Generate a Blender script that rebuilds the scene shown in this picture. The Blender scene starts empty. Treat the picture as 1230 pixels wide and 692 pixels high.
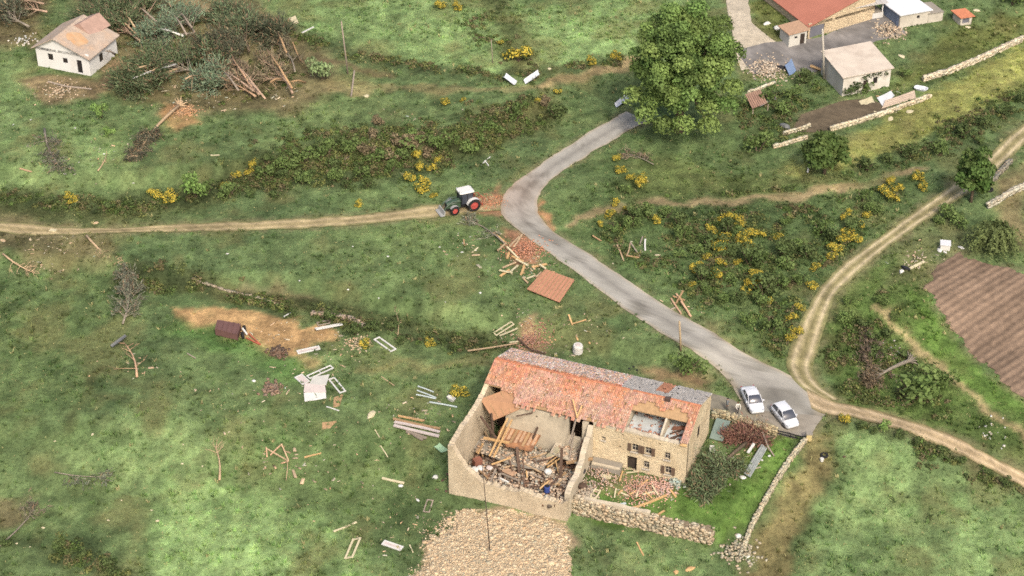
import bpy, math, random
import numpy as np
from mathutils import Vector, Matrix

# ------------------------------------------------------------------ camera, sky, sun, exposure
S = bpy.context.scene
COL = S.collection
R = math.radians
PITCH, FPX, HC = R(34.0), 2145.0, 123.0          # pitch below horizon, focal length in photo pixels, height above the field
cam_d = bpy.data.cameras.new('camera'); cam = bpy.data.objects.new('camera', cam_d); COL.objects.link(cam)
cam_d.sensor_width = 36.0; cam_d.lens = 36.0 * FPX / 1230.0
cam_d.clip_start = 1.0; cam_d.clip_end = 5000.0
CD = HC / math.sin(PITCH)
cam.location = (0, -CD * math.cos(PITCH), HC)
cam.rotation_euler = (math.pi / 2 - PITCH, 0, 0)
S.camera = cam
SUN_EL, SUN_AZ = R(46), R(-72)                     # azimuth measured from +x towards +y
w = bpy.data.worlds.new('World'); S.world = w; w.use_nodes = True
nt = w.node_tree; nt.nodes.clear()
sky = nt.nodes.new('ShaderNodeTexSky'); sky.sky_type = 'NISHITA'; sky.sun_disc = False
sky.sun_elevation = SUN_EL; sky.sun_rotation = math.pi / 2 - SUN_AZ
sky.air_density = 1.0; sky.dust_density = 6.0; sky.ozone_density = 0.5
bg = nt.nodes.new('ShaderNodeBackground'); bg.inputs[1].default_value = 0.145
wo = nt.nodes.new('ShaderNodeOutputWorld')
nt.links.new(sky.outputs[0], bg.inputs[0]); nt.links.new(bg.outputs[0], wo.inputs[0])
sl = bpy.data.lights.new('sun', 'SUN'); sl.energy = 1.55; sl.angle = R(10); sl.color = (1.0, 0.95, 0.87)
so = bpy.data.objects.new('sun', sl); COL.objects.link(so)
sd = Vector((math.cos(SUN_EL) * math.cos(SUN_AZ), math.cos(SUN_EL) * math.sin(SUN_AZ), math.sin(SUN_EL)))
so.rotation_euler = (-sd).to_track_quat('-Z', 'Y').to_euler(); so.location = sd * 200
S.view_settings.view_transform = 'Standard'; S.view_settings.look = 'None'
S.view_settings.exposure = 0.9; S.view_settings.gamma = 1.0; S.view_settings.use_curve_mapping = False
S.render.engine = 'CYCLES'
S.cycles.use_denoising = False
S.cycles.max_bounces = 5; S.cycles.diffuse_bounces = 3; S.cycles.glossy_bounces = 2; S.cycles.transmission_bounces = 3
S.cycles.transparent_max_bounces = 4
S.cycles.filter_width = 1.6
EXPO = 1.87                                       # what a white flat card shows as, in linear display values

# ------------------------------------------------------------------ small helpers
rnd = random.Random(7)
nrng = np.random.RandomState(11)
def lin(c):
    a = np.asarray(c, float) / 255.0
    return np.where(a <= .04045, a / 12.92, ((a + .055) / 1.055) ** 2.4)
def alb(c):                                       # the base colour of something that shows as sRGB c in this light
    return np.clip(lin(c) / EXPO, 0.004, 0.85)

_tab = [np.random.RandomState(100 + i).rand(128, 128) for i in range(8)]
def vnoise(x, y, k=0):
    t = _tab[k % 8]
    xi = np.floor(x).astype(int); yi = np.floor(y).astype(int)
    fx = x - xi; fy = y - yi
    fx = fx * fx * (3 - 2 * fx); fy = fy * fy * (3 - 2 * fy)
    a = t[xi % 128, yi % 128]; b = t[(xi + 1) % 128, yi % 128]; c = t[xi % 128, (yi + 1) % 128]; d = t[(xi + 1) % 128, (yi + 1) % 128]
    return (a * (1 - fx) + b * fx) * (1 - fy) + (c * (1 - fx) + d * fx) * fy
def fbm(x, y, k=0, o=4):
    s = 0; a = .5; n = 0
    for i in range(o):
        s = s + a * vnoise(x * 2 ** i + 17.3 * i, y * 2 ** i + 5.1 * i, k + i); n += a; a *= .55
    return s / n
def sstep(t):
    t = np.clip(t, 0, 1); return t * t * (3 - 2 * t)

FW = np.array([0, math.cos(PITCH), -math.sin(PITCH)]); UPV = np.array([0, math.sin(PITCH), math.cos(PITCH)])
CAMP = np.array([0, -CD * math.cos(PITCH), HC])
def rays(p):
    p = np.atleast_2d(np.asarray(p, float))
    return FW + np.outer((p[:, 0] - 615) / FPX, [1, 0, 0]) + np.outer((346 - p[:, 1]) / FPX, UPV)
def PZ(x, y, z=0.0):                              # where the sight line through photo pixel (x, y) meets height z
    d = rays([(x, y)])[0]
    return CAMP + d * ((z - HC) / d[2])
def PZs(pts, z=0.0):
    d = rays(pts); return CAMP + d * ((z - HC) / d[:, 2])[:, None]

# ------------------------------------------------------------------ terrain heights
def edge(pts):
    g = PZs(pts); o = np.argsort(g[:, 0]); return g[o, 0], g[o, 1]
_s1 = edge([(-60, 560), (300, 565), (500, 570), (545, 590), (683, 617), (862, 655), (960, 600), (1290, 560)])
_s2 = edge([(-60, 330), (150, 345), (210, 362), (330, 365), (400, 374), (470, 392), (560, 405), (620, 415), (720, 442), (850, 462), (960, 440), (1290, 400)])
_s3 = edge([(-60, 243), (0, 243), (150, 254), (250, 243), (400, 228), (520, 216), (600, 192), (680, 150), (760, 110), (900, 100), (1290, 40)])
_xa, _xb, _xc = PZ(545, 600)[0], PZ(683, 617)[0], PZ(862, 655)[0]
_xd = PZ(850, 462)[0]; _xe = PZ(600, 192)[0]
_HO = (-6.03, -39.77); _HD = (math.cos(R(-21)), math.sin(R(-21)))
def H(x, y):
    x = np.asarray(x, float); y = np.asarray(y, float)
    w1 = .5 + 13 * sstep((_xb - x) / (_xb - _xa)) + 13 * sstep((x - _xc) / 5)
    e1 = y - np.interp(x, *_s1)
    h = 1.65 * sstep(e1 / w1 + .5 * (w1 > 2)) + .65 * sstep((e1 + 2) / 9)
    w2 = 2.2 + 12 * sstep((x - _xd + 4) / 12)
    h = h + 1.5 * sstep((y - np.interp(x, *_s2)) / w2 + .5)
    w3 = 2.6 + 14 * sstep((x - _xe) / 10)
    h = h + 1.7 * sstep((y - np.interp(x, *_s3)) / w3 + .5)
    h = h + .9 * (fbm(x / 34, y / 34, 2, 2) - .5)
    u = (x - _HO[0]) * _HD[0] + (y - _HO[1]) * _HD[1]; v = -(x - _HO[0]) * _HD[1] + (y - _HO[1]) * _HD[0]
    inside = (u > -.3) & (u < np.where(v < 8.9, 11.9, 22.1)) & (v > .3) & (v < 17.3)      # the house floor is dug into the slope
    return np.where(inside, np.minimum(h, .7), h)
def HM(x, y):                                     # with the small bumps of the turf
    return H(x, y) + .16 * (fbm(x / 1.9, y / 1.9, 4, 3) - .5)
def P(pts):                                       # photo pixels -> points on the terrain, by walking down each sight line
    one = np.ndim(pts) == 1
    d = rays(pts); t0 = (9.0 - HC) / d[:, 2]; t1 = (-3.0 - HC) / d[:, 2]
    k = np.linspace(0, 1, 90)
    t = t0[:, None] + (t1 - t0)[:, None] * k
    X = CAMP[0] + t * d[:, 0:1]; Y = CAMP[1] + t * d[:, 1:2]; Z = HC + t * d[:, 2:3]
    g = Z - H(X, Y)
    i = np.argmax(g < 0, axis=1); i = np.maximum(i, 1); r = np.arange(len(i))
    ga, gb = g[r, i - 1], g[r, i]; q = ga / (ga - gb)
    tt = t[r, i - 1] + (t[r, i] - t[r, i - 1]) * q
    p = CAMP + d * tt[:, None]
    p[:, 2] = H(p[:, 0], p[:, 1])
    return p[0] if one else p
def Pl(*pts): return P(np.array(pts, float))
def V(p): return Vector((float(p[0]), float(p[1]), float(p[2])))

# ------------------------------------------------------------------ materials
def mat(name, rgb=None, rough=.9, var=.22, scale=1.2, bump=.0, attr=False, spec=.25, rgb2=None, metal=0., transl=0., fine=9.0, jitter=.0, thr=.5, coord='Object', soft=.12, raw=False):
    """rgb: how the surface shows in the photo's daylight (sRGB 0-255); attr: multiply the vertex colours instead."""
    m = bpy.data.materials.new(name); m.use_nodes = True
    t = m.node_tree; N = t.nodes; L = t.links; b = N['Principled BSDF']
    b.inputs['Roughness'].default_value = rough; b.inputs['Specular IOR Level'].default_value = spec; b.inputs['Metallic'].default_value = metal
    tc = N.new('ShaderNodeTexCoord'); oi = N.new('ShaderNodeObjectInfo')
    off = N.new('ShaderNodeVectorMath'); off.operation = 'MULTIPLY_ADD'
    off.inputs[1].default_value = (1, 1, 1)
    sc = N.new('ShaderNodeVectorMath'); sc.operation = 'SCALE'; sc.inputs[3].default_value = 37.0
    cmb = N.new('ShaderNodeCombineXYZ')
    for k in range(3): L.new(oi.outputs['Random'], cmb.inputs[k])
    L.new(cmb.outputs[0], sc.inputs[0]); L.new(tc.outputs[coord], off.inputs[0]); L.new(sc.outputs[0], off.inputs[2])
    def noise(s, d=5, r=.6):
        n = N.new('ShaderNodeTexNoise'); n.inputs['Scale'].default_value = s; n.inputs['Detail'].default_value = d; n.inputs['Roughness'].default_value = r
        L.new(off.outputs[0], n.inputs['Vector']); return n
    def rng(src, a0, a1, b0, b1):
        r = N.new('ShaderNodeMapRange'); r.inputs[1].default_value = a0; r.inputs[2].default_value = a1; r.inputs[3].default_value = b0; r.inputs[4].default_value = b1
        L.new(src, r.inputs[0]); return r.outputs[0]
    n1 = noise(scale); n2 = noise(fine, 3)
    v1 = rng(n1.outputs[0], .3, .7, 1 - var, 1 + var); v2 = rng(n2.outputs[0], .3, .7, 1 - var * .7, 1 + var * .7)
    mu = N.new('ShaderNodeMath'); mu.operation = 'MULTIPLY'; L.new(v1, mu.inputs[0]); L.new(v2, mu.inputs[1]); val = mu.outputs[0]
    if jitter:
        j = rng(oi.outputs['Random'], 0, 1, 1 - jitter, 1 + jitter)
        m2 = N.new('ShaderNodeMath'); m2.operation = 'MULTIPLY'; L.new(val, m2.inputs[0]); L.new(j, m2.inputs[1]); val = m2.outputs[0]
    mix = N.new('ShaderNodeMix'); mix.data_type = 'RGBA'; mix.blend_type = 'MULTIPLY'; mix.inputs[0].default_value = 1.0
    if attr:
        a = N.new('ShaderNodeAttribute'); a.attribute_name = 'Col'; src = a.outputs['Color']
    else:
        c = N.new('ShaderNodeRGB'); c.outputs[0].default_value = (*(alb(rgb) if not raw else rgb), 1); src = c.outputs[0]
        if rgb2 is not None:
            n3 = noise(scale * .7, 6, .65); mx = N.new('ShaderNodeMix'); mx.data_type = 'RGBA'
            L.new(rng(n3.outputs[0], thr - soft, thr + soft, 0, 1), mx.inputs[0]); L.new(src, mx.inputs[6])
            mx.inputs[7].default_value = (*(alb(rgb2) if not raw else rgb2), 1); src = mx.outputs[2]
    L.new(src, mix.inputs[6])
    cv = N.new('ShaderNodeCombineColor')
    for k in range(3): L.new(val, cv.inputs[k])
    L.new(cv.outputs[0], mix.inputs[7])
    L.new(mix.outputs[2], b.inputs['Base Color'])
    if bump:
        bp = N.new('ShaderNodeBump'); bp.inputs['Strength'].default_value = 1.0; bp.inputs['Distance'].default_value = bump
        L.new(n2.outputs[0], bp.inputs['Height']); L.new(bp.outputs[0], b.inputs['Normal'])
    if transl:
        tr = N.new('ShaderNodeBsdfTranslucent'); L.new(mix.outputs[2], tr.inputs[0])
        ms = N.new('ShaderNodeMixShader'); ms.inputs[0].default_value = transl
        L.new(b.outputs[0], ms.inputs[1]); L.new(tr.outputs[0], ms.inputs[2]); L.new(ms.outputs[0], N['Material Output'].inputs[0])
    return m

# ------------------------------------------------------------------ objects
def root_loc(o):
    while o.parent: o = o.parent
    return np.array(o.location)
def tag(o, label, cat, group=None, kind=None):
    if label: o['label'] = label
    if cat: o['category'] = cat
    if group: o['group'] = group
    if kind: o['kind'] = kind
    return o
def thing(name, label, cat, loc, group=None):
    o = bpy.data.objects.new(name, None); COL.objects.link(o); o.location = [float(c) for c in loc]
    o.empty_display_size = .3
    return tag(o, label, cat, group)
def link(name, me, parent=None, loc=None):
    o = bpy.data.objects.new(name, me); COL.objects.link(o)
    if parent is not None: o.parent = parent
    if loc is not None: o.location = [float(c) for c in loc]
    return o
def np_mesh(name, Vx, F, m, col=None, smooth=False):
    """Vx (n,3); F (k,3) or (k,4) integer array; col (n,3) linear."""
    me = bpy.data.meshes.new(name); Vx = np.asarray(Vx, np.float32); F = np.asarray(F, np.int32); k = F.shape[1]
    me.vertices.add(len(Vx)); me.vertices.foreach_set('co', Vx.ravel())
    me.loops.add(F.size); me.loops.foreach_set('vertex_index', F.ravel())
    me.polygons.add(len(F)); me.polygons.foreach_set('loop_start', np.arange(len(F), dtype=np.int32) * k)
    if smooth: me.polygons.foreach_set('use_smooth', np.ones(len(F), bool))
    me.update(calc_edges=True)
    if col is not None:
        a = me.color_attributes.new('Col', 'FLOAT_COLOR', 'POINT')
        a.data.foreach_set('color', np.hstack([np.clip(col, .003, .9), np.ones((len(col), 1))]).astype(np.float32).ravel())
    me.materials.append(m); return me

class MB:
    def __init__(s): s.v = []; s.f = []
    def quad(s, *p):
        n = len(s.v); s.v += [tuple(map(float, q)) for q in p]; s.f.append(tuple(range(n, n + len(p)))); return s
    def box(s, c, ax, ay, az):
        c, ax, ay, az = [np.asarray(q, float) for q in (c, ax, ay, az)]; n = len(s.v)
        for k in (-1, 1):
            for j in (-1, 1):
                for i in (-1, 1): s.v.append(tuple(c + i * ax + j * ay + k * az))
        s.f += [tuple(n + q for q in f) for f in ((0, 2, 3, 1), (4, 5, 7, 6), (0, 1, 5, 4), (2, 6, 7, 3), (0, 4, 6, 2), (1, 3, 7, 5))]; return s
    def beam(s, p0, p1, wd, ht, up=(0, 0, 1)):
        p0 = np.asarray(p0, float); p1 = np.asarray(p1, float); a = p1 - p0; l = np.linalg.norm(a); a = a / l
        sd = np.cross(a, up); ln = np.linalg.norm(sd)
        sd = sd / ln if ln > 1e-4 else np.array([1., 0, 0]); u = np.cross(sd, a)
        return s.box((p0 + p1) / 2, a * l / 2, sd * wd / 2, u * ht / 2)
    def prism(s, poly, off):
        """poly: ordered points; off: extrusion vector."""
        n = len(s.v); k = len(poly); off = np.asarray(off, float)
        s.v += [tuple(map(float, p)) for p in poly] + [tuple(np.asarray(p, float) + off) for p in poly]
        s.f.append(tuple(range(n + k - 1, n - 1, -1))); s.f.append(tuple(range(n + k, n + 2 * k)))
        for i in range(k):
            j = (i + 1) % k; s.f.append((n + i, n + j, n + k + j, n + k + i))
        return s
    def tube(s, pts, rad, n=6, cap=True):
        pts = [np.asarray(p, float) for p in pts]; b0 = len(s.v)
        if np.isscalar(rad): rad = [rad] * len(pts)
        for i, p in enumerate(pts):
            a = pts[min(i + 1, len(pts) - 1)] - pts[max(i - 1, 0)]; a = a / (np.linalg.norm(a) + 1e-9)
            r = np.array([0, 0, 1.]) if abs(a[2]) < .9 else np.array([1., 0, 0])
            x = np.cross(a, r); x /= np.linalg.norm(x); y = np.cross(a, x)
            for k in range(n):
                t = 2 * math.pi * k / n; s.v.append(tuple(p + (x * math.cos(t) + y * math.sin(t)) * rad[i]))
        for i in range(len(pts) - 1):
            for k in range(n):
                q = (k + 1) % n; s.f.append((b0 + i * n + k, b0 + i * n + q, b0 + (i + 1) * n + q, b0 + (i + 1) * n + k))
        if cap:
            s.f.append(tuple(b0 + k for k in range(n))[::-1]); e = b0 + (len(pts) - 1) * n; s.f.append(tuple(e + k for k in range(n)))
        return s
    def mesh(s, name, m, origin=(0, 0, 0), smooth=False):
        me = bpy.data.meshes.new(name); o = np.asarray(origin, float)
        me.from_pydata([tuple(np.asarray(v) - o) for v in s.v], [], s.f); me.materials.append(m)
        import bmesh
        bm = bmesh.new(); bm.from_mesh(me); bmesh.ops.recalc_face_normals(bm, faces=bm.faces[:]); bm.to_mesh(me); bm.free()
        if smooth:
            for p in me.polygons: p.use_smooth = True
        return me
    def build(s, name, m, parent=None, loc=None, smooth=False):
        if parent is not None: return link(name, s.mesh(name, m, root_loc(parent), smooth), parent)
        return link(name, s.mesh(name, m, loc if loc is not None else (0, 0, 0), smooth), None, loc)
def copy_tree(o, parent=None):
    c = o.copy(); COL.objects.link(c); c.parent = parent
    for ch in list(o.children): copy_tree(ch, c)
    return c
# ------------------------------------------------------------------ what covers the ground, as seen in the photograph
GR = dict(base=(110, 129, 84), bright=(145, 171, 111), mead=(130, 152, 100), dark=(90, 109, 68), deep=(72, 84, 56), dry=(146, 134, 92), olive=(112, 117, 66),
          scrub=(86, 91, 58), brown=(124, 108, 82), dirt=(178, 152, 114), sand=(204, 167, 118), red=(182, 134, 106), yellow=(166, 168, 98), grey=(128, 124, 104), soil=(128, 104, 84))
def sd_poly(x, y, g):
    d = np.full(x.shape, 1e9); ins = np.zeros(x.shape, bool); n = len(g)
    for i in range(n):
        ax, ay = g[i, :2]; bx, by = g[(i + 1) % n, :2]; ex, ey = bx - ax, by - ay
        t = np.clip(((x - ax) * ex + (y - ay) * ey) / (ex * ex + ey * ey + 1e-9), 0, 1)
        d = np.minimum(d, (x - ax - t * ex) ** 2 + (y - ay - t * ey) ** 2)
        c = ((ay > y) != (by > y)) & (x < (bx - ax) * (y - ay) / (by - ay + 1e-12) + ax); ins ^= c
    d = np.sqrt(d); return np.where(ins, -d, d)
def sd_line(x, y, g):
    d = np.full(x.shape, 1e9)
    for i in range(len(g) - 1):
        ax, ay = g[i, :2]; bx, by = g[i + 1, :2]; ex, ey = bx - ax, by - ay
        t = np.clip(((x - ax) * ex + (y - ay) * ey) / (ex * ex + ey * ey + 1e-9), 0, 1)
        d = np.minimum(d, (x - ax - t * ex) ** 2 + (y - ay - t * ey) ** 2)
    return np.sqrt(d)
# kind, pixels, (half width), colour, softness in metres, strength, tuft density, ragged
LAY = [
 ('p', [(280, -20), (870, -20), (790, 40), (757, 68), (705, 84), (640, 92), (560, 92), (480, 75), (400, 48), (330, 22)], 0, 'bright', 3, .85, 1.2),
 ('p', [(560, -20), (600, -20), (650, 60), (640, 90), (615, 92), (600, 50)], 0, 'scrub', 3, .7, 1.2),
 ('p', [(430, -20), (560, -10), (600, 60), (470, 30)], 0, 'mead', 4, .7, 1.2),
 ('p', [(1000, 514), (1050, 528), (1130, 556), (1290, 610), (1290, 720), (920, 720), (965, 640), (990, 570)], 0, 'bright', 4, .8, 1.2),
 ('p', [(975, 520), (1002, 520), (1010, 560), (985, 620), (950, 700), (930, 700), (960, 620), (985, 560)], 0, 'dark', 3, .45, 1.2),
 ('p', [(-40, 60), (60, 95), (110, 150), (150, 215), (60, 232), (-40, 225)], 0, 'mead', 5, .7, 1.1),
 ('p', [(180, 590), (265, 565), (335, 602), (430, 640), (505, 720), (190, 720), (170, 650)], 0, 'bright', 4, .95, 1.2),
 ('p', [(150, 490), (220, 455), (290, 490), (250, 560), (160, 600), (90, 560)], 0, 'mead', 6, .75, 1.2),
 ('p', [(330, 500), (420, 520), (540, 540), (550, 640), (500, 692), (430, 640), (330, 600), (260, 560)], 0, 'dark', 5, .4, 1.3),
 ('p', [(-40, 330), (130, 330), (150, 420), (100, 480), (-40, 560)], 0, 'dark', 8, .35, 1.4),
 ('p', [(680, 625), (850, 668), (900, 692), (880, 720), (670, 720)], 0, 'mead', 3, .6, 1.2),
 ('p', [(700, 560), (760, 570), (830, 575), (925, 520), (962, 530), (895, 640), (860, 655), (700, 612)], 0, (96, 124, 60), 1.5, .9, .8),
 ('p', [(925, 205), (1010, 172), (1120, 110), (1240, 48), (1240, 110), (1120, 160), (1040, 195), (960, 215)], 0, 'yellow', 2.5, .95, 1.),
 ('p', [(1070, 110), (1130, 40), (1240, 10), (1240, 45), (1120, 95)], 0, 'olive', 4, .8, 1.1),
 ('p', [(905, 0), (945, -10), (945, 50), (905, 45)], 0, 'olive', 2, .8, 1.),
 ('p', [(770, 150), (960, 150), (940, 210), (720, 215), (690, 205)], 0, 'dark', 4, .45, 1.),
 ('p', [(700, 225), (1120, 195), (1050, 330), (960, 470), (880, 400), (760, 330), (660, 265)], 0, 'dark', 4, .62, 1.6),
 ('p', [(770, 180), (900, 215), (1000, 215), (900, 240), (740, 235)], 0, 'olive', 4, .4, 1.),
 ('p', [(990, 340), (1110, 290), (1120, 400), (1240, 500), (1240, 560), (1010, 490), (985, 420)], 0, (92, 112, 58), 3, .7, 1.3),
 ('p', [(1095, 345), (1120, 370), (1230, 480), (1240, 515), (1170, 470), (1100, 400)], 0, (104, 132, 66), 2, .9, 1.),
 ('p', [(980, 515), (1003, 520), (988, 575), (955, 640), (938, 720), (880, 720), (903, 650), (962, 550)], 0, 'dry', 1.8, .92, .8),
 ('l', [(-40, 242), (60, 250), (150, 256), (230, 240), (300, 215), (380, 200), (470, 185), (560, 175), (640, 140)], 3.2, 'scrub', 4, .8, 1.3),
 ('l', [(-40, 236), (100, 247), (200, 247), (300, 225), (430, 215), (520, 205)], 1.2, 'deep', 2, .6, 1.3),
 ('l', [(280, 15), (340, 40), (420, 66), (520, 85), (600, 92), (690, 85), (752, 72)], 1.1, 'deep', 1.8, .65, 1.2),
 ('p', [(90, -20), (290, -20), (400, 70), (410, 110), (350, 135), (230, 140), (150, 120), (110, 85)], 0, 'brown', 4, .75, .7),
 ('p', [(-40, -20), (70, -20), (40, 60), (-40, 50)], 0, 'brown', 3, .8, .7),
 ('p', [(215, 0), (240, 0), (300, 25), (290, 38), (240, 22)], 0, (160, 140, 110), 2, .8, .2),
 ('p', [(25, 95), (60, 88), (120, 95), (130, 75), (155, 68), (150, 95), (110, 120), (50, 125)], 0, (150, 128, 98), 2, .85, .3),
 ('p', [(195, 125), (230, 122), (240, 150), (215, 160)], 0, (186, 144, 102), 1.5, .8, .2),
 ('p', [(-40, 255), (40, 262), (140, 285), (130, 310), (60, 315), (-40, 300)], 0, 'brown', 3, .7, .7),
 ('p', [(398, 97), (445, 95), (440, 115), (395, 112)], 0, 'dirt', 2, .5, .5),
 ('l', [(430, 108), (520, 106), (600, 108), (660, 104), (755, 76)], .9, (152, 140, 100), 1.4, .7, .5),
 ('l', [(650, 103), (700, 92), (760, 75)], .8, 'dirt', 1.2, .65, .3),
 ('l', [(360, 72), (420, 78), (470, 90)], .8, 'brown', 1.6, .8, .4),
 ('l', [(150, 335), (230, 345), (330, 362), (420, 380), (520, 402), (600, 415)], 1.6, 'scrub', 2.6, .75, 1.4),
 ('l', [(170, 322), (220, 335), (260, 350)], .8, 'deep', 1.5, .7, 1.3),
 ('l', [(480, 400), (540, 415), (580, 425)], 1.0, 'deep', 2.2, .7, 1.2),
 ('p', [(203, 373), (250, 370), (320, 377), (375, 390), (408, 398), (405, 408), (380, 412), (352, 430), (330, 430), (285, 412), (240, 398), (205, 384)], 0, 'sand', .9, 1.0, .03),
 ('p', [(340, 425), (380, 430), (378, 443), (350, 445)], 0, 'sand', 1.5, .6, .3),
 ('l', [(290, 340), (330, 352), (370, 362)], .7, (160, 140, 112), 1.2, .5, .4),
 ('l', [(440, 443), (520, 440), (585, 432)], .8, 'dry', 1.6, .55, .7),
 ('p', [(570, 242), (600, 224), (604, 262), (560, 255)], 0, (190, 138, 108), 1.5, .85, .1),
 ('p', [(606, 275), (640, 285), (648, 315), (615, 320)], 0, 'red', 1.4, .9, .15),
 ('p', [(625, 385), (652, 380), (655, 425), (620, 425)], 0, (170, 128, 104), 1.8, .7, .3),
 ('l', [(646, 245), (652, 262), (662, 276)], .5, (200, 140, 104), .8, .8, .2),
 ('p', [(770, 430), (800, 440), (850, 452), (845, 470), (790, 455)], 0, (160, 128, 100), 2.2, .8, .4),
 ('p', [(845, 385), (880, 405), (870, 415), (850, 402)], 0, (158, 142, 104), 2, .6, .7),
 ('l', [(690, 268), (735, 250), (790, 244), (850, 246), (905, 240), (960, 236), (1030, 225), (1110, 205)], .85, (172, 152, 116), 1.2, .92, .4),
 ('l', [(1062, 372), (1085, 402), (1120, 432), (1160, 470), (1200, 505), (1240, 530)], .55, (178, 160, 118), 1.0, .95, .4),
 ('p', [(1080, 285), (1150, 270), (1200, 300), (1130, 310), (1100, 340), (1060, 350)], 0, (120, 122, 84), 3, .7, .8),
 ('p', [(1195, 215), (1240, 195), (1240, 300), (1210, 280)], 0, (158, 140, 104), 2.5, .8, .6),
 ('l', [(1000, 500), (1060, 510), (1140, 540), (1240, 590)], 1.0, 'deep', 2.0, .6, 1.3),
 ('l', [(1040, 220), (1110, 180), (1230, 110)], 1.5, 'dark', 3.5, .7, 1.4),
 ('p', [(940, 120), (985, 110), (1000, 130), (960, 165), (900, 170), (890, 130)], 0, 'dark', 2.5, .55, 1.3),
 ('l', [(0, 650), (60, 655), (110, 670), (160, 692)], 1.2, 'deep', 2.5, .6, 1.2),
 ('p', [(-10, 600), (30, 600), (30, 625), (-10, 630)], 0, 'brown', 2, .7, .5),
 ('l', [(120, 440), (105, 475), (90, 510)], .7, 'scrub', 1.5, .6, .8),
 ('p', [(685, 560), (760, 572), (800, 575), (800, 592), (740, 596), (690, 585)], 0, (150, 128, 106), 1.5, .45, .5),
]
LAY.append(('l', [(-40, 270), (110, 277), (260, 272), (430, 264), (550, 250)], .8, (138, 132, 92), 2.6, .6, .8))
LAY.append(('l', [(1225, 160), (1140, 234), (1030, 318), (975, 390), (958, 450), (1000, 488), (1130, 527), (1250, 590)], 1.4, (134, 132, 90), 2.6, .55, .8))
LAY.append(('l', [(215, 392), (270, 412), (330, 440), (350, 452)], 1.6, (108, 142, 80), 2.2, .8, 1.1))
LAY.append(('p', [(546, 612), (600, 610), (650, 620), (684, 634), (684, 730), (480, 730), (510, 672), (530, 640)], 0, (186, 164, 132), 1.0, .95, .05))
_LG = []
for k, pts, hw, c, sf, st, tf in LAY:
    g = P(np.array(pts, float)); rgb = np.array(GR[c] if isinstance(c, str) else c, float)
    _LG.append((k, g, hw, rgb, sf, st, tf, g[:, :2].min(0) - sf - hw - 3, g[:, :2].max(0) + sf + hw + 3))
def cover(x, y):
    shp = x.shape; x = x.ravel(); y = y.ravel()
    wx = x + 3.4 * (fbm(x / 3.1, y / 3.1, 0, 4) - .5); wy = y + 4.2 * (fbm(x / 3.1, y / 3.1, 3, 4) - .5)
    c = np.tile(np.array(GR['base'], float), (x.size, 1)); tf = np.ones(x.size)
    n = fbm(x / 9, y / 12, 1, 5)                                   # broad patches of paler and darker turf
    c = c + ((n - .5) * .95)[:, None] * np.array([46., 46., 26.])
    for k, g, hw, rgb, sf, st, t_, lo, hi in _LG:
        m = (wx > lo[0]) & (wx < hi[0]) & (wy > lo[1]) & (wy < hi[1])
        if not m.any(): continue
        d = sd_poly(wx[m], wy[m], g) if k == 'p' else sd_line(wx[m], wy[m], g) - hw
        a = st * sstep(.5 - d / sf)
        n_ = .75 + .5 * n[m]
        c[m] = c[m] * (1 - a[:, None]) + a[:, None] * rgb * n_[:, None]
        tf[m] = tf[m] * (1 - a) + a * t_
    q = fbm(x / 1.1, y / 1.1, 5, 4); q2 = fbm(x / 2.6 + 9, y / 3.4, 6, 3)
    c = c * (1 + .62 * (q - .5) + .16 * (q2 - .5))[:, None]
    wa = (x + 1.5 * (fbm(x / 1.2, y / 1.2, 2, 3) - .5)); wb = (y + 1.8 * (fbm(x / 1.2 + 9, y / 1.2, 6, 3) - .5))
    dk = sstep((fbm(wa / 2.3 + 11, wb / 2.9, 4, 4) - .55) * 9) * .16 * np.clip(tf, 0, 1); pl = sstep((fbm(wa / 1.8 + 60, wb / 2.2, 1, 4) - .57) * 9) * .16 * np.clip(tf, 0, 1)
    c = c * (1 - dk[:, None] * np.array([.62, .5, .6])); c = c * (1 - pl[:, None]) + pl[:, None] * np.array([152, 158, 104.])
    p = np.clip((fbm(x / 5 + 40, y / 5, 7, 4) - .56) * 6, 0, 1) * .38   # bare and withered spots
    c = c * (1 - p[:, None]) + p[:, None] * np.array([134, 124, 84.])
    return np.clip(c, 25, 235).reshape(shp + (3,)), tf.reshape(shp)

# ------------------------------------------------------------------ roads, tracks, yards: edges in photo pixels (left, right)
def resample(g, step):
    d = np.r_[0, np.cumsum(np.linalg.norm(np.diff(g[:, :2], axis=0), axis=1))]
    n = max(2, int(d[-1] / step) + 1); t = np.linspace(0, d[-1], n)
    return np.c_[np.interp(t, d, g[:, 0]), np.interp(t, d, g[:, 1])]
def smooth_px(pts, n=8):                                           # Catmull-Rom through the given pixels
    p = np.array(pts, float); p = np.vstack([2 * p[0] - p[1], p, 2 * p[-1] - p[-2]]); o = []
    for i in range(1, len(p) - 2):
        for t in np.linspace(0, 1, n, endpoint=False):
            a, b, c, d = p[i - 1:i + 3]
            o.append(.5 * ((2 * b) + (c - a) * t + (2 * a - 5 * b + 4 * c - d) * t * t + (3 * b - a - 3 * c + d) * t ** 3))
    o.append(p[-2]); return np.array(o)
STRIPS = {}
def strip(name, L_, R_, step=.6, cross=9, curve=True):
    if curve: L_, R_ = smooth_px(L_), smooth_px(R_)
    a = resample(P(np.array(L_, float)), .2); b = resample(P(np.array(R_, float)), .2)
    n = int(max(len(a), len(b)) * .2 / step) + 2
    ta = np.linspace(0, len(a) - 1, n); tb = np.linspace(0, len(b) - 1, n)
    A = np.c_[np.interp(ta, range(len(a)), a[:, 0]), np.interp(ta, range(len(a)), a[:, 1])]
    B = np.c_[np.interp(tb, range(len(b)), b[:, 0]), np.interp(tb, range(len(b)), b[:, 1])]
    STRIPS[name] = (A, B, cross); return A, B
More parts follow.
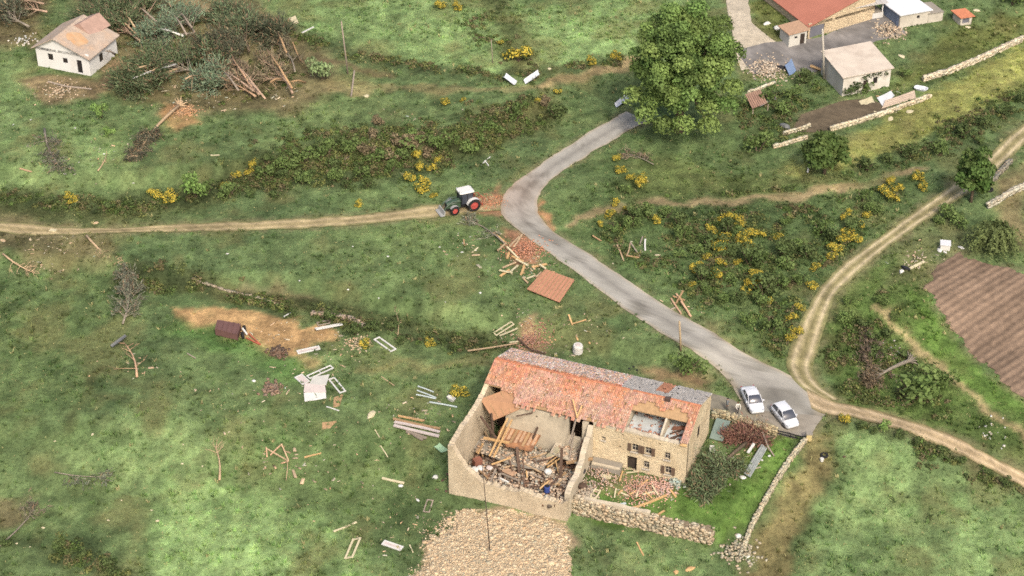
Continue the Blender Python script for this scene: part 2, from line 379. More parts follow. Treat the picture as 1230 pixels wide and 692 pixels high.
strip('road', [(752, 134), (720, 152), (680, 177), (645, 200), (616, 222), (602, 243), (608, 265), (640, 290), (690, 326), (740, 364), (790, 398), (835, 424), (866, 447), (884, 468), (893, 492)],
              [(778, 146), (745, 164), (705, 187), (670, 210), (650, 230), (645, 250), (660, 275), (700, 300), (755, 338), (810, 374), (860, 402), (905, 430), (945, 450), (972, 468), (988, 500)])
strip('parking_apron', [(852, 472), (880, 480), (910, 497), (935, 513), (957, 525)], [(848, 492), (870, 496), (895, 507), (920, 519), (955, 528)], curve=False)
strip('turning_area', [(893, 486), (907, 497), (930, 511), (957, 524)], [(988, 486), (994, 496), (985, 508), (972, 524)], curve=False)
strip('dirt_track', [(-40, 262), (40, 270), (110, 274), (180, 271), (260, 267), (350, 263), (430, 258), (500, 249), (545, 243), (590, 232)],
                    [(-40, 276), (40, 283), (110, 281), (180, 279), (260, 278), (350, 276), (430, 270), (500, 264), (550, 258), (606, 254)])
strip('farm_track', [(1280, 110), (1215, 160), (1185, 188), (1150, 215), (1110, 245), (1060, 282), (1015, 315), (985, 345), (965, 380), (953, 410), (945, 440), (960, 463), (985, 482)],
                    [(1290, 128), (1240, 165), (1205, 200), (1170, 228), (1130, 254), (1080, 288), (1040, 320), (1008, 352), (992, 385), (985, 415), (976, 440), (982, 460), (1010, 480)])
strip('field_track', [(968, 466), (990, 478), (1030, 489), (1080, 501), (1130, 518), (1180, 541), (1270, 590)],
                     [(975, 492), (995, 500), (1035, 505), (1080, 517), (1130, 536), (1180, 560), (1270, 606)])
strip('gravel_drive', [(873, -30), (872, 5), (878, 35), (882, 60), (890, 85)], [(905, -30), (899, 5), (903, 28), (920, 42), (960, 72)], curve=False)
strip('concrete_yard', [(884, 62), (915, 52), (945, 50), (985, 45), (1035, 24), (1062, 18)], [(905, 90), (940, 84), (975, 88), (1000, 78), (1052, 50), (1090, 40)], curve=False)
strip('garden_plot', [(962, 138), (985, 130), (1010, 122), (1045, 118)], [(950, 158), (985, 160), (1020, 150), (1070, 132)], curve=False)
strip('ploughed_field', [(1109, 348), (1125, 320), (1150, 303), (1180, 312), (1212, 322), (1290, 340)], [(1112, 352), (1140, 395), (1170, 428), (1200, 458), (1230, 480), (1290, 530)], step=.2, cross=150, curve=False)
RM = []                                                            # the ground sinks a little under each strip, and no turf grows there
for nm, (A, B, c) in STRIPS.items(): RM.append((nm, np.vstack([A, B[::-1]])))
def road_mask(x, y, grow=0., skip=()):
    m = np.full(x.shape, 1e9)
    for nm, g in RM:
        if nm in skip: continue
        lo = g.min(0) - 2; hi = g.max(0) + 2
        b = (x > lo[0]) & (x < hi[0]) & (y > lo[1]) & (y < hi[1])
        if b.any():
            st = max(1, len(g) // 90); m[b] = np.minimum(m[b], sd_poly(x[b], y[b], g[::st]))
    return m
# ------------------------------------------------------------------ the ground sheet
fx = np.arange(-98, 98.01, .4); fy = np.arange(-60, 96.01, .4)
gx = np.r_[-900, -700, -500, -350, -250, -190, -150, -120, -108, fx, 108, 120, 150, 190, 250, 350, 500, 700, 900]
gy = np.r_[-400, -300, -220, -160, -110, -85, -70, fy, 106, 120, 150, 200, 270, 350, 500, 700, 900]
GX, GY = np.meshgrid(gx, gy)
GC, GT = cover(GX, GY)
GM = road_mask(GX, GY)
_mk = sstep(.8 - GM / .8); GZ = HM(GX, GY) * (1 - _mk) + H(GX, GY) * _mk - .035 * _mk
verge = sstep(1 - GM / 1.3) * sstep((.62 - fbm(GX / 1.3, GY / 1.3, 2, 3)) * 5) * .5
GC = GC * (1 - verge[..., None]) + verge[..., None] * np.array([150, 138, 108.])
GT = GT * sstep((GM + .45) / .6)
ny, nx = GX.shape
idx = np.arange(nx * ny).reshape(ny, nx)
Fq = np.stack([idx[:-1, :-1], idx[:-1, 1:], idx[1:, 1:], idx[1:, :-1]], -1).reshape(-1, 4)
M_ground = mat('ground_cover', attr=True, var=.24, scale=2.2, fine=8.5, bump=.06, rough=1.0, spec=.05)
g_o = link('ground', np_mesh('ground', np.stack([GX, GY, GZ], -1).reshape(-1, 3), Fq, M_ground, lin(GC.reshape(-1, 3)) / EXPO, True)); g_o['kind'] = 'structure'

def strip_mesh(name, colfun, m, ridge=None, lift=.03, rag=.25):
    A, B, c = STRIPS[name]; n = len(A)
    t = np.linspace(0, 1, c)
    X = A[:, None, 0] * (1 - t) + B[:, None, 0] * t; Y = A[:, None, 1] * (1 - t) + B[:, None, 1] * t
    if rag:                                                        # ragged edges
        wdt = np.hypot(A[:, 0] - B[:, 0], A[:, 1] - B[:, 1])[:, None]
        s = np.cumsum(np.r_[0, np.hypot(*np.diff(A, axis=0).T)])[:, None]
        j = (fbm(s / 2.1 + 3, s * 0 + 2.2, 1, 4) - .5) * 2 * rag / wdt; j2 = (fbm(s / 2.3 + 70, s * 0 + 8.2, 2, 3) - .5) * 2 * rag / wdt
        tt = t[None] + j * (1 - t[None]) ** 3 + j2 * t[None] ** 3
        X = A[:, None, 0] * (1 - tt) + B[:, None, 0] * tt; Y = A[:, None, 1] * (1 - tt) + B[:, None, 1] * tt
    Z = H(X, Y) + lift
    T = np.broadcast_to(t, X.shape)
    if ridge is not None: Z = Z + ridge(X, Y, T)
    C = colfun(X, Y, T)
    i = np.arange(n * c).reshape(n, c); F = np.stack([i[:-1, :-1], i[:-1, 1:], i[1:, 1:], i[1:, :-1]], -1).reshape(-1, 4)
    # a skirt so that the sheet's edge meets the soil
    me = np_mesh(name, np.stack([X, Y, Z], -1).reshape(-1, 3), F, m, lin(np.clip(C, 20, 240)).reshape(-1, 3) / EXPO, True)
    me.update(); o = link(name, me); o['kind'] = 'structure'
    if me.polygons[0].normal.z < 0: me.flip_normals()
    return o
def nz(X, Y, s, k): return fbm(X / s, Y / s, k, 4)[..., None] - .5
def c_road(X, Y, T):
    t = T[..., None]; c = np.array([180, 176, 165.]) + 40 * nz(X, Y, 3, 1) + 26 * nz(X, Y, .7, 2) - 26 * sstep((fbm(X / 2.2 + 30, Y / 2.2, 6, 3)[..., None] - .6) * 14)
    wheel = np.exp(-((t - .5) / .13) ** 2); c = c - wheel * np.array([24, 24, 22.])
    edge_ = np.clip((np.abs(t - .5) - .38) / .12, 0, 1); c = c + edge_ * np.array([8, 0, -10.])
    dust = np.exp(-(((X + .5) / 4.5) ** 2 + ((Y - 17.) / 7) ** 2))[..., None]
    return c * (1 - .3 * dust) + .3 * dust * np.array([194, 156, 134.])
def c_track(centre, wheel, edge_):
    def f(X, Y, T):
        t = T[..., None]; a = np.exp(-((t - .26) / .13) ** 2) + np.exp(-((t - .76) / .13) ** 2); a = np.clip(a, 0, 1)
        c = np.array(centre, float) * (1 - a) + a * np.array(wheel, float)
        e = np.clip((np.abs(t - .5) - .33 + .25 * nz(X, Y, 1.1, 5)) / .15, 0, 1); c = c * (1 - e) + e * np.array(edge_, float)
        return c * (1 + .35 * nz(X, Y, 2.2, 1) + .45 * nz(X, Y, .6, 3))
    return f
def c_flat(rgb, v=.3, s=1.5): return lambda X, Y, T: np.array(rgb, float) * (1 + v * nz(X, Y, s, 2) + v * .8 * nz(X, Y, s * .25, 4))
M_asph = mat('worn_asphalt', attr=True, var=.07, scale=.8, fine=14, bump=.01, rough=.95, spec=.2)
M_dirt = mat('dirt', attr=True, var=.14, scale=1.5, fine=8, bump=.05, rough=1., spec=.05)
strip_mesh('road', c_road, M_asph, lift=.045, rag=.42)
strip_mesh('parking_apron', c_flat((146, 139, 122), .3, 2), M_asph, lift=.035)
strip_mesh('turning_area', c_flat((158, 150, 136), .35, 2), M_asph, lift=.04)
strip_mesh('dirt_track', c_track((160, 146, 108), (192, 174, 136), (128, 128, 86)), M_dirt, rag=.5)
strip_mesh('farm_track', c_track((142, 134, 94), (206, 190, 154), (128, 128, 86)), M_dirt, lift=.05, rag=.3)
strip_mesh('field_track', c_track((176, 156, 122), (206, 184, 150), (130, 122, 84)), M_dirt, lift=.055, rag=.5)
strip_mesh('gravel_drive', c_flat((204, 192, 170), .18), M_dirt)
strip_mesh('concrete_yard', c_flat((134, 130, 126), .5, 2.4), M_asph, lift=.04)
strip_mesh('garden_plot', c_flat((116, 104, 86), .35, 1), M_dirt, ridge=lambda X, Y, T: .06 * np.sin(T * 40))
_fd = P((1230, 350)) - P((1112, 352)); _fn = PZ(1170, 326) - PZ(1110, 360); _fn = np.array([-_fn[1], _fn[0]]) / np.hypot(_fn[0], _fn[1])
def c_field(X, Y, T):
    s = (X * _fn[0] + Y * _fn[1])[..., None] + .1 * nz(X, Y, 7, 5) + .08 * nz(X, Y, 1.2, 6)
    c = np.array([150, 126, 108.]) * (1 + .3 * nz(X, Y, 5, 1) + .3 * nz(X, Y, .6, 3))
    return c * (1 + .035 * np.sin(s * 2 * np.pi / 2.7) + .07 * np.sin(s * 2 * np.pi / .95 + 1))
def ploughed():
    A, B, _ = STRIPS['ploughed_field']; poly = np.vstack([A, B[::-1]]); poly = poly[::max(1, len(poly) // 120)]; fd = np.array([_fn[1], -_fn[0]])
    a = poly @ fd; b_ = poly @ _fn; U, W = np.meshgrid(np.arange(a.min(), a.max(), .45), np.arange(b_.min(), b_.max(), .13))
    X = U * fd[0] + W * _fn[0]; Y = U * fd[1] + W * _fn[1]
    sdp = sd_poly(X, Y, poly) + 1.5 * (fbm(X / 1.3, Y / 1.3, 2, 3) - .5)
    wv = W + .12 * (fbm(U / 5, W / 3, 3, 2) - .5); ph = wv * 2 * np.pi / .95
    Z = H(X, Y) + .06 + .025 * np.sin(ph) + .1 * (fbm(X / .45, Y / .45, 3, 3) - .5) - .12 * sstep((sdp + .6) / .6)
    c = np.array([150, 128, 108.]) * (1 + .3 * nz(X, Y, 5, 1) + .28 * nz(X, Y, .5, 3) + .05 * np.sin(ph + .8)[..., None] + .05 * np.sin(wv * 2 * np.pi / 3.1)[..., None])
    ny_, nx_ = X.shape; k = np.arange(nx_ * ny_).reshape(ny_, nx_); F = np.stack([k[:-1, :-1], k[:-1, 1:], k[1:, 1:], k[1:, :-1]], -1).reshape(-1, 4); F = F[sdp.ravel()[F].max(1) < 0]
    used = np.unique(F); mp = np.zeros(nx_ * ny_, int); mp[used] = np.arange(len(used))
    me = np_mesh('ploughed_field', np.stack([X, Y, Z], -1).reshape(-1, 3)[used], mp[F], M_dirt, lin(np.clip(c, 20, 240)).reshape(-1, 3)[used] / EXPO, True); me.update()
    if me.polygons[0].normal.z < 0: me.flip_normals()
    link('ploughed_field', me)['kind'] = 'structure'
ploughed()

# ------------------------------------------------------------------ grass tufts (nobody could count them)
def in_view(x, y, m=4):
    z = H(x, y); dx = x - CAMP[0]; dy = y - CAMP[1]; dz = z - CAMP[2]
    dep = dy * FW[1] + dz * FW[2]; u = dx / dep * FPX; v = (dy * UPV[1] + dz * UPV[2]) / dep * FPX
    return (np.abs(u) < 615 + m * 8) & (np.abs(v) < 346 + m * 8)
def tufts(N, h0, h1, w0, nb, seed, prob=None, tint=(1, 1, 1)):
    r = np.random.RandomState(seed)
    x = r.uniform(-92, 92, N); y = r.uniform(-60, 93, N)
    ix = np.clip(((x + 98) / .4).astype(int) + 9, 0, nx - 1); iy = np.clip(((y + 60) / .4).astype(int) + 7, 0, ny - 1)
    t = GT[iy, ix]; keep = in_view(x, y, 14) & (r.rand(N) < np.clip(t * (.62 if prob is None else prob(x, y)), 0, 1))
    x, y, ix, iy, t = x[keep], y[keep], ix[keep], iy[keep], t[keep]; n = len(x)
    c = lin(GC[iy, ix]) / EXPO * 1.45 * r.uniform(.8, 1.2, (n, 1)) * (1 + r.uniform(-.07, .07, (n, 3))) * np.array(tint)
    straw = r.rand(n) < .045; c[straw] = lin((196, 190, 136)) / EXPO * r.uniform(.8, 1.3, (straw.sum(), 1))
    z = HM(x, y) - .02
    ang = r.uniform(0, 2 * np.pi, (n, nb)); hh = r.uniform(h0, h1, (n, nb)) * np.clip(t, .4, 1.6)[:, None]; ww = r.uniform(.7, 1.3, (n, nb)) * w0
    lean = r.uniform(.3, 1.1, (n, nb)) * hh
    cx, sy = np.cos(ang), np.sin(ang)
    bx = x[:, None] + r.normal(0, .09, (n, nb)); by = y[:, None] + r.normal(0, .09, (n, nb)); bz = np.broadcast_to(z[:, None], bx.shape)
    v0 = np.stack([bx - sy * ww, by + cx * ww, bz], -1); v1 = np.stack([bx + sy * ww, by - cx * ww, bz], -1)
    v2 = np.stack([bx + cx * lean, by + sy * lean, bz + hh], -1)
    Vx = np.stack([v0, v1, v2], 2).reshape(-1, 3)
    C = np.repeat(c, nb * 3, 0)
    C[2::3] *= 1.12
    return Vx, np.arange(len(Vx)).reshape(-1, 3), C
M_leafy = mat('grass_blades', attr=True, var=.1, scale=.7, rough=.9, spec=.1, transl=.4)
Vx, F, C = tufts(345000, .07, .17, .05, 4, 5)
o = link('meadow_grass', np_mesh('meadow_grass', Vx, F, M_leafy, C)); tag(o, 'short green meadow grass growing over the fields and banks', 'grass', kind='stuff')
# coarser weeds and flower stalks standing out of the turf
Vx, F, C = tufts(42000, .2, .42, .08, 9, 15, prob=lambda x, y: np.clip((fbm(x / 6, y / 6, 3, 3) - .38) * 2.2, .06, .8), tint=(.86, .92, .82))
o = link('weeds', np_mesh('weeds', Vx, F, M_leafy, C)); tag(o, 'coarse weeds standing in clumps out of the meadow turf', 'weeds', kind='stuff')
# ------------------------------------------------------------------ trees, bushes, fallen trees
def leaf_quads(C, N, size, asp, r):
    n = len(C); N = N / (np.linalg.norm(N, axis=1, keepdims=True) + 1e-9)
    t = r.normal(size=(n, 3)); a = np.cross(N, t); a /= (np.linalg.norm(a, axis=1, keepdims=True) + 1e-9); b = np.cross(N, a)
    s = (size * r.uniform(.6, 1.4, n))[:, None]
    a = a * s; b = b * s * asp
    Vx = np.stack([C - a, C - b * .8, C + a, C + b], 1).reshape(-1, 3)
    return Vx, np.arange(4 * n).reshape(-1, 4)
def spray_quads(C, A, size, asp, r):                 # narrow needles sprays lying along the branch
    n = len(C); A = A / (np.linalg.norm(A, axis=1, keepdims=True) + 1e-9); b = np.cross(A, r.normal(size=(n, 3)) * .5 + np.array([0, 0, .6])); b /= (np.linalg.norm(b, axis=1, keepdims=True) + 1e-9)
    s = (size * r.uniform(.6, 1.4, n))[:, None]; a = A * s; b = b * s * asp
    return np.stack([C - a, C - b, C + a, C + b], 1).reshape(-1, 3), np.arange(4 * n).reshape(-1, 4)
def sph(n, r):
    v = r.normal(size=(n, 3)); return v / np.linalg.norm(v, axis=1, keepdims=True)
def crown_mesh(name, lobes, per, size, rgb, m, seed, var=.2, hue=(0, 0, 0), zmin=None, asp=.8, jit=.55):
    r = np.random.RandomState(seed); VV, CC = [], []
    base = np.asarray(rgb, float)
    for (c, rad) in lobes:
        k = max(4, int(per * rad ** 2)); d = sph(k, r); d[:, 2] = np.where(d[:, 2] < -.45, -d[:, 2], d[:, 2])
        p = np.asarray(c) + d * rad * r.uniform(.62, 1.08, (k, 1)) * np.array([1, 1, .85])
        if zmin is not None: p[:, 2] = np.maximum(p[:, 2], zmin + r.uniform(0, .15, k))
        v, _ = leaf_quads(p, d + r.normal(0, jit, (k, 3)), size, asp, r)
        col = lin(base + np.asarray(hue) * r.uniform(-1, 1)) / EXPO * r.uniform(1 - var, 1 + var) * r.uniform(1 - var * .8, 1 + var * .8, (k, 1))
        VV.append(v); CC.append(np.repeat(col, 4, 0))
    Vx = np.vstack(VV); return np_mesh(name, Vx, np.arange(len(Vx)).reshape(-1, 4), m, np.vstack(CC))
M_fol = mat('foliage', attr=True, var=.08, rough=.75, spec=.2, transl=.3, jitter=.1)
M_bark = mat('bark', (112, 98, 80), var=.3, scale=3, bump=.03)
M_pale = mat('stripped_wood', (206, 178, 142), var=.2, scale=2, bump=.02, jitter=.12)
M_greyb = mat('grey_bark', (150, 140, 124), var=.25, scale=3, bump=.02, jitter=.12)
M_pinkb = mat('pine_bark', (188, 160, 136), var=.25, scale=2.5, bump=.02, jitter=.12)
M_rust = mat('fresh_orange_wood', (212, 174, 140), var=.2, scale=3, bump=.02, jitter=.1)
BASEF = 1.5                                          # leaves shade each other: their own colour is paler than the crown's look
def lobes_ellipsoid(n, rx, ry, rz, cz, lr, seed, inner=.25, low=-.5):
    r = np.random.RandomState(seed); o = []
    d = sph(n * 2, r); d = d[d[:, 2] > low][:n]
    for q in d:
        k = r.uniform(.62, .92) if r.rand() > inner else r.uniform(.1, .5)
        o.append((np.array([q[0] * rx * k, q[1] * ry * k, cz + q[2] * rz * k]), lr * r.uniform(.7, 1.3)))
    return o
def tree(name, label, base, lob, per, size, rgb, trunk_r, trunk_h, seed, group=None, hue=(10, 4, 6), var=.22, bark=None, nl=10, asp=.8):
    t = thing(name, label, 'tree', base, group)
    link('crown', crown_mesh('crown', lob, per, size, np.array(rgb) * 1.22, M_fol, seed, var, hue, asp=asp), t)
    b = MB(); b.tube([(0, 0, -.3), (.02, .03, trunk_h * .4), (-.05, .05, trunk_h * .75), (.05, 0, trunk_h)], [trunk_r * 1.4, trunk_r, trunk_r * .8, trunk_r * .55], 8)
    link('trunk', b.mesh('trunk', bark or M_bark, smooth=True), t)
    r = random.Random(seed)
    for (c, rad) in r.sample(lob, min(nl, len(lob))):
        z0 = trunk_h * r.uniform(.5, .95); m_ = np.array([c[0] * .45, c[1] * .45, (z0 + c[2]) / 2 + .3])
        link('limb', MB().tube([(0, 0, z0), m_, c], [trunk_r * .45, trunk_r * .3, trunk_r * .1], 5).mesh('limb', bark or M_bark, smooth=True), t)
    return t
# the great tree by the road
bt = P((815, 158))
lob = lobes_ellipsoid(135, 7.0, 6.6, 8.3, 10.2, 1.4, 3, low=-.75)
lob += [(np.array([r_[0], r_[1], r_[2]]), 1.6) for r_ in ((5.8, -3, 5.5), (6.6, -2, 7.6), (-6.5, -1.5, 6.2), (-5, -3.5, 4.5), (0, -5.5, 4.0), (3.5, -5, 3.6), (-2.5, -4.5, 3.2), (1.5, 0, 18.2), (-1.8, .5, 17.5), (5, 1, 15.5), (6.8, 0, 12))]
tree('broadleaf_tree', 'tallest tree, a huge round green crown standing over the end of the road', bt, lob, 175, .195, (108, 130, 71), .55, 9, 21, hue=(16, 12, 8), var=.3, nl=26)
# three smaller standing trees on the right
b2 = P((990, 209)); tree('broadleaf_tree', 'round dark green tree standing alone between stone wall and faint path', b2, lobes_ellipsoid(44, 3.0, 2.8, 2.7, 3.0, 1.0, 5, low=-.8), 100, .26, (88, 106, 56), .2, 2.6, 22, nl=6)
b3 = P((1166, 243)); tree('broadleaf_tree', 'upright oval green tree growing beside the wheel ruts of the farm track', b3, lobes_ellipsoid(44, 2.1, 2.0, 3.6, 4.2, .9, 6, low=-.85), 110, .25, (86, 108, 56), .18, 3.5, 23, nl=6)
b4 = P((1192, 300)); 
def weeping(name, label, base, rx, h, n, rgb, seed):
    t = thing(name, label, 'tree', base); r = np.random.RandomState(seed); PT, NN, CC = [], [], []
    for i in range(n):
        a = r.uniform(0, 2 * np.pi); k = r.uniform(.15, 1); top = np.array([np.cos(a) * rx * k * .55, np.sin(a) * rx * k * .5, h * r.uniform(.7, 1)]); e = np.array([np.cos(a) * rx * k * 1.15, np.sin(a) * rx * k, h * r.uniform(.05, .45)])
        u = np.linspace(0, 1, 22)[:, None]; p = top + (e - top) * u + np.array([0, 0, 1.]) * (u * (1 - u)) * h * .5 + r.normal(0, .09, (22, 3))
        PT.append(p); NN.append(np.tile([np.cos(a) * .6, np.sin(a) * .6, .8], (22, 1)) + r.normal(0, .5, (22, 3))); CC.append(np.tile(lin(rgb) / EXPO * r.uniform(.75, 1.3), (22 * 4, 1)))
    v, f = leaf_quads(np.vstack(PT), np.vstack(NN), .2, .55, r); link('crown', np_mesh('crown', v, f, M_fol, np.vstack(CC)), t)
    link('trunk', MB().tube([(0, 0, -.2), (.1, 0, h * .4), (0, .1, h * .8)], [.22, .17, .09], 7).mesh('trunk', M_bark, smooth=True), t); return t
weeping('weeping_tree', 'pale green weeping tree with drooping branches above the ploughed field', b4, 3.5, 3.6, 190, (128, 142, 86), 9)

# bushes: a few shapes of each kind, each bush a thing of its own
M_flow = mat('broom_flowers', (232, 208, 84), var=.15, scale=4, rough=.8, transl=.25, jitter=.12)
def bush_proto(i, kind):
    r = np.random.RandomState(50 + i * 7 + len(kind)); lob = []
    for k in range(9):
        a = r.uniform(0, 6.28); q = r.uniform(.1, .75); lob.append((np.array([np.cos(a) * q, np.sin(a) * q, r.uniform(.3, .85)]), r.uniform(.25, .42)))
    rgb = {'broom': (100, 110, 60), 'green': (96, 114, 64), 'dark': (82, 96, 56), 'brown': (118, 106, 82), 'bright': (114, 140, 76), 'pale': (120, 136, 94)}[kind]
    ms = [('foliage', crown_mesh('foliage', lob, 480, .08, np.array(rgb) * 1.28, M_fol, 60 + i, .22, (8, 6, 6), zmin=.02))]
    st = MB()
    for k in range(5):
        a = r.uniform(0, 6.28); st.tube([(0, 0, -.15), (np.cos(a) * .25, np.sin(a) * .25, .4), (np.cos(a) * .5, np.sin(a) * .5, .85)], [.045, .03, .012], 4)
    ms.append(('stem', st.mesh('stem', M_bark)))
    if kind == 'broom':
        PT, NN = [], []
        for (c, rad) in [lob[j] for j in r.choice(9, 7, False)]:
            k = r.randint(25, 110); d = sph(k, r); d[:, 2] = np.abs(d[:, 2]); PT.append(c + d * rad * r.uniform(.75, 1.35, (k, 1))); NN.append(d + r.normal(0, .4, (k, 3)))
        v, f = leaf_quads(np.vstack(PT), np.vstack(NN), .066, .9, r); ms.append(('flowers', np_mesh('flowers', v, f, M_flow)))
    return ms
PROTO = {k: [bush_proto(i, k) for i in range(3)] for k in ('broom', 'green', 'dark', 'brown', 'bright', 'pale')}
def bush(kind, px, size, label, group=None, name=None, hs=1.0):
    p = P(px); t = thing(name or {'broom': 'broom_bush'}.get(kind, 'bush'), label, 'bush', (p[0], p[1], p[2] - .05), group)
    s = size * rnd.uniform(.85, 1.3) * (1.1 if kind == 'broom' else 1.02); t.scale = (s, s * rnd.uniform(.8, 1.25), s * rnd.uniform(.8, 1.15) * hs); t.rotation_euler = (0, 0, rnd.uniform(0, 6.28))
    for nm, me in PROTO[kind][rnd.randrange(3)]:
        o = link(nm, me, t)
        if nm == 'flowers': o['kind'] = 'stuff'
    return t
ORD = ['leftmost', 'second', 'third', 'fourth', 'fifth', 'sixth', 'seventh', 'eighth', 'ninth', 'tenth', 'eleventh', 'twelfth', 'thirteenth', 'fourteenth', 'fifteenth', 'sixteenth', 'seventeenth', 'eighteenth', 'nineteenth', 'twentieth', 'twenty-first', 'twenty-second', 'twenty-third', 'twenty-fourth', 'twenty-fifth', 'twenty-sixth']
def bushes(kind, group, label, pts, **kw):
    for k, q in enumerate(sorted(pts)): bush(kind, q[:2], q[2], label + (', leftmost' if k == 0 else ', %s from left' % ORD[k] if k < len(pts) - 1 else ', rightmost'), group, **kw)
bushes('broom', 'broom bushes inside the road bend', 'yellow broom bush on the slope inside the road bend',
       [(740, 193, .9), (746, 207, .8), (768, 224, 1.2), (757, 216, .8), (740, 248, .9), (733, 262, .9), (752, 252, .6), (722, 272, .6), (790, 268, .7)])
bushes('broom', 'broom bushes on the middle scrub slope', 'yellow broom bush in the thick scrub between road and farm track',
       [(868, 268, 1.1), (877, 262, .9), (868, 292, 1.0), (864, 300, .9), (856, 278, .8), (893, 292, 1.0), (905, 284, .9), (900, 303, 1.1), (848, 312, .7), (838, 326, .8), (858, 332, 1.0), (866, 318, .7), (908, 346, 1.3), (916, 338, 1.0), (898, 352, .9), (830, 345, .6), (885, 318, .7), (933, 288, .8), (905, 331, .7), (925, 365, .7), (890, 272, .8)])
bushes('broom', 'broom bushes along the farm track', 'yellow broom bush on the left verge of the farm track',
       [(956, 402, .7), (950, 385, .6), (961, 372, .8), (979, 325, .7), (1010, 292, .9), (1003, 302, .8), (1018, 284, .7), (1026, 290, .8), (1012, 264, .7), (1020, 258, .6), (1040, 262, .7), (1033, 272, .6), (948, 410, .6), (975, 345, .6), (1000, 312, .7)])
bushes('broom', 'broom bushes at the path end', 'yellow broom bush in the flowering clump near the farm track', [(1060, 232, .9), (1070, 240, 1.1), (1078, 230, 1.0), (1068, 222, .8), (1104, 216, .8), (1110, 228, .7)])
bushes('broom', 'broom bushes above the tractor', 'yellow broom bush on the hedge bank just left of the tractor', [(490, 217, .9), (503, 204, .9), (512, 222, 1.0), (507, 230, .9), (520, 238, .8), (499, 190, .8), (526, 196, .7), (518, 206, .7)])
bushes('broom', 'broom bushes on the hedge bank', 'yellow broom bush on the hedge bank beside the bright rounded bush', [(270, 226, .8), (284, 214, .9), (303, 200, .9), (298, 210, .7), (192, 240, .9), (207, 241, .9), (185, 234, .7)])
bush('broom', (88, 243), .9, 'yellow broom bush alone on the bank at far left above the dirt track')
bush('broom', (432, 248), .7, 'small yellow broom bush low on the bank above the middle of the dirt track')
bushes('broom', 'broom bushes by the upper path', 'yellow broom bush below the two curled white sheets on the upper path', [(668, 112, .7), (647, 122, .6)])
bush('broom', (622, 74), 1.7, 'broad yellow broom bush above the two curled white sheets')
bush('broom', (600, 54), .8, 'small yellow broom bush beside the thin post at top centre')
bush('broom', (712, 77), .9, 'low yellow broom bush on the upper path, left of a taller one')
bush('broom', (741, 71), 1.1, 'yellow broom bush on the upper path nearest the tallest tree')
bush('broom', (529, 10), 1.3, 'large yellow broom bush at the top edge of the upper meadow')
bush('broom', (551, 13), .8, 'smaller yellow broom bush at the top edge, right of a large one')
bushes('broom', 'pair of small broom bushes', 'tiny yellow broom bush alone in grass below the upper path', [(535, 125, .55), (556, 122, .5)])
bush('broom', (517, 414), .75, 'small bright yellow bush on the terrace bank above the farmhouse')
bush('broom', (440, 416), .8, 'yellow broom bush on the terrace bank beside a fallen white frame')
bush('broom', (553, 474), .9, 'yellow bush beside the white tub left of the farmhouse')
bush('broom', (1013, 508), .8, 'yellow bush on the verge at the junction below the field track')
bush('bright', (236, 236), 2.2, 'bright green rounded bush on the hedge bank at left', hs=1.1)
bush('bright', (122, 142), 1.3, 'upright fresh green bush in grass below the white cottage', hs=1.7)
bush('bright', (130, 163), .9, 'small fresh green bush in the left meadow below the cottage')
bush('pale', (388, 95), 2.6, 'pale leafy green bush at the right end of the fallen pines', hs=1.2)
bush('green', (826, 446), 2.6, 'dense green bush at the foot of the wooden pole behind farmhouse')
bush('dark', (668, 140), 1.8, 'dark green bush on the bank between upper path and road')
bush('brown', (656, 128), 1.2, 'brownish bush behind the dark one on the bank above the road')
bushes('green', 'hedge bushes above the tractor', 'green bush on the hedge bank above the tractor', [(560, 182, 1.8), (545, 172, 1.5), (578, 172, 1.6), (470, 208, 1.5), (600, 160, 1.2)])
bushes('brown', 'withered hedge bushes', 'withered brown bush on the hedge bank left of the tractor', [(480, 180, 1.5), (500, 172, 1.6), (450, 166, 1.3), (515, 188, 1.4), (466, 192, 1.2), (440, 185, 1.2), (530, 172, 1.2), (452, 150, 1.0)])
bushes('dark', 'hedge bushes on the bank', 'dark bush on the long hedge bank over the dirt track', [(400, 205, 1.4), (372, 212, 1.3), (340, 216, 1.4), (320, 196, 1.2), (355, 188, 1.1), (385, 180, 1.2), (415, 226, 1.2), (440, 226, 1.2), (300, 235, 1.1), (330, 238, 1.0), (160, 250, .9), (130, 252, .9), (60, 246, .9), (370, 160, 1.0), (350, 170, 1.0), (410, 176, 1.2), (430, 205, 1.1)])
bushes('green', 'scrub bushes between road and track', 'green bush in the scrub between road and farm track',
       [(965, 300, 1.8), (850, 292, 1.3), (880, 340, 1.4), (910, 365, 1.6), (935, 345, 1.4), (945, 322, 1.3), (800, 262, 1.3), (780, 258, 1.2), (760, 272, 1.2), (820, 285, 1.2), (735, 278, 1.2), (900, 390, 1.2), (925, 400, 1.3), (870, 360, 1.2), (835, 305, 1.2), (985, 280, 1.3), (1035, 242, 1.3), (1050, 255, 1.4), (940, 270, 1.2), (910, 320, 1.3), (815, 310, 1.1), (850, 350, 1.1), (885, 285, 1.2), (920, 310, 1.2), (960, 340, 1.1), (750, 232, 1.0)])
bushes('green', 'tall hedge shrubs above the dirt track', 'tall leafy shrub in the hedge belt above the dirt track', [(318, 214, 1.9), (345, 203, 1.7), (365, 196, 2.0), (392, 190, 1.8), (420, 182, 1.9), (446, 196, 1.8), (476, 196, 1.9), (498, 180, 2.0), (522, 178, 2.1), (404, 216, 1.6), (434, 214, 1.6), (362, 222, 1.6), (580, 160, 1.8), (620, 146, 1.6), (250, 232, 1.5), (275, 236, 1.4)])
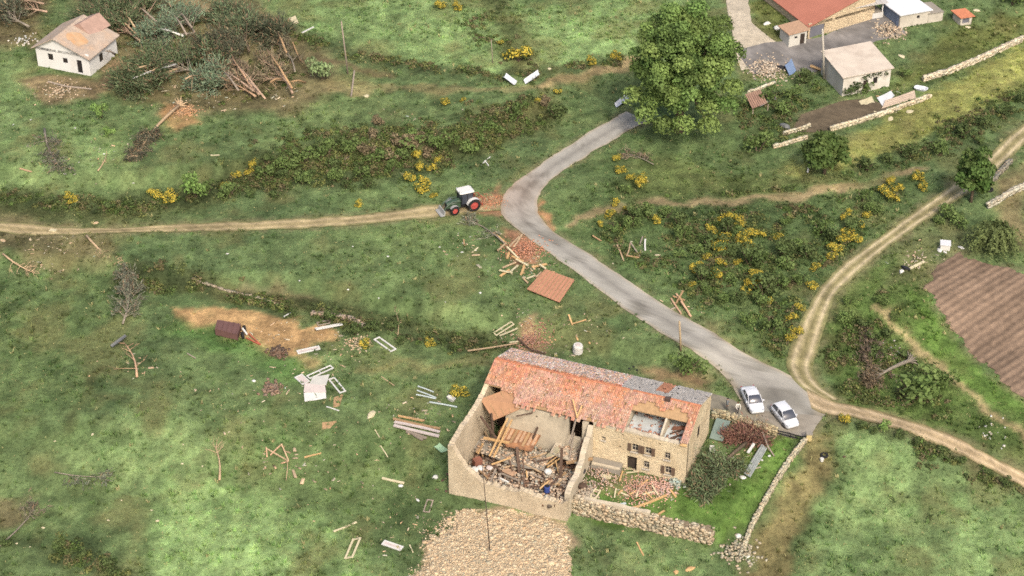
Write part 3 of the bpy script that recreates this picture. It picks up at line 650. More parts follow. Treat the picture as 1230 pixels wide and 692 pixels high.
bushes('dark', 'tall shrubs on the middle slope', 'tall dark shrub among the broom between road and farm track', [(872, 280, 1.8), (855, 300, 1.7), (900, 318, 1.9), (880, 306, 1.7), (842, 338, 1.6), (916, 352, 2.0), (890, 362, 1.6), (940, 306, 1.7), (970, 310, 1.9), (815, 272, 1.6), (760, 262, 1.5), (1022, 276, 1.6), (1000, 290, 1.5)])
bush('green', (910, 182), 2.4, 'spreading green bush below the small broken lean-to')
bush('green', (1126, 184), 2.3, 'wide green bush on the bank at the right end of the faint path')
bush('green', (1098, 478), 3.2, 'largest green bush, beside the uprooted tree at right')
bush('green', (1128, 462), 2.2, 'green bush right of the largest bush near the footpath')
bush('bright', (1062, 516), .9, 'small bright green bush on the edge of the field track', hs=1.4)
bushes('dark', 'dark bushes by the uprooted tree', 'dark bush above the uprooted tree right of the farm track', [(1045, 410, 1.4), (1035, 395, 1.2), (1065, 405, 1.3), (1050, 430, 1.3), (1085, 430, 1.2)])
bushes('green', 'bushes beside the farm track', 'green bush below the upright oval tree beside the farm track', [(1140, 262, 1.6), (1155, 272, 1.3), (1128, 268, 1.1)])
bushes('green', 'bushes between track and footpath', 'green bush between the farm track and the small footpath', [(1015, 385, 1.2), (1020, 365, 1.0), (1060, 365, 1.0), (1075, 385, 1.0), (1000, 430, .9)])
bushes('dark', 'verge bushes of the field track', 'dark low bush along the lower verge of the field track', [(1035, 515, .9), (1080, 525, .9), (1100, 534, .8), (1130, 545, .9), (1155, 555, .9), (1185, 572, .9), (1210, 585, .8), (1050, 520, .7)])
bushes('dark', 'terrace bank bushes', 'dark bush on the terrace bank right of the bare sandy patch', [(395, 388, 1.1), (425, 402, 1.2), (448, 396, 1.1), (470, 398, 1.0), (480, 412, .9), (530, 412, 1.0), (545, 420, .9)])
bushes('dark', 'orchard edge bushes', 'dark bush on the bank under the yellowish orchard strip', [(1040, 205, 1.6), (1065, 195, 1.5), (1090, 188, 1.5), (1155, 165, 1.8), (1180, 150, 1.7), (1205, 138, 1.7), (1225, 122, 1.6), (1175, 172, 1.2)])
bush('green', (1215, 6), 2.6, 'dark green bush at the top right corner')
bush('green', (952, 118), 1.5, 'green bush beside the concrete pole below the rubble')
bush('green', (925, 125), 1.6, 'green bush between the rubble heap and the broken lean-to')
bush('green', (980, 108), 1.3, 'green bush at the left wall of the shed with pale roof')
bush('green', (1040, 112), 1.3, 'green bush against the front of the pale-roofed shed')
bush('green', (1085, 92), 1.3, 'green bush at the right end of the pale-roofed shed')
bush('dark', (965, 100), 1.6, 'dark bush left of the concrete pole below the yard')
bush('green', (940, 135), 1.4, 'green bush above the garden plot corner')
bush('green', (882, 128), 1.8, 'green bush at the right foot of the tallest tree')
bushes('dark', 'bushes at the lower corner', 'dark bush at the bottom left corner', [(70, 660, 1.0), (100, 672, .9), (130, 685, 1.0), (10, 655, .8)])

# low scrub that fills the banks: one mass
def undergrowth(name, label, lines, polys, n, rgbs, seed, rad=(.25, .6)):
    r = np.random.RandomState(seed); pts = []
    for (g, hw, k) in lines:
        g = resample(P(np.array(g, float)), .5); i = r.randint(0, len(g), k); pts.append(g[i] + r.normal(0, hw, (k, 2)))
    for (g, k) in polys:
        g = P(np.array(g, float))[:, :2]; q = r.uniform(g.min(0), g.max(0), (k * 4, 2)); q = q[sd_poly(q[:, 0], q[:, 1], g) < 0][:k]; pts.append(q)
    p = np.vstack(pts); p = p[road_mask(p[:, 0], p[:, 1]) > .5]
    for pth in ([(690, 268), (735, 250), (790, 244), (850, 246), (905, 240), (960, 236), (1030, 225), (1110, 205)], [(1062, 372), (1085, 402), (1120, 432), (1160, 470)]): p = p[sd_line(p[:, 0], p[:, 1], P(np.array(pth, float))) > 1.5]
    p = p[fbm(p[:, 0] / 3, p[:, 1] / 3, 3, 3) > .46]; z = H(p[:, 0], p[:, 1])
    VV, CC = [], []
    for (x, y), h in zip(p, z):
        R_ = r.uniform(*rad); k = 30; d = sph(k, r); d[:, 2] = np.abs(d[:, 2]); q = np.array([x, y, h]) + d * R_ * r.uniform(.5, 1.1, (k, 1)) * np.array([1, 1, .9])
        v, _ = leaf_quads(q, d + r.normal(0, .5, (k, 3)), .13, .8, r); VV.append(v)
        CC.append(np.repeat(lin(rgbs[r.randint(len(rgbs))]) / EXPO * 1.6 * r.uniform(.7, 1.25) * r.uniform(.8, 1.2, (k, 1)), 4, 0))
    Vx = np.vstack(VV); o = link(name, np_mesh(name, Vx, np.arange(len(Vx)).reshape(-1, 4), M_fol, np.vstack(CC))); tag(o, label, 'undergrowth', kind='stuff')
undergrowth('undergrowth', 'tangled low scrub covering the banks and slopes',
  [([(150, 250), (200, 246), (300, 222), (400, 205), (520, 195), (600, 160)], 1.0, 900), ([(0, 238), (90, 246), (150, 250)], .8, 170), ([(300, 190), (420, 168), (540, 165), (650, 130)], 2.2, 900), ([(330, 208), (430, 198), (530, 185)], 2.2, 800), ([(150, 340), (330, 366), (470, 396), (590, 420)], .8, 400),
   ([(290, 22), (420, 66), (600, 92), (752, 72)], .7, 420), ([(1010, 508), (1240, 595)], .8, 260), ([(1040, 215), (1240, 110)], 1.6, 350), ([(560, 20), (640, 90)], 1.3, 120), ([(1010, 470), (1110, 480)], 2, 180), ([(60, 655), (160, 692)], 1, 80), ([(190, 335), (250, 348)], .8, 80)],
  [([(730, 240), (1100, 210), (1000, 330), (950, 440), (840, 370), (720, 290)], 1500), ([(985, 420), (1060, 350), (1130, 430), (1120, 500), (1020, 480)], 350), ([(880, 120), (990, 105), (960, 165), (900, 185)], 220), ([(110, 0), (290, 10), (400, 110), (230, 130), (140, 110)], 350)], 0,
  [(78, 92, 48), (92, 100, 58), (104, 98, 66), (84, 104, 52), (112, 116, 66), (80, 92, 54), (108, 100, 72)], 77, (.3, .8))

# fallen and stripped trees
def fallen(name, label, px0, px1, r0, nb, bl, nf, rgb=(84, 94, 68), wood=None, group=None, seed=1, roots=False, t0=.25, lift=.25, up=.6, leaf=.16, bend=.05, cat='fallen tree', nsub=2):
    a = P(px0); b = P(px1); a[2] += lift + r0; b[2] += lift * .6 + r0 * .5; wood = wood or M_pinkb
    r = np.random.RandomState(seed); t = thing(name, label, cat, (a[0], a[1], a[2] - lift - r0), group)
    ax = b - a; ln = np.linalg.norm(ax); ax = ax / ln; side = np.cross(ax, [0, 0, 1]); side /= np.linalg.norm(side)
    pts = [a + (b - a) * k + side * bend * ln * math.sin(k * 3.1) for k in np.linspace(0, 1, 6)]
    MB().tube(pts, [r0, r0 * .9, r0 * .78, r0 * .62, r0 * .45, r0 * .22], 7).build('trunk', wood, t, smooth=True)
    br = MB(); LP, LN = [], []
    for i in range(nb):
        k = r.uniform(t0, 1.0); p = a + (b - a) * k + side * bend * ln * math.sin(k * 3.1)
        d = ax * r.uniform(.2, .9) + side * r.uniform(-1, 1) + np.array([0, 0, r.uniform(-.15, up)]); d /= np.linalg.norm(d)
        L = bl * r.uniform(.5, 1.15) * (1.15 - .5 * k)
        m = p + d * L * .55 + r.normal(0, .08, 3); e = p + d * L + np.array([0, 0, -.12 * L]) + r.normal(0, .12, 3)
        for q in (m, e): q[2] = max(q[2], float(H(q[0], q[1])) + .06)
        br.tube([p, m, e], [r0 * .32, r0 * .2, r0 * .06], 4)
        ends = [(m, e)]
        for j in range(nsub):
            q0 = m + (e - m) * r.uniform(0, .6); q1 = q0 + d * L * .3 + r.normal(0, .28 * L, 3) * .8; q1[2] = max(q1[2], float(H(q1[0], q1[1])) + .05)
            br.tube([q0, q1], [r0 * .13, r0 * .04], 3); ends.append((q0, q1))
        if nf:
            for (q0, q1) in ends:
                kk = max(2, int(nf / nb / len(ends))); u = r.uniform(.0, 1.1, (kk, 1)); pp = q0 + (q1 - q0) * u + r.normal(0, .17 + .06 * bl, (kk, 3)) * np.array([1, 1, .6])
                LP.append(pp); LN.append(np.tile((q1 - q0) / (np.linalg.norm(q1 - q0) + 1e-6), (kk, 1)) + r.normal(0, .35, (kk, 3)))
    if nb: br.build('branches', wood, t)
    if nf:
        LP = np.vstack(LP); LP[:, 2] = np.maximum(LP[:, 2], H(LP[:, 0], LP[:, 1]) + .04); v, f = spray_quads(LP, np.vstack(LN), leaf * 1.7, .2, r)
        c = np.where(r.rand(len(LP), 1) < .12, lin((136, 116, 92)), lin(np.array(rgb))) / EXPO * 1.65 * r.uniform(.65, 1.35, (len(LP), 1)) * (1 + r.uniform(-.06, .06, (len(LP), 3)))
        link('foliage', np_mesh('foliage', v - root_loc(t), f, M_fol, np.repeat(c, 4, 0)), t)
    if roots:
        rp = MB()
        for i in range(11):
            an = i / 11 * 6.28; d = side * math.cos(an) + np.array([0, 0, 1]) * math.sin(an) - ax * .5; e = a + d * r.uniform(.5, .95) * roots; e[2] = max(e[2], float(H(e[0], e[1])) + .03)
            rp.tube([a + ax * .1, a + d * .4 * roots, e], [r0 * .8, r0 * .5, r0 * .12], 5)
        rp.build('roots', wood, t)
    return t
G = 'fallen pines around the cottage'
PD, PG, PB = (88, 100, 70), (110, 126, 100), (112, 104, 82)
FT = [
 ('fallen pine whose dark crown leans against the white cottage', (170, 58), (118, 26), .16, 46, 3.6, 4200, PD, M_pinkb),
 ('fallen pine lying parallel above the pine against the cottage', (190, 40), (135, 2), .15, 34, 3.2, 3000, PD, M_pinkb),
 ('fallen pine with greyish needles at centre of the pine wreck', (232, 48), (180, 52), .13, 26, 2.6, 2200, PG, M_greyb),
 ('fallen pine with bare pale branches at the top of the pine wreck', (238, 52), (206, 20), .13, 24, 2.4, 900, PG, M_greyb),
 ('snapped pine with bright orange wood across the pine wreck', (224, 70), (266, 82), .15, 22, 2.6, 1100, PD, M_rust),
 ('fallen pine with white stripped branches below the cottage', (216, 90), (158, 112), .14, 34, 3.2, 3200, PD, M_pale),
 ('fallen dark pine crown spread behind the white stripped branches', (250, 96), (176, 86), .14, 34, 3.2, 3000, PD, M_greyb),
 ('broken reddish pine trunk, longer of two lying side by side', (312, 122), (268, 84), .13, 20, 2.0, 300, PB, M_pinkb),
 ('broken reddish pine trunk, shorter of two lying side by side', (308, 124), (262, 99), .12, 22, 2.0, 300, PB, M_rust),
 ('bare broken trunk crossing the right of the pine wreck', (352, 120), (320, 80), .13, 22, 2.4, 300, PB, M_pinkb),
 ('thin bare trunk pointing up right of the pine wreck centre', (355, 94), (334, 55), .1, 14, 1.6, 200, PB, M_greyb),
 ('dark tangled pine crown at the top of the pine wreck', (300, 70), (268, 20), .14, 34, 2.8, 2600, (92, 104, 76), M_bark),
 ('dark brown pine crown in the middle of the pine wreck', (300, 90), (250, 60), .14, 30, 2.8, 2200, (82, 84, 66), M_bark),
 ('fallen pine crown just below the meadow edge at right of the wreck', (352, 66), (312, 42), .12, 26, 2.4, 1800, (78, 84, 64), M_bark),
 ('fallen pine crown with grey green needles at lower centre of the wreck', (290, 110), (236, 104), .12, 26, 2.4, 1700, PG, M_greyb),
 ('fallen bushy pine top above the left white house corner', (175, 12), (130, 38), .12, 30, 2.8, 2400, PD, M_greyb),
 ('bare trunk lying behind cottage roof at top left', (58, 22), (14, 14), .13, 22, 2.4, 500, PB, M_pinkb),
 ('dark fallen crown behind the cottage at the left edge', (36, 40), (-10, 20), .14, 30, 2.8, 2200, (86, 90, 72), M_greyb),
 ('brown fallen crown at the top left corner', (80, 4), (20, -4), .14, 28, 2.8, 1600, PB, M_bark),
]
for i, (lb, a_, b_, r0, nb, bl, nf, rgb, wd) in enumerate(FT):
    fallen('fallen_pine', lb, a_, b_, r0 * 1.35, int(nb * 1.5), bl * 1.5, int(nf * 2.3), np.array(rgb) * 1.05, wd, G, 200 + i, up=.95, lift=.9, nsub=3, leaf=.19)
fallen('fallen_pine', 'uprooted pine with dark drooping crown alone in the meadow below the wreck', (216, 130), (164, 192), .24, 46, 2.2, 2400, (92, 92, 74), M_pale, None, 301, roots=1.3, t0=.42, up=.15)
fallen('stripped_tree', 'stripped fallen tree with grey bare branches at the far left meadow', (54, 158), (74, 204), .17, 44, 2.2, 700, (116, 116, 100), M_greyb, None, 302, up=.7, t0=.15)
fallen('stripped_tree', 'grey bare bush-like tree torn open left of the sandy patch', (148, 392), (152, 330), .13, 50, 2.2, 1200, (110, 112, 94), M_greyb, None, 303, up=1.0, t0=.1)
fallen('snapped_tree', 'broken pale trunk with splinters just below the dirt track', (104, 286), (150, 322), .15, 16, 1.5, 0, wood=M_pale, seed=304)
fallen('snapped_tree', 'pale forked trunk lying at the left edge below the dirt track', (4, 308), (42, 330), .14, 18, 1.7, 0, wood=M_pale, seed=305)
fallen('broken_branch', 'curved broken branch hung with a bent grey metal sheet', (165, 456), (148, 412), .14, 8, 2.2, 0, wood=M_rust, seed=306, bend=.06, up=.3, t0=.2)
fallen('broken_branch', 'forked bare branch upright in the dark lower left meadow', (264, 580), (259, 538), .13, 8, 1.9, 0, wood=M_pale, seed=307, t0=.7, up=.4)
fallen('broken_branch', 'long thin bare branch at the left edge of the lower meadow', (-4, 662), (46, 606), .1, 8, 1.7, 200, (116, 110, 90), wood=M_greyb, seed=308, t0=.6)
fallen('broken_branch', 'thin grey branch flat in the lower left meadow', (66, 570), (130, 574), .07, 12, 1.6, 250, (120, 124, 104), wood=M_greyb, seed=309, up=.1)
fallen('fallen_branch', 'grey bare branchy treetop lying between tractor and roof panel', (606, 295), (556, 262), .11, 22, 1.8, 300, (128, 130, 110), M_greyb, None, 310, up=.4, t0=.1)
fallen('uprooted_tree', 'uprooted tree with bare pale trunk right of the road junction', (1092, 437), (1042, 464),   .24, 22, 2.3, 900, (112, 98, 78), M_greyb, None, 311, roots=1.2, t0=.45, up=.3)
fallen('stripped_tree', 'grey dead bush of bare branches above the uprooted tree', (1040, 450), (1040, 405), .1, 34, 1.7, 700, (98, 86, 74), M_bark, None, 312, up=.8, t0=.1)
fallen('broken_branch', 'long bare branch slanting across the hedge bank', (414, 194), (446, 170), .1, 6, 1.2, 0, wood=M_greyb, seed=313)
fallen('broken_branch', 'brown thin branches fallen inside the road bend below the path', (785, 200), (750, 185), .07, 22, 1.6, 300, (124, 112, 92), wood=M_greyb, seed=315, up=.2)
fallen('broken_branch', 'small split branch in grass left of the uprooted pine', (118, 208), (128, 186), .1, 5, .9, 0, wood=M_pale, seed=316)
fallen('broken_branch', 'pale forked twig standing above the sandy patch edge', (478, 405), (474, 372), .05, 6, 1.0, 0, wood=M_pale, seed=317, up=.6)
# the cypress that fell into the yard
fallen('fallen_conifer', 'fallen grey green conifer crown in the yard at the farmhouse corner', (896, 536), (842, 596), .22, 70, 2.6, 6500, (98, 110, 78), M_bark, None, 320, t0=.3, up=.75, leaf=.17, nsub=3)
fallen('dead_hedge', 'reddish brown heap of dead branches in the yard under the stone wall', (930, 528), (876, 528), .12, 80, 1.9, 3000, (124, 90, 78), M_bark, None, 321, t0=.0, up=.6, leaf=.14, cat='dead hedge')
# ------------------------------------------------------------------ masonry
def stone_mat(name, rgb, mortar, scale=3.0, var=.3, bump=.05, rgb2=None):
    m = mat(name, rgb, var=.12, scale=.5, fine=6, bump=0, rgb2=rgb2, spec=.15, thr=.55); t = m.node_tree; N = t.nodes; L = t.links; b = N['Principled BSDF']
    tc = N.new('ShaderNodeTexCoord'); vo = N.new('ShaderNodeTexVoronoi'); vo.inputs['Scale'].default_value = scale; vo.inputs['Randomness'].default_value = .95
    mp = N.new('ShaderNodeMapping'); mp.inputs['Scale'].default_value = (1, 1, 1.5); L.new(tc.outputs['Object'], mp.inputs[0]); L.new(mp.outputs[0], vo.inputs['Vector'])
    ve = N.new('ShaderNodeTexVoronoi'); ve.feature = 'DISTANCE_TO_EDGE'; ve.inputs['Scale'].default_value = scale; ve.inputs['Randomness'].default_value = .95; L.new(mp.outputs[0], ve.inputs['Vector'])
    sep = N.new('ShaderNodeSeparateColor'); L.new(vo.outputs['Color'], sep.inputs[0])
    r = N.new('ShaderNodeMapRange'); r.inputs[3].default_value = 1 - var; r.inputs[4].default_value = 1 + var; L.new(sep.outputs[0], r.inputs[0])
    base = b.inputs['Base Color'].links[0].from_socket
    cc = N.new('ShaderNodeCombineColor'); [L.new(r.outputs[0], cc.inputs[k]) for k in range(3)]
    mu = N.new('ShaderNodeMix'); mu.data_type = 'RGBA'; mu.blend_type = 'MULTIPLY'; mu.inputs[0].default_value = 1; L.new(base, mu.inputs[6]); L.new(cc.outputs[0], mu.inputs[7])
    e = N.new('ShaderNodeMapRange'); e.inputs[1].default_value = .02; e.inputs[2].default_value = .09; L.new(ve.outputs[0], e.inputs[0])
    mx = N.new('ShaderNodeMix'); mx.data_type = 'RGBA'; L.new(e.outputs[0], mx.inputs[0]); mx.inputs[6].default_value = (*alb(mortar), 1); L.new(mu.outputs[2], mx.inputs[7])
    L.new(mx.outputs[2], b.inputs['Base Color'])
    bp = N.new('ShaderNodeBump'); bp.inputs['Distance'].default_value = bump; L.new(e.outputs[0], bp.inputs['Height']); L.new(bp.outputs[0], b.inputs['Normal'])
    return m
M_wall = stone_mat('tan_rubble_masonry', (240, 220, 184), (230, 212, 178), 2.6, .12, .02, rgb2=(220, 196, 158))
M_inner = mat('pale_lime_plaster', (222, 208, 182), var=.1, scale=.6, fine=3, rgb2=(194, 182, 160), thr=.56, bump=.02)
M_innerw = stone_mat('worn_barn_masonry', (226, 208, 178), (218, 202, 174), 3.2, .09, .012, rgb2=(196, 178, 150))
M_stone = mat('wall_stone', attr=True, var=.16, scale=2, fine=9, bump=.03, spec=.12)
M_dark = mat('dark_glass', (52, 50, 52), rough=.25, var=.1, spec=.5)
M_void = mat('dark_boards', (70, 60, 52), var=.25)
M_white = mat('white_paint', (232, 230, 224), var=.05, scale=1.5, rough=.6, jitter=.03)
M_shut = mat('brown_shutter', (112, 92, 76), var=.2)
M_frame = mat('window_frame_paint', (206, 196, 178), var=.1)
M_board = mat('raw_boards', (190, 156, 116), var=.16, scale=3, jitter=.12, bump=.01)
M_beam = mat('yellow_beam', (222, 182, 128), var=.14, scale=3, jitter=.1, bump=.01)
M_old = mat('old_dark_timber', (104, 84, 70), var=.25, scale=3, jitter=.2, bump=.01)
M_greyw = mat('weathered_grey_wood', (168, 154, 138), var=.18, scale=4, jitter=.12, bump=.01)
M_conc = mat('grey_concrete', (164, 156, 142), var=.14, scale=.7, fine=5, bump=.01)
M_mauve = mat('attic_floor_white', (214, 220, 218), var=.07, scale=.5, rgb2=(190, 180, 168), thr=.66)

def wall_open(mb, a, b, tv, z0, z1, op=()):
    """wall from a to b (xy), thickness vector tv, openings (s0, s1, z0, z1) in metres along the wall."""
    a = np.asarray(a, float)[:2]; b = np.asarray(b, float)[:2]; L_ = np.linalg.norm(b - a); e = (b - a) / L_; tv = np.asarray(tv, float)[:2]
    xs = sorted({0, L_, *[q for o in op for q in o[:2]]}); zs = sorted({z0, z1, *[q for o in op for q in o[2:]]})
    for i in range(len(xs) - 1):
        for j in range(len(zs) - 1):
            cx, cz = (xs[i] + xs[i + 1]) / 2, (zs[j] + zs[j + 1]) / 2
            if any(o[0] < cx < o[1] and o[2] < cz < o[3] for o in op): continue
            c = a + e * cx + tv / 2
            mb.box((c[0], c[1], cz), (*(e * (xs[i + 1] - xs[i]) / 2), 0), (*(tv / 2), 0), (0, 0, (zs[j + 1] - zs[j]) / 2))
    return mb
def rag_wall(mb, a, b, tv, z0, prof, step=.2, jit=.12, seed=1):
    r = np.random.RandomState(seed); a = np.asarray(a, float)[:2]; b = np.asarray(b, float)[:2]; tv = np.asarray(tv, float)[:2]; L_ = np.linalg.norm(b - a); n = int(L_ / step) + 2
    t = np.linspace(0, 1, n); zz = np.interp(t, [p[0] for p in prof], [p[1] for p in prof]) + jit * 4.5 * (fbm(t * L_ / 1.1 + seed, t * 0 + seed, seed, 3) - .5) + r.normal(0, jit * .28, n); zi = zz + r.normal(0, jit * .35, n)
    b0 = len(mb.v)
    for k in range(n):
        p = a + (b - a) * t[k]; q = p + tv; mb.v += [(p[0], p[1], z0), (p[0], p[1], zz[k]), (q[0], q[1], zi[k]), (q[0], q[1], z0)]
    for k in range(n - 1):
        i = b0 + 4 * k
        for j in range(4): mb.f.append((i + j, i + (j + 1) % 4, i + 4 + (j + 1) % 4, i + 4 + j))
    mb.f.append((b0, b0 + 1, b0 + 2, b0 + 3)); e = b0 + 4 * (n - 1); mb.f.append((e + 3, e + 2, e + 1, e)); return mb
CUBE = np.array([(-1, -1, -1), (1, -1, -1), (1, 1, -1), (-1, 1, -1), (-1, -1, 1), (1, -1, 1), (1, 1, 1), (-1, 1, 1)], float)
CUBF = np.array([(0, 3, 2, 1), (4, 5, 6, 7), (0, 1, 5, 4), (2, 3, 7, 6), (1, 2, 6, 5), (3, 0, 4, 7)])
def stones_mesh(name, pos, size, rot, rgb, seed, origin=(0, 0, 0), flat=.7, jit=.22, m=None, var=.22, hue=6):
    r = np.random.RandomState(seed); n = len(pos); pos = np.asarray(pos, float)
    v = CUBE[None] * (1 + r.uniform(-jit, jit, (n, 8, 3))) ; v[:, 4:, :2] *= .82
    s = np.asarray(size, float).reshape(n, -1); s = np.repeat(s, 3, 1) * np.array([1.25, .85, flat]) if s.shape[1] == 1 else s
    v = v * s[:, None, :]
    c, sn = np.cos(rot), np.sin(rot); x = v[..., 0] * c[:, None] - v[..., 1] * sn[:, None]; y = v[..., 0] * sn[:, None] + v[..., 1] * c[:, None]; v[..., 0] = x; v[..., 1] = y
    v = v + pos[:, None, :] - np.asarray(origin)
    F = (CUBF[None] + 8 * np.arange(n)[:, None, None]).reshape(-1, 4)
    col = lin(np.asarray(rgb, float)) / EXPO * r.uniform(1 - var, 1 + var, (n, 1)) * (1 + r.normal(0, hue * .006, (n, 1)) * np.array([1.0, -.2, -1.0]))
    return np_mesh(name, v.reshape(-1, 3), F, m or M_stone, np.repeat(col, 8, 0))
def stone_wall(name, label, px, h, th, rgb, s=.3, seed=1, dz=0., world=None, hvar=.15, group=None, core=True):
    g = resample(P(np.array(px, float)) if world is None else np.asarray(world, float), s * .95); r = np.random.RandomState(seed); n = len(g)
    t = thing(name, label, 'wall', (g[0, 0], g[0, 1], float(H(*g[0])) + dz), group)
    d = np.gradient(g, axis=0); d /= np.linalg.norm(d, axis=1, keepdims=True); nn = np.c_[-d[:, 1], d[:, 0]]
    pos, sz, rot = [], [], []; rows = max(1, int(h / (s * .62))); acr = max(1, int(round(th / (s * .9))))
    for i in range(n):
        hv = r.uniform(1 - hvar, 1.0); top = int(round(rows * hv)) if rows > 2 else rows
        for j in range(top):
            for k in range(acr):
                if 0 < j < top - 1 and 0 < k < acr - 1: continue
                o = (k - (acr - 1) / 2) * th / acr + r.normal(0, .03); p = g[i] + nn[i] * o + d[i] * r.normal(0, .06)
                pos.append((p[0], p[1], float(H(*g[i])) + dz + (j + .45) * h / rows * 1.0 + r.normal(0, .025))); sz.append(s * .56 * r.uniform(.75, 1.25)); rot.append(math.atan2(d[i, 1], d[i, 0]) + r.normal(0, .2))
    o = link('stones', stones_mesh('stones', pos, sz, np.array(rot), rgb, seed, root_loc(t), .72), t); o['kind'] = 'stuff'
    if core and h > .8:
        b = MB()
        for i in range(n - 1):
            a_, b_ = g[i], g[i + 1]; z = float(H(*a_)) + dz; b.beam((*a_, z + h * .4), (*b_, z + h * .4), th * .7, h * .8)
        b.build('core', M_wall, t)
    return t

# ------------------------------------------------------------------ the ruined farmhouse
HA = R(-21); HD = np.array([math.cos(HA), math.sin(HA)]); HN = np.array([-HD[1], HD[0]]); HO = np.array([-6.03, -39.77])
def Q(u, v, z=0.): p = HO + u * HD + v * HN; return np.array([p[0], p[1], z])
def UV(px, py, z): p = PZ(px, py, z)[:2] - HO; return p @ HD, p @ HN
U0, U1, V0, V1, EZ, VR, RZ = -.6, 22.4, 8.7, 17.6, 7.4, 13.15, 9.15
UB = 12.2                                            # the wall between barn and dwelling
farm = thing('ruined_farmhouse', 'large stone farmhouse, its orange roof torn open and the front left barn collapsed', 'house', (*Q(0, 0)[:2], float(H(*Q(0, 0)[:2]))))
b = MB(); rag_wall(b, Q(-.6, 0)[:2], Q(-.6, V0)[:2], HD * .55, -.6, [(0, 7.3), (.3, 7.5), (.6, 7.35), (1, 7.45)], jit=.12, seed=2); b.build('wall', M_innerw, farm)['label'] = 'tall bare barn side wall, plastered inside'
b = MB(); rag_wall(b, Q(-.05, 0)[:2], Q(UB, .9)[:2], HN * .6, -.6, [(0, 7.2), (.03, 6.6), (.1, 4.9), (.2, 3.6), (.3, 3.0), (.5, 2.75), (.65, 2.95), (.8, 2.6), (.93, 2.45), (1, 3.1)], jit=.2, seed=3); b.build('wall', M_innerw, farm)['label'] = 'broken low front wall of the barn'
b = MB(); rag_wall(b, Q(UB - .55, 1.5)[:2], Q(UB - .55, V0)[:2], HD * .6, -.6, [(0, 3.5), (.2, 3.8), (.4, 3.7), (.6, 4.7), (.8, 5.9), (1, 6.9)], jit=.24, seed=4); b.build('wall', M_inner, farm)['label'] = 'ragged broken wall between barn and dwelling'
# the dwelling's facade with real openings
win = [(13.15, 13.6, 5.4, 5.85), (16.45, 17.15, 4.85, 5.85), (17.9, 18.6, 4.85, 5.85), (20.0, 20.65, 4.8, 5.75), (17.8, 18.45, 2.95, 3.95), (20.15, 20.85, 2.9, 3.95), (15.3, 15.55, 6.5, 6.75), (17.2, 17.45, 6.5, 6.75), (19.3, 19.55, 6.5, 6.75), (15.0, 15.3, 4.9, 5.15)]
door = (16.0, 17.1, 2.2, 4.1)
b = MB(); wall_open(b, Q(UB, V0)[:2], Q(U1, V0)[:2], HN * .55, -.5, 7.15, [(w_[0] - UB, w_[1] - UB, w_[2], w_[3]) for w_ in win] + [(door[0] - UB, door[1] - UB, door[2], door[3])]); b.build('wall', M_wall, farm)['label'] = 'standing tan front wall of the dwelling with two rows of windows'
b = MB(); rag_wall(b, Q(UB, V0 - .02)[:2], Q(15.4, V0 - .02)[:2], HN * .58, 7.13, [(0, 7.35), (1, 7.4)], jit=.02, seed=6); rag_wall(b, Q(15.4, V0 - .02)[:2], Q(U1, V0 - .02)[:2], HN * .58, 7.13, [(0, 7.35), (.3, 7.3), (.6, 7.25), (.9, 7.22), (1, 7.4)], jit=.05, seed=7); b.build('cornice', M_inner, farm)
for i, w_ in enumerate(win):
    big = w_[1] - w_[0] > .4
    wn = MB().box(Q((w_[0] + w_[1]) / 2, V0 + .3, (w_[2] + w_[3]) / 2), (*(HD * (w_[1] - w_[0]) / 2), 0), (*(HN * .02), 0), (0, 0, (w_[3] - w_[2]) / 2)).build('window', M_dark, farm)
    if not big: continue
    f = MB()
    for s_ in (w_[0] + .04, (w_[0] + w_[1]) / 2, w_[1] - .04): f.beam(Q(s_, V0 + .26, w_[2]), Q(s_, V0 + .26, w_[3]), .05, .05, (*HN, 0))
    for z_ in (w_[2] + .04, (w_[2] + w_[3]) / 2): f.beam(Q(w_[0], V0 + .26, z_), Q(w_[1], V0 + .26, z_), .05, .05)
    f.build('frame', M_frame, wn)
    MB().beam(Q(w_[0] - .1, V0 - .05, w_[2] - .05), Q(w_[1] + .1, V0 - .05, w_[2] - .05), .25, .1).build('sill', M_frame, wn)
    if i in (1, 2, 5):
        for s_ in (w_[0] - .22, w_[1] + .22): MB().box(Q(s_, V0 - .06, (w_[2] + w_[3]) / 2), (*(HD * .18), 0), (*(HN * .03), 0), (0, 0, .5)).build('shutter', M_shut, farm)
dr = MB().box(Q(16.55, V0 + .4, 3.15), (*(HD * .55), 0), (*(HN * .03), 0), (0, 0, .95)).build('door', M_void, farm)
# side and back walls
def gable(u, tv, nm, m, lab=None):
    o = MB().prism([Q(u, V0 + .02, -.5), Q(u, V0 + .02, EZ), Q(u, VR, RZ - .02), Q(u, V1, EZ), Q(u, V1, -.5)], (*(HD * tv), 0)).build(nm, m, farm)
    if lab: o['label'] = lab
    return o
gable(U1 - .5, .5, 'gable_wall', M_wall, 'tan right gable wall with a small arched window'); gable(U0, .5, 'gable_wall', M_wall); gable(UB + .3, .4, 'cross_wall', M_inner)
MB().prism([Q(U0 + .5, V1 - .5, -.5), Q(U0 + .5, V1 - .5, EZ - .05), Q(U1 - .5, V1 - .5, EZ - .05), Q(U1 - .5, V1 - .5, -.5)], (*(HN * .5), 0)).build('back_wall', M_wall, farm)
aw = MB().prism([Q(U1 + .004, VR - .35 + .35 * math.cos(t) + .1, 6.3 + .45 * math.sin(t)) for t in np.linspace(0, math.pi, 9)] + [Q(U1 + .004, VR - .6, 5.4), Q(U1 + .004, VR + .1, 5.4)], (*(HD * .02), 0)).build('arched_window', M_void, farm)
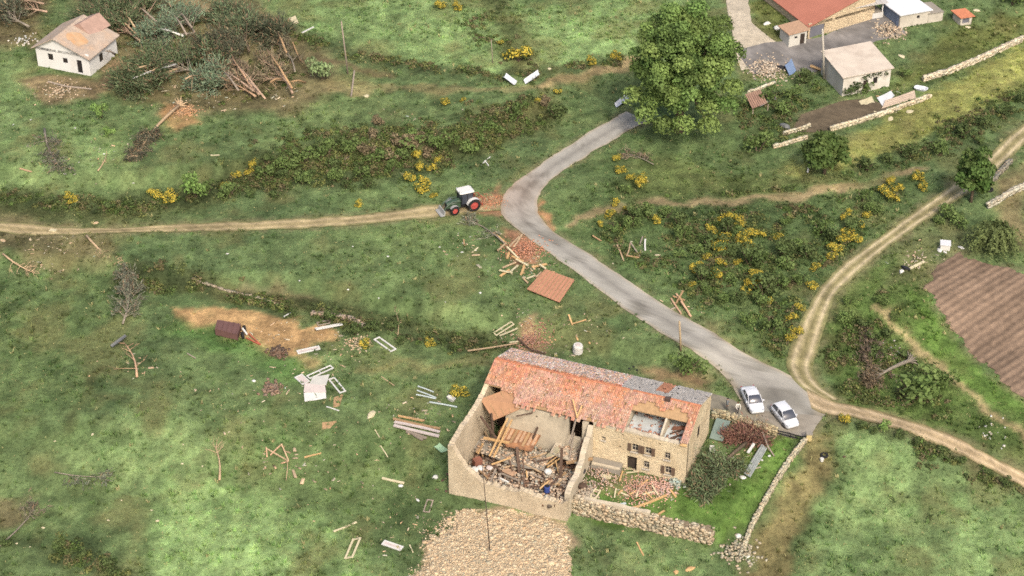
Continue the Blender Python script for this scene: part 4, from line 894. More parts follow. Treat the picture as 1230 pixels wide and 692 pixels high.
# front slope: rows of clay tiles, real corrugation; where the storm took them the boards or the attic show
def slope_pt(u, s, back=False, lift=0.):               # s 0 at the ridge, 1 at the eave
    v = VR + (V1 + .35 - VR) * s if back else VR + (V0 - .35 - VR) * s
    z = RZ + (EZ - .12 - RZ) * s + lift; return v, z
def kept_front(u, s):
    if u < 3.3: return s < .62 + .04 * u
    if u < 15.5: return s < .97 - .16 * max(0, math.sin(u * 1.7) * math.sin(u * .63 + 1)) + .05 * math.sin(u * 9)
    if u > 21.6: return s < .97
    return s < .24 + .05 * np.sin(u * 2.1)
def tile_field(name, us, ns, back, keep, colf, rough_amp, m, seed, cell=(.2, .34)):
    r = np.random.RandomState(seed); VV, CC, FF = [], [], []; k = 0
    u = us[0]
    while u < us[1]:
        for j in range(ns):
            s0, s1 = j / ns, (j + 1.25) / ns
            if not keep(u, (s0 + s1) / 2): continue
            if r.rand() < .035: continue
            lift = .03 + r.uniform(0, rough_amp); sk = r.normal(0, rough_amp * .9); w_ = cell[0] * .56
            c = lin(np.clip(colf(u, s0, r), 20, 250)) / EXPO
            for s_ in (s0, s1):
                for q, hz in ((-1, 0), (-.5, .055), (.5, .055), (1, 0)):
                    v, z = slope_pt(u, min(s_, 1.03), back); p = Q(u + q * w_ + sk * (s_ - s0) * 3, v, z + lift + hz + (.03 if s_ == s1 else 0)); VV.append(p); CC.append(c)
            for q in range(3): FF.append((k + q, k + q + 1, k + 5 + q, k + 4 + q))
            k += 8
        u += cell[0]
    return np_mesh(name, np.array(VV) - root_loc(farm), np.array(FF), m, np.array(CC))
M_tile = mat('clay_tiles', attr=True, var=.12, scale=1.2, fine=6, rough=.9, spec=.12)
def col_orange(u, s, r):
    n = float(fbm(np.array([u / 2.2]), np.array([s * 2.2]), 2, 3)[0]); c = np.array([208, 148, 116.])
    mixc = np.array([200, 162, 142.]); a = np.clip((n - .42) * 4, 0, 1) * .75 + (.4 if s > .42 else 0)
    a = min(a, 1); c = c * (1 - a) + mixc * a; return c * r.uniform(.9, 1.1) + r.normal(0, 3, 3)
o = link('roof_tiles', tile_field('roof_tiles', (U0 + .1, U1), 13, False, kept_front, col_orange, .04, M_tile, 5), farm); o['kind'] = 'stuff'; o['label'] = 'orange clay tiles on the front slope'
def col_back(u, s, r):
    if u > 13.6:
        if 17.0 < u < 18.4 and s > .25: c = np.array([196, 140, 110.])
        else: c = np.array([192, 186, 178.])
        return c * r.uniform(.92, 1.08)
    c = np.array([222, 200, 188.]) if r.rand() > .3 else np.array([202, 190, 182.])
    if s < .12: c = np.array([206, 134, 102.])
    return c * r.uniform(.78, 1.2) + r.normal(0, 6, 3)
o = link('back_roof_tiles', tile_field('back_roof_tiles', (U0 + .1, U1), 13, True, lambda u, s: True, col_back, .05, M_tile, 6), farm); o['kind'] = 'stuff'; o['label'] = 'greyed tiles stripped and tumbled on the back slope'
MB().prism([Q(U0 + .06, *slope_pt(0, 0, True, -.05)), Q(U1 - .06, *slope_pt(0, 0, True, -.05)), Q(U1 - .06, *slope_pt(0, 1, True, -.05)), Q(U0 + .06, *slope_pt(0, 1, True, -.05))], (0, 0, -.1)).build('roof_deck', M_board, farm)
def deck(u0, u1, s0, s1, nm='roof_deck', m=None):
    v0, z0 = slope_pt(0, s0); v1, z1 = slope_pt(0, s1); MB().prism([Q(u0, v0, z0 - .05), Q(u1, v0, z0 - .05), Q(u1, v1, z1 - .05), Q(u0, v1, z1 - .05)], (0, 0, -.1)).build(nm, m or M_board, farm)
deck(U0 + .06, 3.25, 0, .62); deck(3.28, 15.5, 0, .9); deck(15.53, 21.57, 0, .42, m=M_board); deck(21.6, U1 - .06, 0, .97, m=M_beam)
# ridge cap and stranded tiles, stones and splinters on the slopes
r_ = np.random.RandomState(8); pos, sz, rt = [], [], []
for i in range(2600):
    u = r_.uniform(U0 + .2, U1 - .3); bk = r_.rand() < .62
    if bk: u = r_.uniform(U0 + .2, 13.4); s_ = r_.uniform(.08, 1.0)
    else:
        s_ = r_.beta(2.2, 1.6)
        if not kept_front(u, s_) or s_ > .97: continue
    v, z = slope_pt(u, s_, bk); pos.append(Q(u, v, z + .12)); sz.append(r_.uniform(.03, .1)); rt.append(r_.uniform(0, 6.28))
o = link('loose_tiles', stones_mesh('loose_tiles', pos, sz, np.array(rt), (218, 182, 156), 9, root_loc(farm), .35, var=.28, hue=12), farm); o['kind'] = 'stuff'
b = MB()
for i in range(56):
    u = U0 + .1 + i * .41; 
    if 14.6 < u < 15.0: continue
    b.tube([Q(u, VR, RZ + .06), Q(u + .42, VR, RZ + .09)], [.13, .11], 6)
b.build('ridge_tiles', mat('ridge_clay', (200, 134, 102), var=.2, scale=3), farm)['kind'] = 'stuff'
# hanging flap of roof boards over the barn, two broken rafters on the slope
fl_ = [np.array(Q(*UV(577, 480, 7.35), 7.35)), np.array(Q(*UV(625, 463, 8.15), 8.2)), np.array(Q(*UV(634, 488, 7.2), 7.25)), np.array(Q(*UV(593, 506, 5.7), 5.75))]
hf = MB().prism([p + np.array([0, 0, .1]) for p in fl_], (0, 0, -.08)).build('hanging_roof_panel', mat('brown_sheathing', (186, 142, 108), var=.12, scale=2), farm)
for k in (.14, .32, .5, .68, .86):
    a_ = fl_[0] + (fl_[1] - fl_[0]) * k; c_ = fl_[3] + (fl_[2] - fl_[3]) * k; MB().beam(a_ + [0, 0, .14], c_ + [0, 0, .14], .07, .06).build('batten', M_board, hf)
def rafter(p0, z0, p1, z1, w_=.14, h_=.12, m=None, nm='rafter'): return MB().beam(Q(*UV(*p0, z0), z0), Q(*UV(*p1, z1), z1), w_, h_).build(nm, m or M_beam, farm)
rafter((688, 480), 8.55, (693, 500), 7.9); rafter((699, 487), 8.35, (693, 502), 7.85); rafter((692, 503), 7.7, (684, 533), 4.9, m=M_greyw)
# attic laid open: white floors, partition, rafters
MB().box(Q(17.4, 11.2, 6.62), (*(HD * 1.85), 0), (*(HN * 1.95), 0), (0, 0, .08)).build('attic_floor', M_mauve, farm)
MB().box(Q(20.7, 11.2, 6.6), (*(HD * 1.2), 0), (*(HN * 1.95), 0), (0, 0, .08)).build('attic_floor', M_mauve, farm)
MB().prism([Q(19.28, 9.25, 6.5), Q(19.28, 9.25, 7.4), Q(19.28, 11.3, 8.3), Q(19.28, 13.0, 8.9), Q(19.28, 13.0, 6.5)], (*(HD * .2), 0)).build('attic_partition', M_inner, farm)
MB().prism([Q(15.3, 9.25, 6.5), Q(15.3, 9.25, 7.4), Q(15.3, 11.3, 8.3), Q(15.3, 13.0, 8.9), Q(15.3, 13.0, 6.5)], (*(HD * .2), 0)).build('attic_partition', M_inner, farm)
MB().prism([Q(15.5, 13.0, 6.5), Q(15.5, 13.0, 8.9), Q(21.9, 13.0, 8.9), Q(21.9, 13.0, 6.5)], (*(HN * .15), 0)).build('attic_back_wall', M_inner, farm)
MB().box(Q(20.75, 11.6, 6.95), (*(HD * .75 + HN * .2), .1), (*(HN * .22), 0), (0, 0, .1)).build('fallen_attic_timber', mat('rusty_board', (150, 104, 82), var=.25), farm)
for u, dv in ((20.0, .3), (20.4, -.2), (19.9, -.9)): MB().beam(Q(u, 10.2 + dv, 6.78), Q(u + .9, 11.0 + dv, 6.9), .16, .12).build('fallen_attic_timber', M_old, farm)
pos = [Q(r_.uniform(15.7, 21.8), 9.3 + abs(r_.normal(0, .5)), 6.78) for _ in range(110)] + [Q(r_.uniform(15.6, 21.8), r_.uniform(9.3, 12.8), 6.76) for _ in range(60)]
o = link('attic_rubble', stones_mesh('attic_rubble', pos, r_.uniform(.04, .14, len(pos)), r_.uniform(0, 6, len(pos)), (206, 160, 138), 10, root_loc(farm), .5, hue=14), farm); o['kind'] = 'stuff'
# broken chimney hole on the ridge
MB().box(Q(18.9, VR - .25, RZ + .1), (*(HD * .28), 0), (*(HN * .22), 0), (0, 0, .22)).build('broken_chimney', mat('sooty_brick', (92, 74, 66), var=.3), farm)
# inside the barn: inner wall, floors, shadows
b = MB(); wall_open(b, Q(2.4, V0)[:2], Q(UB - .6, V0)[:2], HN * .45, -.3, 7.1, [(7.1, 8.6, 4.7, 7.1), (3.35, 3.6, 6.2, 6.5)]); b.build('inner_wall', M_inner, farm)
MB().prism([Q(0, 12.6, 0), Q(0, 12.6, 8.9), Q(UB, 12.6, 8.9), Q(UB, 12.6, 0)], (*(HN * .2), 0)).build('inner_partition', M_old, farm)
MB().prism([Q(2.0, 8.65, 4.1), Q(6.4, 8.65, 4.1), Q(6.4, 5.9, 4.1), Q(3.6, 5.7, 4.1), Q(2.0, 7.4, 4.1)], (0, 0, -.16)).build('upper_floor', mat('orange_floorboards', (196, 142, 100), var=.22, scale=1.5, rgb2=(150, 110, 84)), farm)
for k in range(9):
    MB().beam(Q(2.4 + k * .46, 8.6, 4.13), Q(2.5 + k * .46, 6.2 + .25 * (k % 3), 4.13 + .03 * (k % 2)), .3, .04).build('floorboard', M_rust if k % 3 else M_board, farm)
MB().prism([Q(-.05, 7.9, 2.8), Q(3.6, 8.6, 2.8), Q(8.0, 7.0, 2.8), Q(8.1, 4.9, 2.8), Q(4.8, 4.5, 2.8), Q(-.05, 5.6, 2.8)], (0, 0, -.22)).build('ground_slab', M_conc, farm)
MB().prism([Q(8.1, 8.68, 3.6), Q(11.6, 8.68, 3.6), Q(11.6, 6.2, 3.6), Q(8.1, 6.9, 3.6)], (0, 0, -.2)).build('ground_slab', M_inner, farm)
rafter((581, 526), 4.2, (612, 532), 4.2, .22, .2, M_beam, 'beam'); rafter((634, 541), 2.9, (646, 513), 5.4, .2, .1, M_old, 'beam'); rafter((675, 538), 5.5, (673, 575), 2.0, .3, .1, M_old, 'beam')
rafter((680, 556), 3.5, (712, 551), 3.6, .25, .25, M_board, 'beam'); rafter((577, 500), 7.0, (596, 526), 4.5, .2, .16, M_old, 'beam'); rafter((590, 497), 7.0, (592, 520), 4.6, .2, .2, M_old, 'beam'); rafter((620, 500), 6.8, (640, 496), 7.0, .12, .1, M_old, 'beam')
# yard terrace in front of the dwelling
MB().prism([Q(12.4, 8.6, 3.0), Q(15.6, 8.6, 3.0), Q(15.7, 7.4, 3.0), Q(12.5, 7.3, 3.0)], (0, 0, -1.6)).build('front_step', M_conc, farm)
MB().beam(Q(12.6, 7.42, 3.06), Q(15.6, 7.5, 3.06), .3, .16).build('step_edge', M_inner, farm)
# rubble floor of the barn, one mass
pos, sz, rt = [], [], []; rr = np.random.RandomState(31)
for i in range(900):
    u = rr.uniform(.2, 11.5); v = rr.uniform(.9, 6.3 if u < 8 else 8.0); z = 1.45 + .9 * float(fbm(np.array([u / 2.5]), np.array([v / 2.5]), 1, 3)[0])
    pos.append(Q(u, v, z)); sz.append(rr.uniform(.08, .3)); rt.append(rr.uniform(0, 6.28))
o = link('rubble', stones_mesh('rubble', pos, sz, np.array(rt), (140, 116, 98), 12, (0, 0, 0), .6, var=.45, hue=16)); tag(o, 'brown rubble covering the floor of the collapsed barn', 'rubble', kind='stuff')
pos, sz, rt = [], [], []; rr = np.random.RandomState(33)
for i in range(1500):
    u = rr.uniform(.1, 11.4); v = rr.uniform(1.0, 8.4)
    if v > 7.4 and u < 2: continue
    z = 2.88 if (v > 4.9 and u < 8.0) else (3.66 if (u > 8.2 and v > 6.6) else 1.75 + .9 * float(fbm(np.array([u / 2.5]), np.array([v / 2.5]), 1, 3)[0]))
    if z > 2.8 and rr.rand() < .1: continue
    pos.append(Q(u, v, z)); sz.append(rr.uniform(.03, .17)); rt.append(rr.uniform(0, 6.28))
o = link('plaster_rubble', stones_mesh('plaster_rubble', pos, sz, np.array(rt), (204, 184, 160), 13, (0, 0, 0), .5, var=.3, hue=14)); tag(o, 'pale plaster and tile fragments strewn through the collapsed barn', 'rubble', kind='stuff')
MB().prism([Q(.0, .7, 1.55), Q(11.6, 1.6, 1.55), Q(11.6, 8.6, 1.55), Q(.0, 8.6, 1.55)], (0, 0, -.2)).build('barn_floor', M_void, farm)

# ------------------------------------------------------------------ other masonry
rr = np.random.RandomState(40); g = P(np.array([(546, 614), (600, 612), (650, 622), (684, 636), (684, 720), (486, 720), (512, 672), (530, 640)], float))[:, :2]
q = rr.uniform(g.min(0), g.max(0), (76000, 2)); sd_ = sd_poly(q[:, 0], q[:, 1], g) + 3.2 * (fbm(q[:, 0] / 1.6, q[:, 1] / 1.6, 1, 4) - .5); kp = sd_ < rr.exponential(.35, len(q)) - .3; q = q[kp]; sd_ = np.minimum(sd_[kp], 0)
z = H(q[:, 0], q[:, 1]) + np.minimum(.25, -sd_ * .15) * rr.uniform(.75, 1.05, len(q)) + .2 * (fbm(q[:, 0] / 1.5, q[:, 1] / 1.5, 5, 3) - .5)
o = link('rubble_field', stones_mesh('rubble_field', np.c_[q, z], np.exp(rr.normal(math.log(.04), .5, len(q))), rr.uniform(0, 6.28, len(q)), (216, 194, 160), 41, (0, 0, 0), .8, jit=.3, var=.22, hue=8)); tag(o, 'spread of pale broken stone in front of the collapsed barn', 'rubble', kind='stuff')
# retaining wall below the yard
rw = resample(np.vstack([edge([(683, 617), (862, 655)])]).T, .5); a_, b_ = P((683, 640)), P((850, 668))
_rwx = np.linspace(_xb + .3, _xc - .6, 40); _rwy = np.interp(_rwx, *_s1); 
wall_pts = np.c_[_rwx, _rwy + .12]
def retaining():
    t = thing('retaining_wall', 'long rough stone retaining wall below the farmhouse yard', 'wall', (wall_pts[0, 0], wall_pts[0, 1], float(H(wall_pts[0, 0], wall_pts[0, 1] - 1))))
    g = resample(wall_pts, .27); r = np.random.RandomState(45); pos, sz, rot = [], [], []; d = g[-1] - g[0]; d /= np.linalg.norm(d); nn = np.array([-d[1], d[0]])
    for i, p in enumerate(g):
        zb = float(H(p[0], p[1] - 1.2)); top = 2.0 - .15 * i / len(g) + r.normal(0, .1); rows = int(top / .21)
        for j in range(rows):
            for k in range(3 if j >= rows - 2 else 1):
                o_ = -.25 + k * .3 + r.normal(0, .05); pp = p + nn * o_ + d * r.normal(0, .08); pos.append((pp[0], pp[1], zb + .1 + j * .21)); sz.append(r.uniform(.09, .2)); rot.append(math.atan2(d[1], d[0]) + r.normal(0, .25))
    o = link('stones', stones_mesh('stones', pos, sz, np.array(rot), (202, 186, 158), 46, root_loc(t), .75, var=.3, hue=8), t); o['kind'] = 'stuff'
    b = MB(); rag_wall(b, g[0] - nn * .1, g[-1] - nn * .1, nn * .8, -.5, [(0, 1.8), (.5, 1.75), (1, 1.65)], jit=.05); b.build('core', mat('wall_earth', (150, 134, 110), var=.25), t)
    b = MB(); rag_wall(b, g[1] + nn * .1, g[30] + nn * .1, nn * .45, 1.5, [(0, 2.25), (1, 2.15)], jit=.03); b.build('coping', M_inner, t)
retaining()
stone_wall('stone_wall', 'thick mossy stone wall between parking apron and yard', [(857, 500), (880, 505), (905, 514), (931, 522)], .85, .85, (186, 172, 138), .3, 50)
stone_wall('stone_wall', 'narrow low stone wall climbing beside the dry strip to the gate post', [(967, 531), (950, 552), (932, 580), (914, 612), (900, 640), (893, 660)], .55, .4, (200, 190, 162), .27, 51)
stone_wall('stone_wall', 'longest pale stone wall in the upper right orchard', [(1110, 97), (1140, 88), (1170, 76), (1200, 62), (1228, 49)], .8, .5, (224, 210, 182), .36, 52)
stone_wall('stone_wall', 'pale stone wall below the garden plot, left of the white tub', [(998, 157), (1030, 148), (1065, 137), (1095, 126), (1117, 118)], .7, .45, (224, 210, 180), .36, 53)
stone_wall('stone_wall', 'short broken stone wall left of the garden plot', [(942, 162), (958, 158), (972, 153)], .6, .45, (214, 204, 176), .34, 54)
stone_wall('stone_wall', 'short pale stone wall just above the lone round tree', [(930, 178), (945, 174), (968, 167)], .6, .45, (222, 208, 178), .36, 55)
stone_wall('stone_wall', 'white capped wall stub below the rubble heap', [(900, 112), (914, 107), (929, 101)], .45, .35, (228, 218, 190), .32, 56)
stone_wall('stone_wall', 'stone row beside the dry plot at the right edge', [(1187, 249), (1203, 240), (1216, 232), (1240, 222)], .7, .6, (202, 194, 172), .4, 57)
stone_wall('stone_wall', 'dark stone row with a tyre under the upright oval tree', [(1182, 226), (1194, 216), (1204, 205), (1213, 196)], .6, .6, (150, 144, 128), .38, 58)
stone_wall('stone_wall', 'tumbled stone bank running above the sandy patch', [(232, 336), (262, 346), (300, 356), (340, 367)], .22, .3, (168, 156, 134), .3, 59)
stone_wall('stone_wall', 'tumbled stone bank right of the sandy patch above white frames', [(376, 378), (400, 380), (420, 384), (436, 392)], .4, .6, (176, 158, 138), .32, 60)
def heap(name, label, px, rad, n, rgb, seed, s=(.06, .2), hgt=.5, group=None, flat=.7, hue=8):
    p = P(px); r = np.random.RandomState(seed); q = r.normal(0, rad * .5, (int(n * 1.5), 2)) + p[:2]; dd = np.linalg.norm(q - p[:2], axis=1)
    n = len(q); z = H(q[:, 0], q[:, 1]) + np.maximum(0, hgt * (1 - dd / rad)) * r.uniform(0.1, 1, n) + .03
    o = link(name, stones_mesh(name, np.c_[q, z], r.uniform(*s, n) * .62, r.uniform(0, 6.28, n), rgb, seed, p, flat, hue=hue), None, p); return tag(o, label, 'rubble', group, kind='stuff')
heap('rubble_heap', 'heap of pale stones at the corner of yard and dry strip', (886, 664), 1.8, 130, (186, 176, 150), 70, (.08, .26), .7)
heap('rubble_heap', 'pale building rubble heap at the edge of the concrete yard', (922, 84), 3.0, 300, (206, 190, 168), 71, (.06, .24), .5)
heap('rubble_heap', 'broken stones and plaster behind the shed with pale roof', (1068, 38), 2.2, 190, (200, 182, 158), 72, (.06, .26), .6)
heap('rubble_heap', 'scatter of pale stones in the dirt in front of the cottage', (72, 108), 3.0, 90, (214, 190, 160), 73, (.06, .18), .1)
heap('rubble_heap', 'pile of pale stones and red tiles on the grass before the facade', (768, 588), 2.3, 420, (222, 178, 156), 74, (.04, .12), .35, hue=14)
heap('rubble_heap', 'pink grey rubble fallen along the facade terrace', (722, 572), 2.4, 330, (210, 184, 164), 75, (.04, .13), .6, hue=12)
heap('rubble_heap', 'pink tile rubble near the right end of the facade', (796, 585), 1.5, 240, (224, 184, 166), 76, (.05, .15), .35, hue=12)
heap('rubble_heap', 'red tile rubble spilled beside the road below the tractor', (630, 300), 2.4, 420, (200, 146, 118), 77, (.05, .16), .3, hue=12)
heap('rubble_heap', 'red tile rubble on the bank behind the farmhouse roof', (640, 410), 2.2, 260, (188, 144, 122), 78, (.05, .15), .25, hue=12)
heap('rubble_heap', 'orange tile rubble on the track behind the tractor', (588, 243), 2.0, 260, (200, 146, 114), 79, (.04, .12), .12, hue=12)
heap('rubble_heap', 'small stone heap on grass left of the white panels', (326, 468), 1.2, 70, (150, 128, 110), 80, (.1, .26), .5)
heap('rubble_heap', 'scattered stones beside the small white box', (1098, 312), 2.2, 26, (196, 180, 156), 81, (.08, .2), .15)
heap('rubble_heap', 'white stones lying by the footpath at the lower right', (1190, 520), 2.6, 12, (220, 216, 204), 82, (.08, .22), .1)
heap('rubble_heap', 'pale stones above the uprooted tree', (1066, 420), 1.8, 14, (180, 176, 166), 83, (.08, .2), .15)
heap('rubble_heap', 'white plaster debris along the left side of the cottage', (32, 48), 2.0, 26, (222, 218, 206), 84, (.08, .3), .3)
heap('rubble_heap', 'grey green plaster lumps at the right corner of the facade', (812, 578), .9, 110, (186, 194, 178), 85, (.06, .2), .5)
heap('rubble_heap', 'orange earth clods at the roots of the uprooted pine', (222, 134), 1.8, 160, (196, 156, 118), 86, (.06, .22), .3)
heap('rubble_heap', 'dark earth mound with stones below the sandy patch', (334, 424), 1.0, 120, (120, 100, 84), 87, (.1, .28), .6)
heap('rubble_heap', 'stone rubble at the outer corner of the broken barn wall', (702, 592), 1.3, 200, (186, 172, 152), 88, (.06, .2), .6)
heap('rubble_heap', 'stones at the upper right end of the sandy patch', (430, 412), 1.6, 60, (206, 184, 150), 89, (.07, .2), .2)

# ------------------------------------------------------------------ cottage and sheds
def shed(name, label, cat, px, ang, L_, W_, hs, wall_m, roof_m, over=.25, rt=.1, front=(), left=(), left_m=None, ridge=None, right_m=None, dz=0., ang2=None, roof_rows=0):
    """px: pixel of the front left base corner; hs: wall heights at front-left, front-right, back-right, back-left; front/left: openings (s0, s1, z0, z1, kind)."""
    p = P(px); z0 = p[2] - .35 + dz; e = np.array([math.cos(ang), math.sin(ang)]); f = np.array([-e[1], e[0]]) if ang2 is None else np.array([math.cos(ang2), math.sin(ang2)])
    o = thing(name, label, cat, (p[0], p[1], p[2] + dz)); A = p[:2]; Bc = A + e * L_; Cc = Bc + f * W_; Dc = A + f * W_; zb = p[2] + dz
    def wallp(a, b, ha, hb, tv, m, ops=(), nm='wall', ap=None):
        L2 = np.linalg.norm(b - a); lo = min(ha, hb) - .02; w_ = MB()
        wall_open(w_, a, b, tv, z0, zb + lo, [(q[0], q[1], zb + q[2], zb + q[3]) for q in ops])
        pts = [(*a, zb + lo), (*b, zb + lo), (*b, zb + hb)] + ([(*(a + (b - a) * ap[0]), zb + ap[1])] if ap else []) + [(*a, zb + ha)]
        w_.prism(pts, (*tv, 0)); wo_ = w_.build(nm, m, o)
        ee = (b - a) / L2; nv = tv / np.linalg.norm(tv)
        for q in ops:
            c = a + ee * (q[0] + q[1]) / 2 + nv * .14; bb = MB().box((*c, zb + (q[2] + q[3]) / 2), (*(ee * (q[1] - q[0]) / 2), 0), (*(nv * .02), 0), (0, 0, (q[3] - q[2]) / 2)).build(q[4], q[5] if len(q) > 5 else M_dark, o)
            if q[4] == 'window' and q[1] - q[0] > .5:
                fr = MB(); fr.beam((*(a + ee * (q[0] + q[1]) / 2 + nv * .1), zb + q[2]), (*(a + ee * (q[0] + q[1]) / 2 + nv * .1), zb + q[3]), .05, .05); fr.beam((*(a + ee * q[0] + nv * .1), zb + (q[2] + q[3]) / 2), (*(a + ee * q[1] + nv * .1), zb + (q[2] + q[3]) / 2), .05, .05); fr.build('frame', M_void, bb)
        return wo_
    th = .25; h0, h1, h2, h3 = hs
    ap = ridge
    wallp(A, Bc, h0, h1, f * th, wall_m, front, ap=ap); wallp(Bc + f * th, Cc, h1, h2, -e * th, right_m or wall_m); wallp(Dc + e * th, Cc - e * th, h3, h2, -f * th, wall_m, ap=ap); wallp(A + f * th, Dc, h0, h3, e * th, left_m or wall_m, left)
    def slab(a, b, c, d, nm='roof'):
        return MB().prism([a, b, c, d], (0, 0, rt)).build(nm, roof_m, o)
    ov = over; E2 = np.array([*e, 0]); F2 = np.array([*f, 0])
    def pt(q, h): return np.array([q[0], q[1], zb + h + .01])
    if ridge:
        R0 = pt(A + e * L_ * ap[0], ap[1]) - F2 * ov; R1 = pt(Dc + e * L_ * ap[0], ap[1]) + F2 * ov
        sl = (ap[1] - h0) / (L_ * ap[0]); sr = (ap[1] - h1) / (L_ * (1 - ap[0]))
        a0 = pt(A, h0 - sl * ov) - E2 * ov - F2 * ov; d0 = pt(Dc, h0 - sl * ov) - E2 * ov + F2 * ov; b0 = pt(Bc, h1 - sr * ov) + E2 * ov - F2 * ov; c0 = pt(Cc, h1 - sr * ov) + E2 * ov + F2 * ov
        roofs = [slab(a0, R0, R1, d0), slab(R0 + E2 * .003, b0, c0, R1 + E2 * .003)]; quads = [(d0, a0, R1, R0), (c0, b0, R1, R0)]
    else:
        quad = [pt(A, h0) - E2 * ov - F2 * ov, pt(Bc, h1) + E2 * ov - F2 * ov, pt(Cc, h2) + E2 * ov + F2 * ov, pt(Dc, h3) - E2 * ov + F2 * ov]
        roofs = [slab(*quad)]; quads = []
    if ridge is None and roof_rows:
        a, b_, c, d = quad
        for k in range(1, roof_rows): MB().beam(a + (b_ - a) * k / roof_rows + [0, 0, rt + .03], d + (c - d) * k / roof_rows + [0, 0, rt + .03], .06, .05).build('seam', roof_m, roofs[0])
    return o, dict(A=A, B=Bc, C=Cc, D=Dc, e=e, f=f, zb=zb)
M_cotw = mat('white_render', (248, 246, 240), var=.06, scale=.6, rgb2=(230, 226, 216), thr=.66)
M_cotr = mat('storm_worn_roof', (196, 178, 160), var=.14, scale=.8, fine=7, rgb2=(206, 176, 148), thr=.58, bump=.03)
cot, ci = shed('white_cottage', 'small white cottage with storm-worn beige roof beside fallen pines', 'house', (46, 79), R(-19.5), 8.6, 7.6, (3.1, 2.7, 2.7, 3.1), M_cotw, M_cotr, .45, .14,
     front=[(1.9, 2.75, 1.3, 2.3, 'window'), (4.3, 5.1, 1.2, 2.0, 'window'), (6.55, 7.4, 0.02, 2.05, 'door'), (3.35, 3.7, 2.75, 3.08, 'vent')], ridge=(.40, 4.9))
wnd = MB(); pB = ci['B'] + ci['f'] * 3.2 + ci['e'] * .004; wnd.box((*pB, ci['zb'] + 1.3), (*(ci['e'] * .01), 0), (*(ci['f'] * .45), 0), (0, 0, .6)).build('window', M_dark, cot)
# the bare orange patch where the underlay shows, and the raised back roof
def roof_q(s, t): # on the right hand slope
    R0 = ci['A'] + ci['e'] * 8.6 * .4; a = R0 + ci['e'] * (8.6 * .6) * s + ci['f'] * 7.6 * t; return np.array([*a, ci['zb'] + 4.9 - (4.9 - 2.7) * s + .165])
pp = []
for k in range(14):
    t = k / 14 * 6.28; pp.append(roof_q(.42 + .28 * math.cos(t) * rnd.uniform(.8, 1.2), .32 + .2 * math.sin(t) * rnd.uniform(.75, 1.2)))
MB().prism(pp, (0, 0, .02)).build('bare_roof_patch', mat('bare_orange_underlay', (216, 168, 122), var=.12, scale=.9, rgb2=(210, 180, 146), thr=.5), cot)
c_ = ci['A'] + ci['e'] * 4.6 + ci['f'] * 4.6; zz = ci['zb']; e3 = np.array([*ci['e'], 0]); f3 = np.array([*ci['f'], 0]); c3 = np.array([*c_, zz])
MB().prism([c3 + e3 * -1.5 + [0, 0, 4.6], c3 + e3 * 1.9 + [0, 0, 3.6], c3 + e3 * .2 + [0, 0, 5.35]], f3 * 4.2 + e3 * .8).build('roof_dormer', mat('pinkish_roof', (190, 158, 142), var=.15), cot)
MB().tube([P((58, 99)) + [0, 0, .12], P((80, 105)) + [0, 0, .14], P((110, 108)) + [0, 0, .12]], [.13, .13, .12], 6).build('log', M_greyw, None, None)
tag(bpy.data.objects['log'], 'pale straight log lying in front of the cottage', 'log')

M_redr = mat('red_sheet_roof', (196, 128, 106), var=.07, scale=.4, rgb2=(186, 120, 98), thr=.6)
M_tanw = stone_mat('barn_stone', (230, 208, 172), (216, 196, 164), 2.4, .12, .04)
M_blockw = mat('grey_block_wall', (222, 214, 198), var=.12, scale=.8, rgb2=(204, 196, 180))
M_metalr = mat('pale_metal_roof', (206, 202, 196), var=.08, scale=.6, rough=.55)
M_wroof = mat('bright_white_roof', (238, 240, 242), var=.03, scale=.6, rough=.5)
M_fibre = mat('weathered_cement_roof', (224, 210, 192), var=.1, scale=.7, rgb2=(208, 192, 174), thr=.6)
M_bluew = mat('blue_grey_door', (136, 152, 178), var=.08, scale=1)
M_slate = mat('slate_grey_door', (124, 124, 132), var=.1)
shed('red_roof_barn', 'big stone barn with a plain red roof at the top right', 'barn', (970, 47), R(30), 12.5, 17, (2.0, 5.4, 5.4, 2.0), M_tanw, M_redr, .3, .15, front=[(.3, 3.0, 0.02, 1.9, 'barn_door', M_slate), (4.4, 4.9, 1.9, 2.4, 'window')], ang2=R(113))
shed('lean_to', 'small white outhouse with tiled roof at the left end of the red barn', 'outhouse', (947, 57), R(24), 3.0, 2.6, (2.1, 2.3, 2.4, 2.2), mat('whitewash', (224, 220, 208), var=.06), mat('tan_tiles', (196, 160, 130), var=.2, scale=3), .3, .14, front=[(.9, 1.4, 1.2, 1.6, 'window'), (1.9, 2.7, 0.02, 1.8, 'door', M_void)])
cn, cni = shed('open_carport', 'open carport with pale metal roof between red barn and white shed', 'carport', (1024, 27), R(20), 5.2, 5.0, (.9, .9, .9, .9), M_white, M_conc, .0, .03)
for s_ in (.15, 5.05): MB().beam((*(cni['A'] + cni['e'] * s_ + cni['f'] * .15), cni['zb'] + .9), (*(cni['A'] + cni['e'] * s_ + cni['f'] * .15), cni['zb'] + 2.6), .16, .16, (1, 0, 0)).build('post', M_white, cn)
for s_ in (.15, 5.05): MB().beam((*(cni['A'] + cni['e'] * s_ + cni['f'] * 4.8), cni['zb'] + .9), (*(cni['A'] + cni['e'] * s_ + cni['f'] * 4.8), cni['zb'] + 3.0), .16, .16, (1, 0, 0)).build('post', M_white, cn)
q_ = [np.array([*(cni['A'] + cni['e'] * a + cni['f'] * b_), cni['zb'] + z_]) for a, b_, z_ in ((-.3, -.6, 2.6), (5.5, -.6, 2.6), (5.5, 5.4, 3.1), (-.3, 5.4, 3.1))]
cr = MB().prism(q_, (0, 0, .1)).build('canopy_roof', M_metalr, cn)
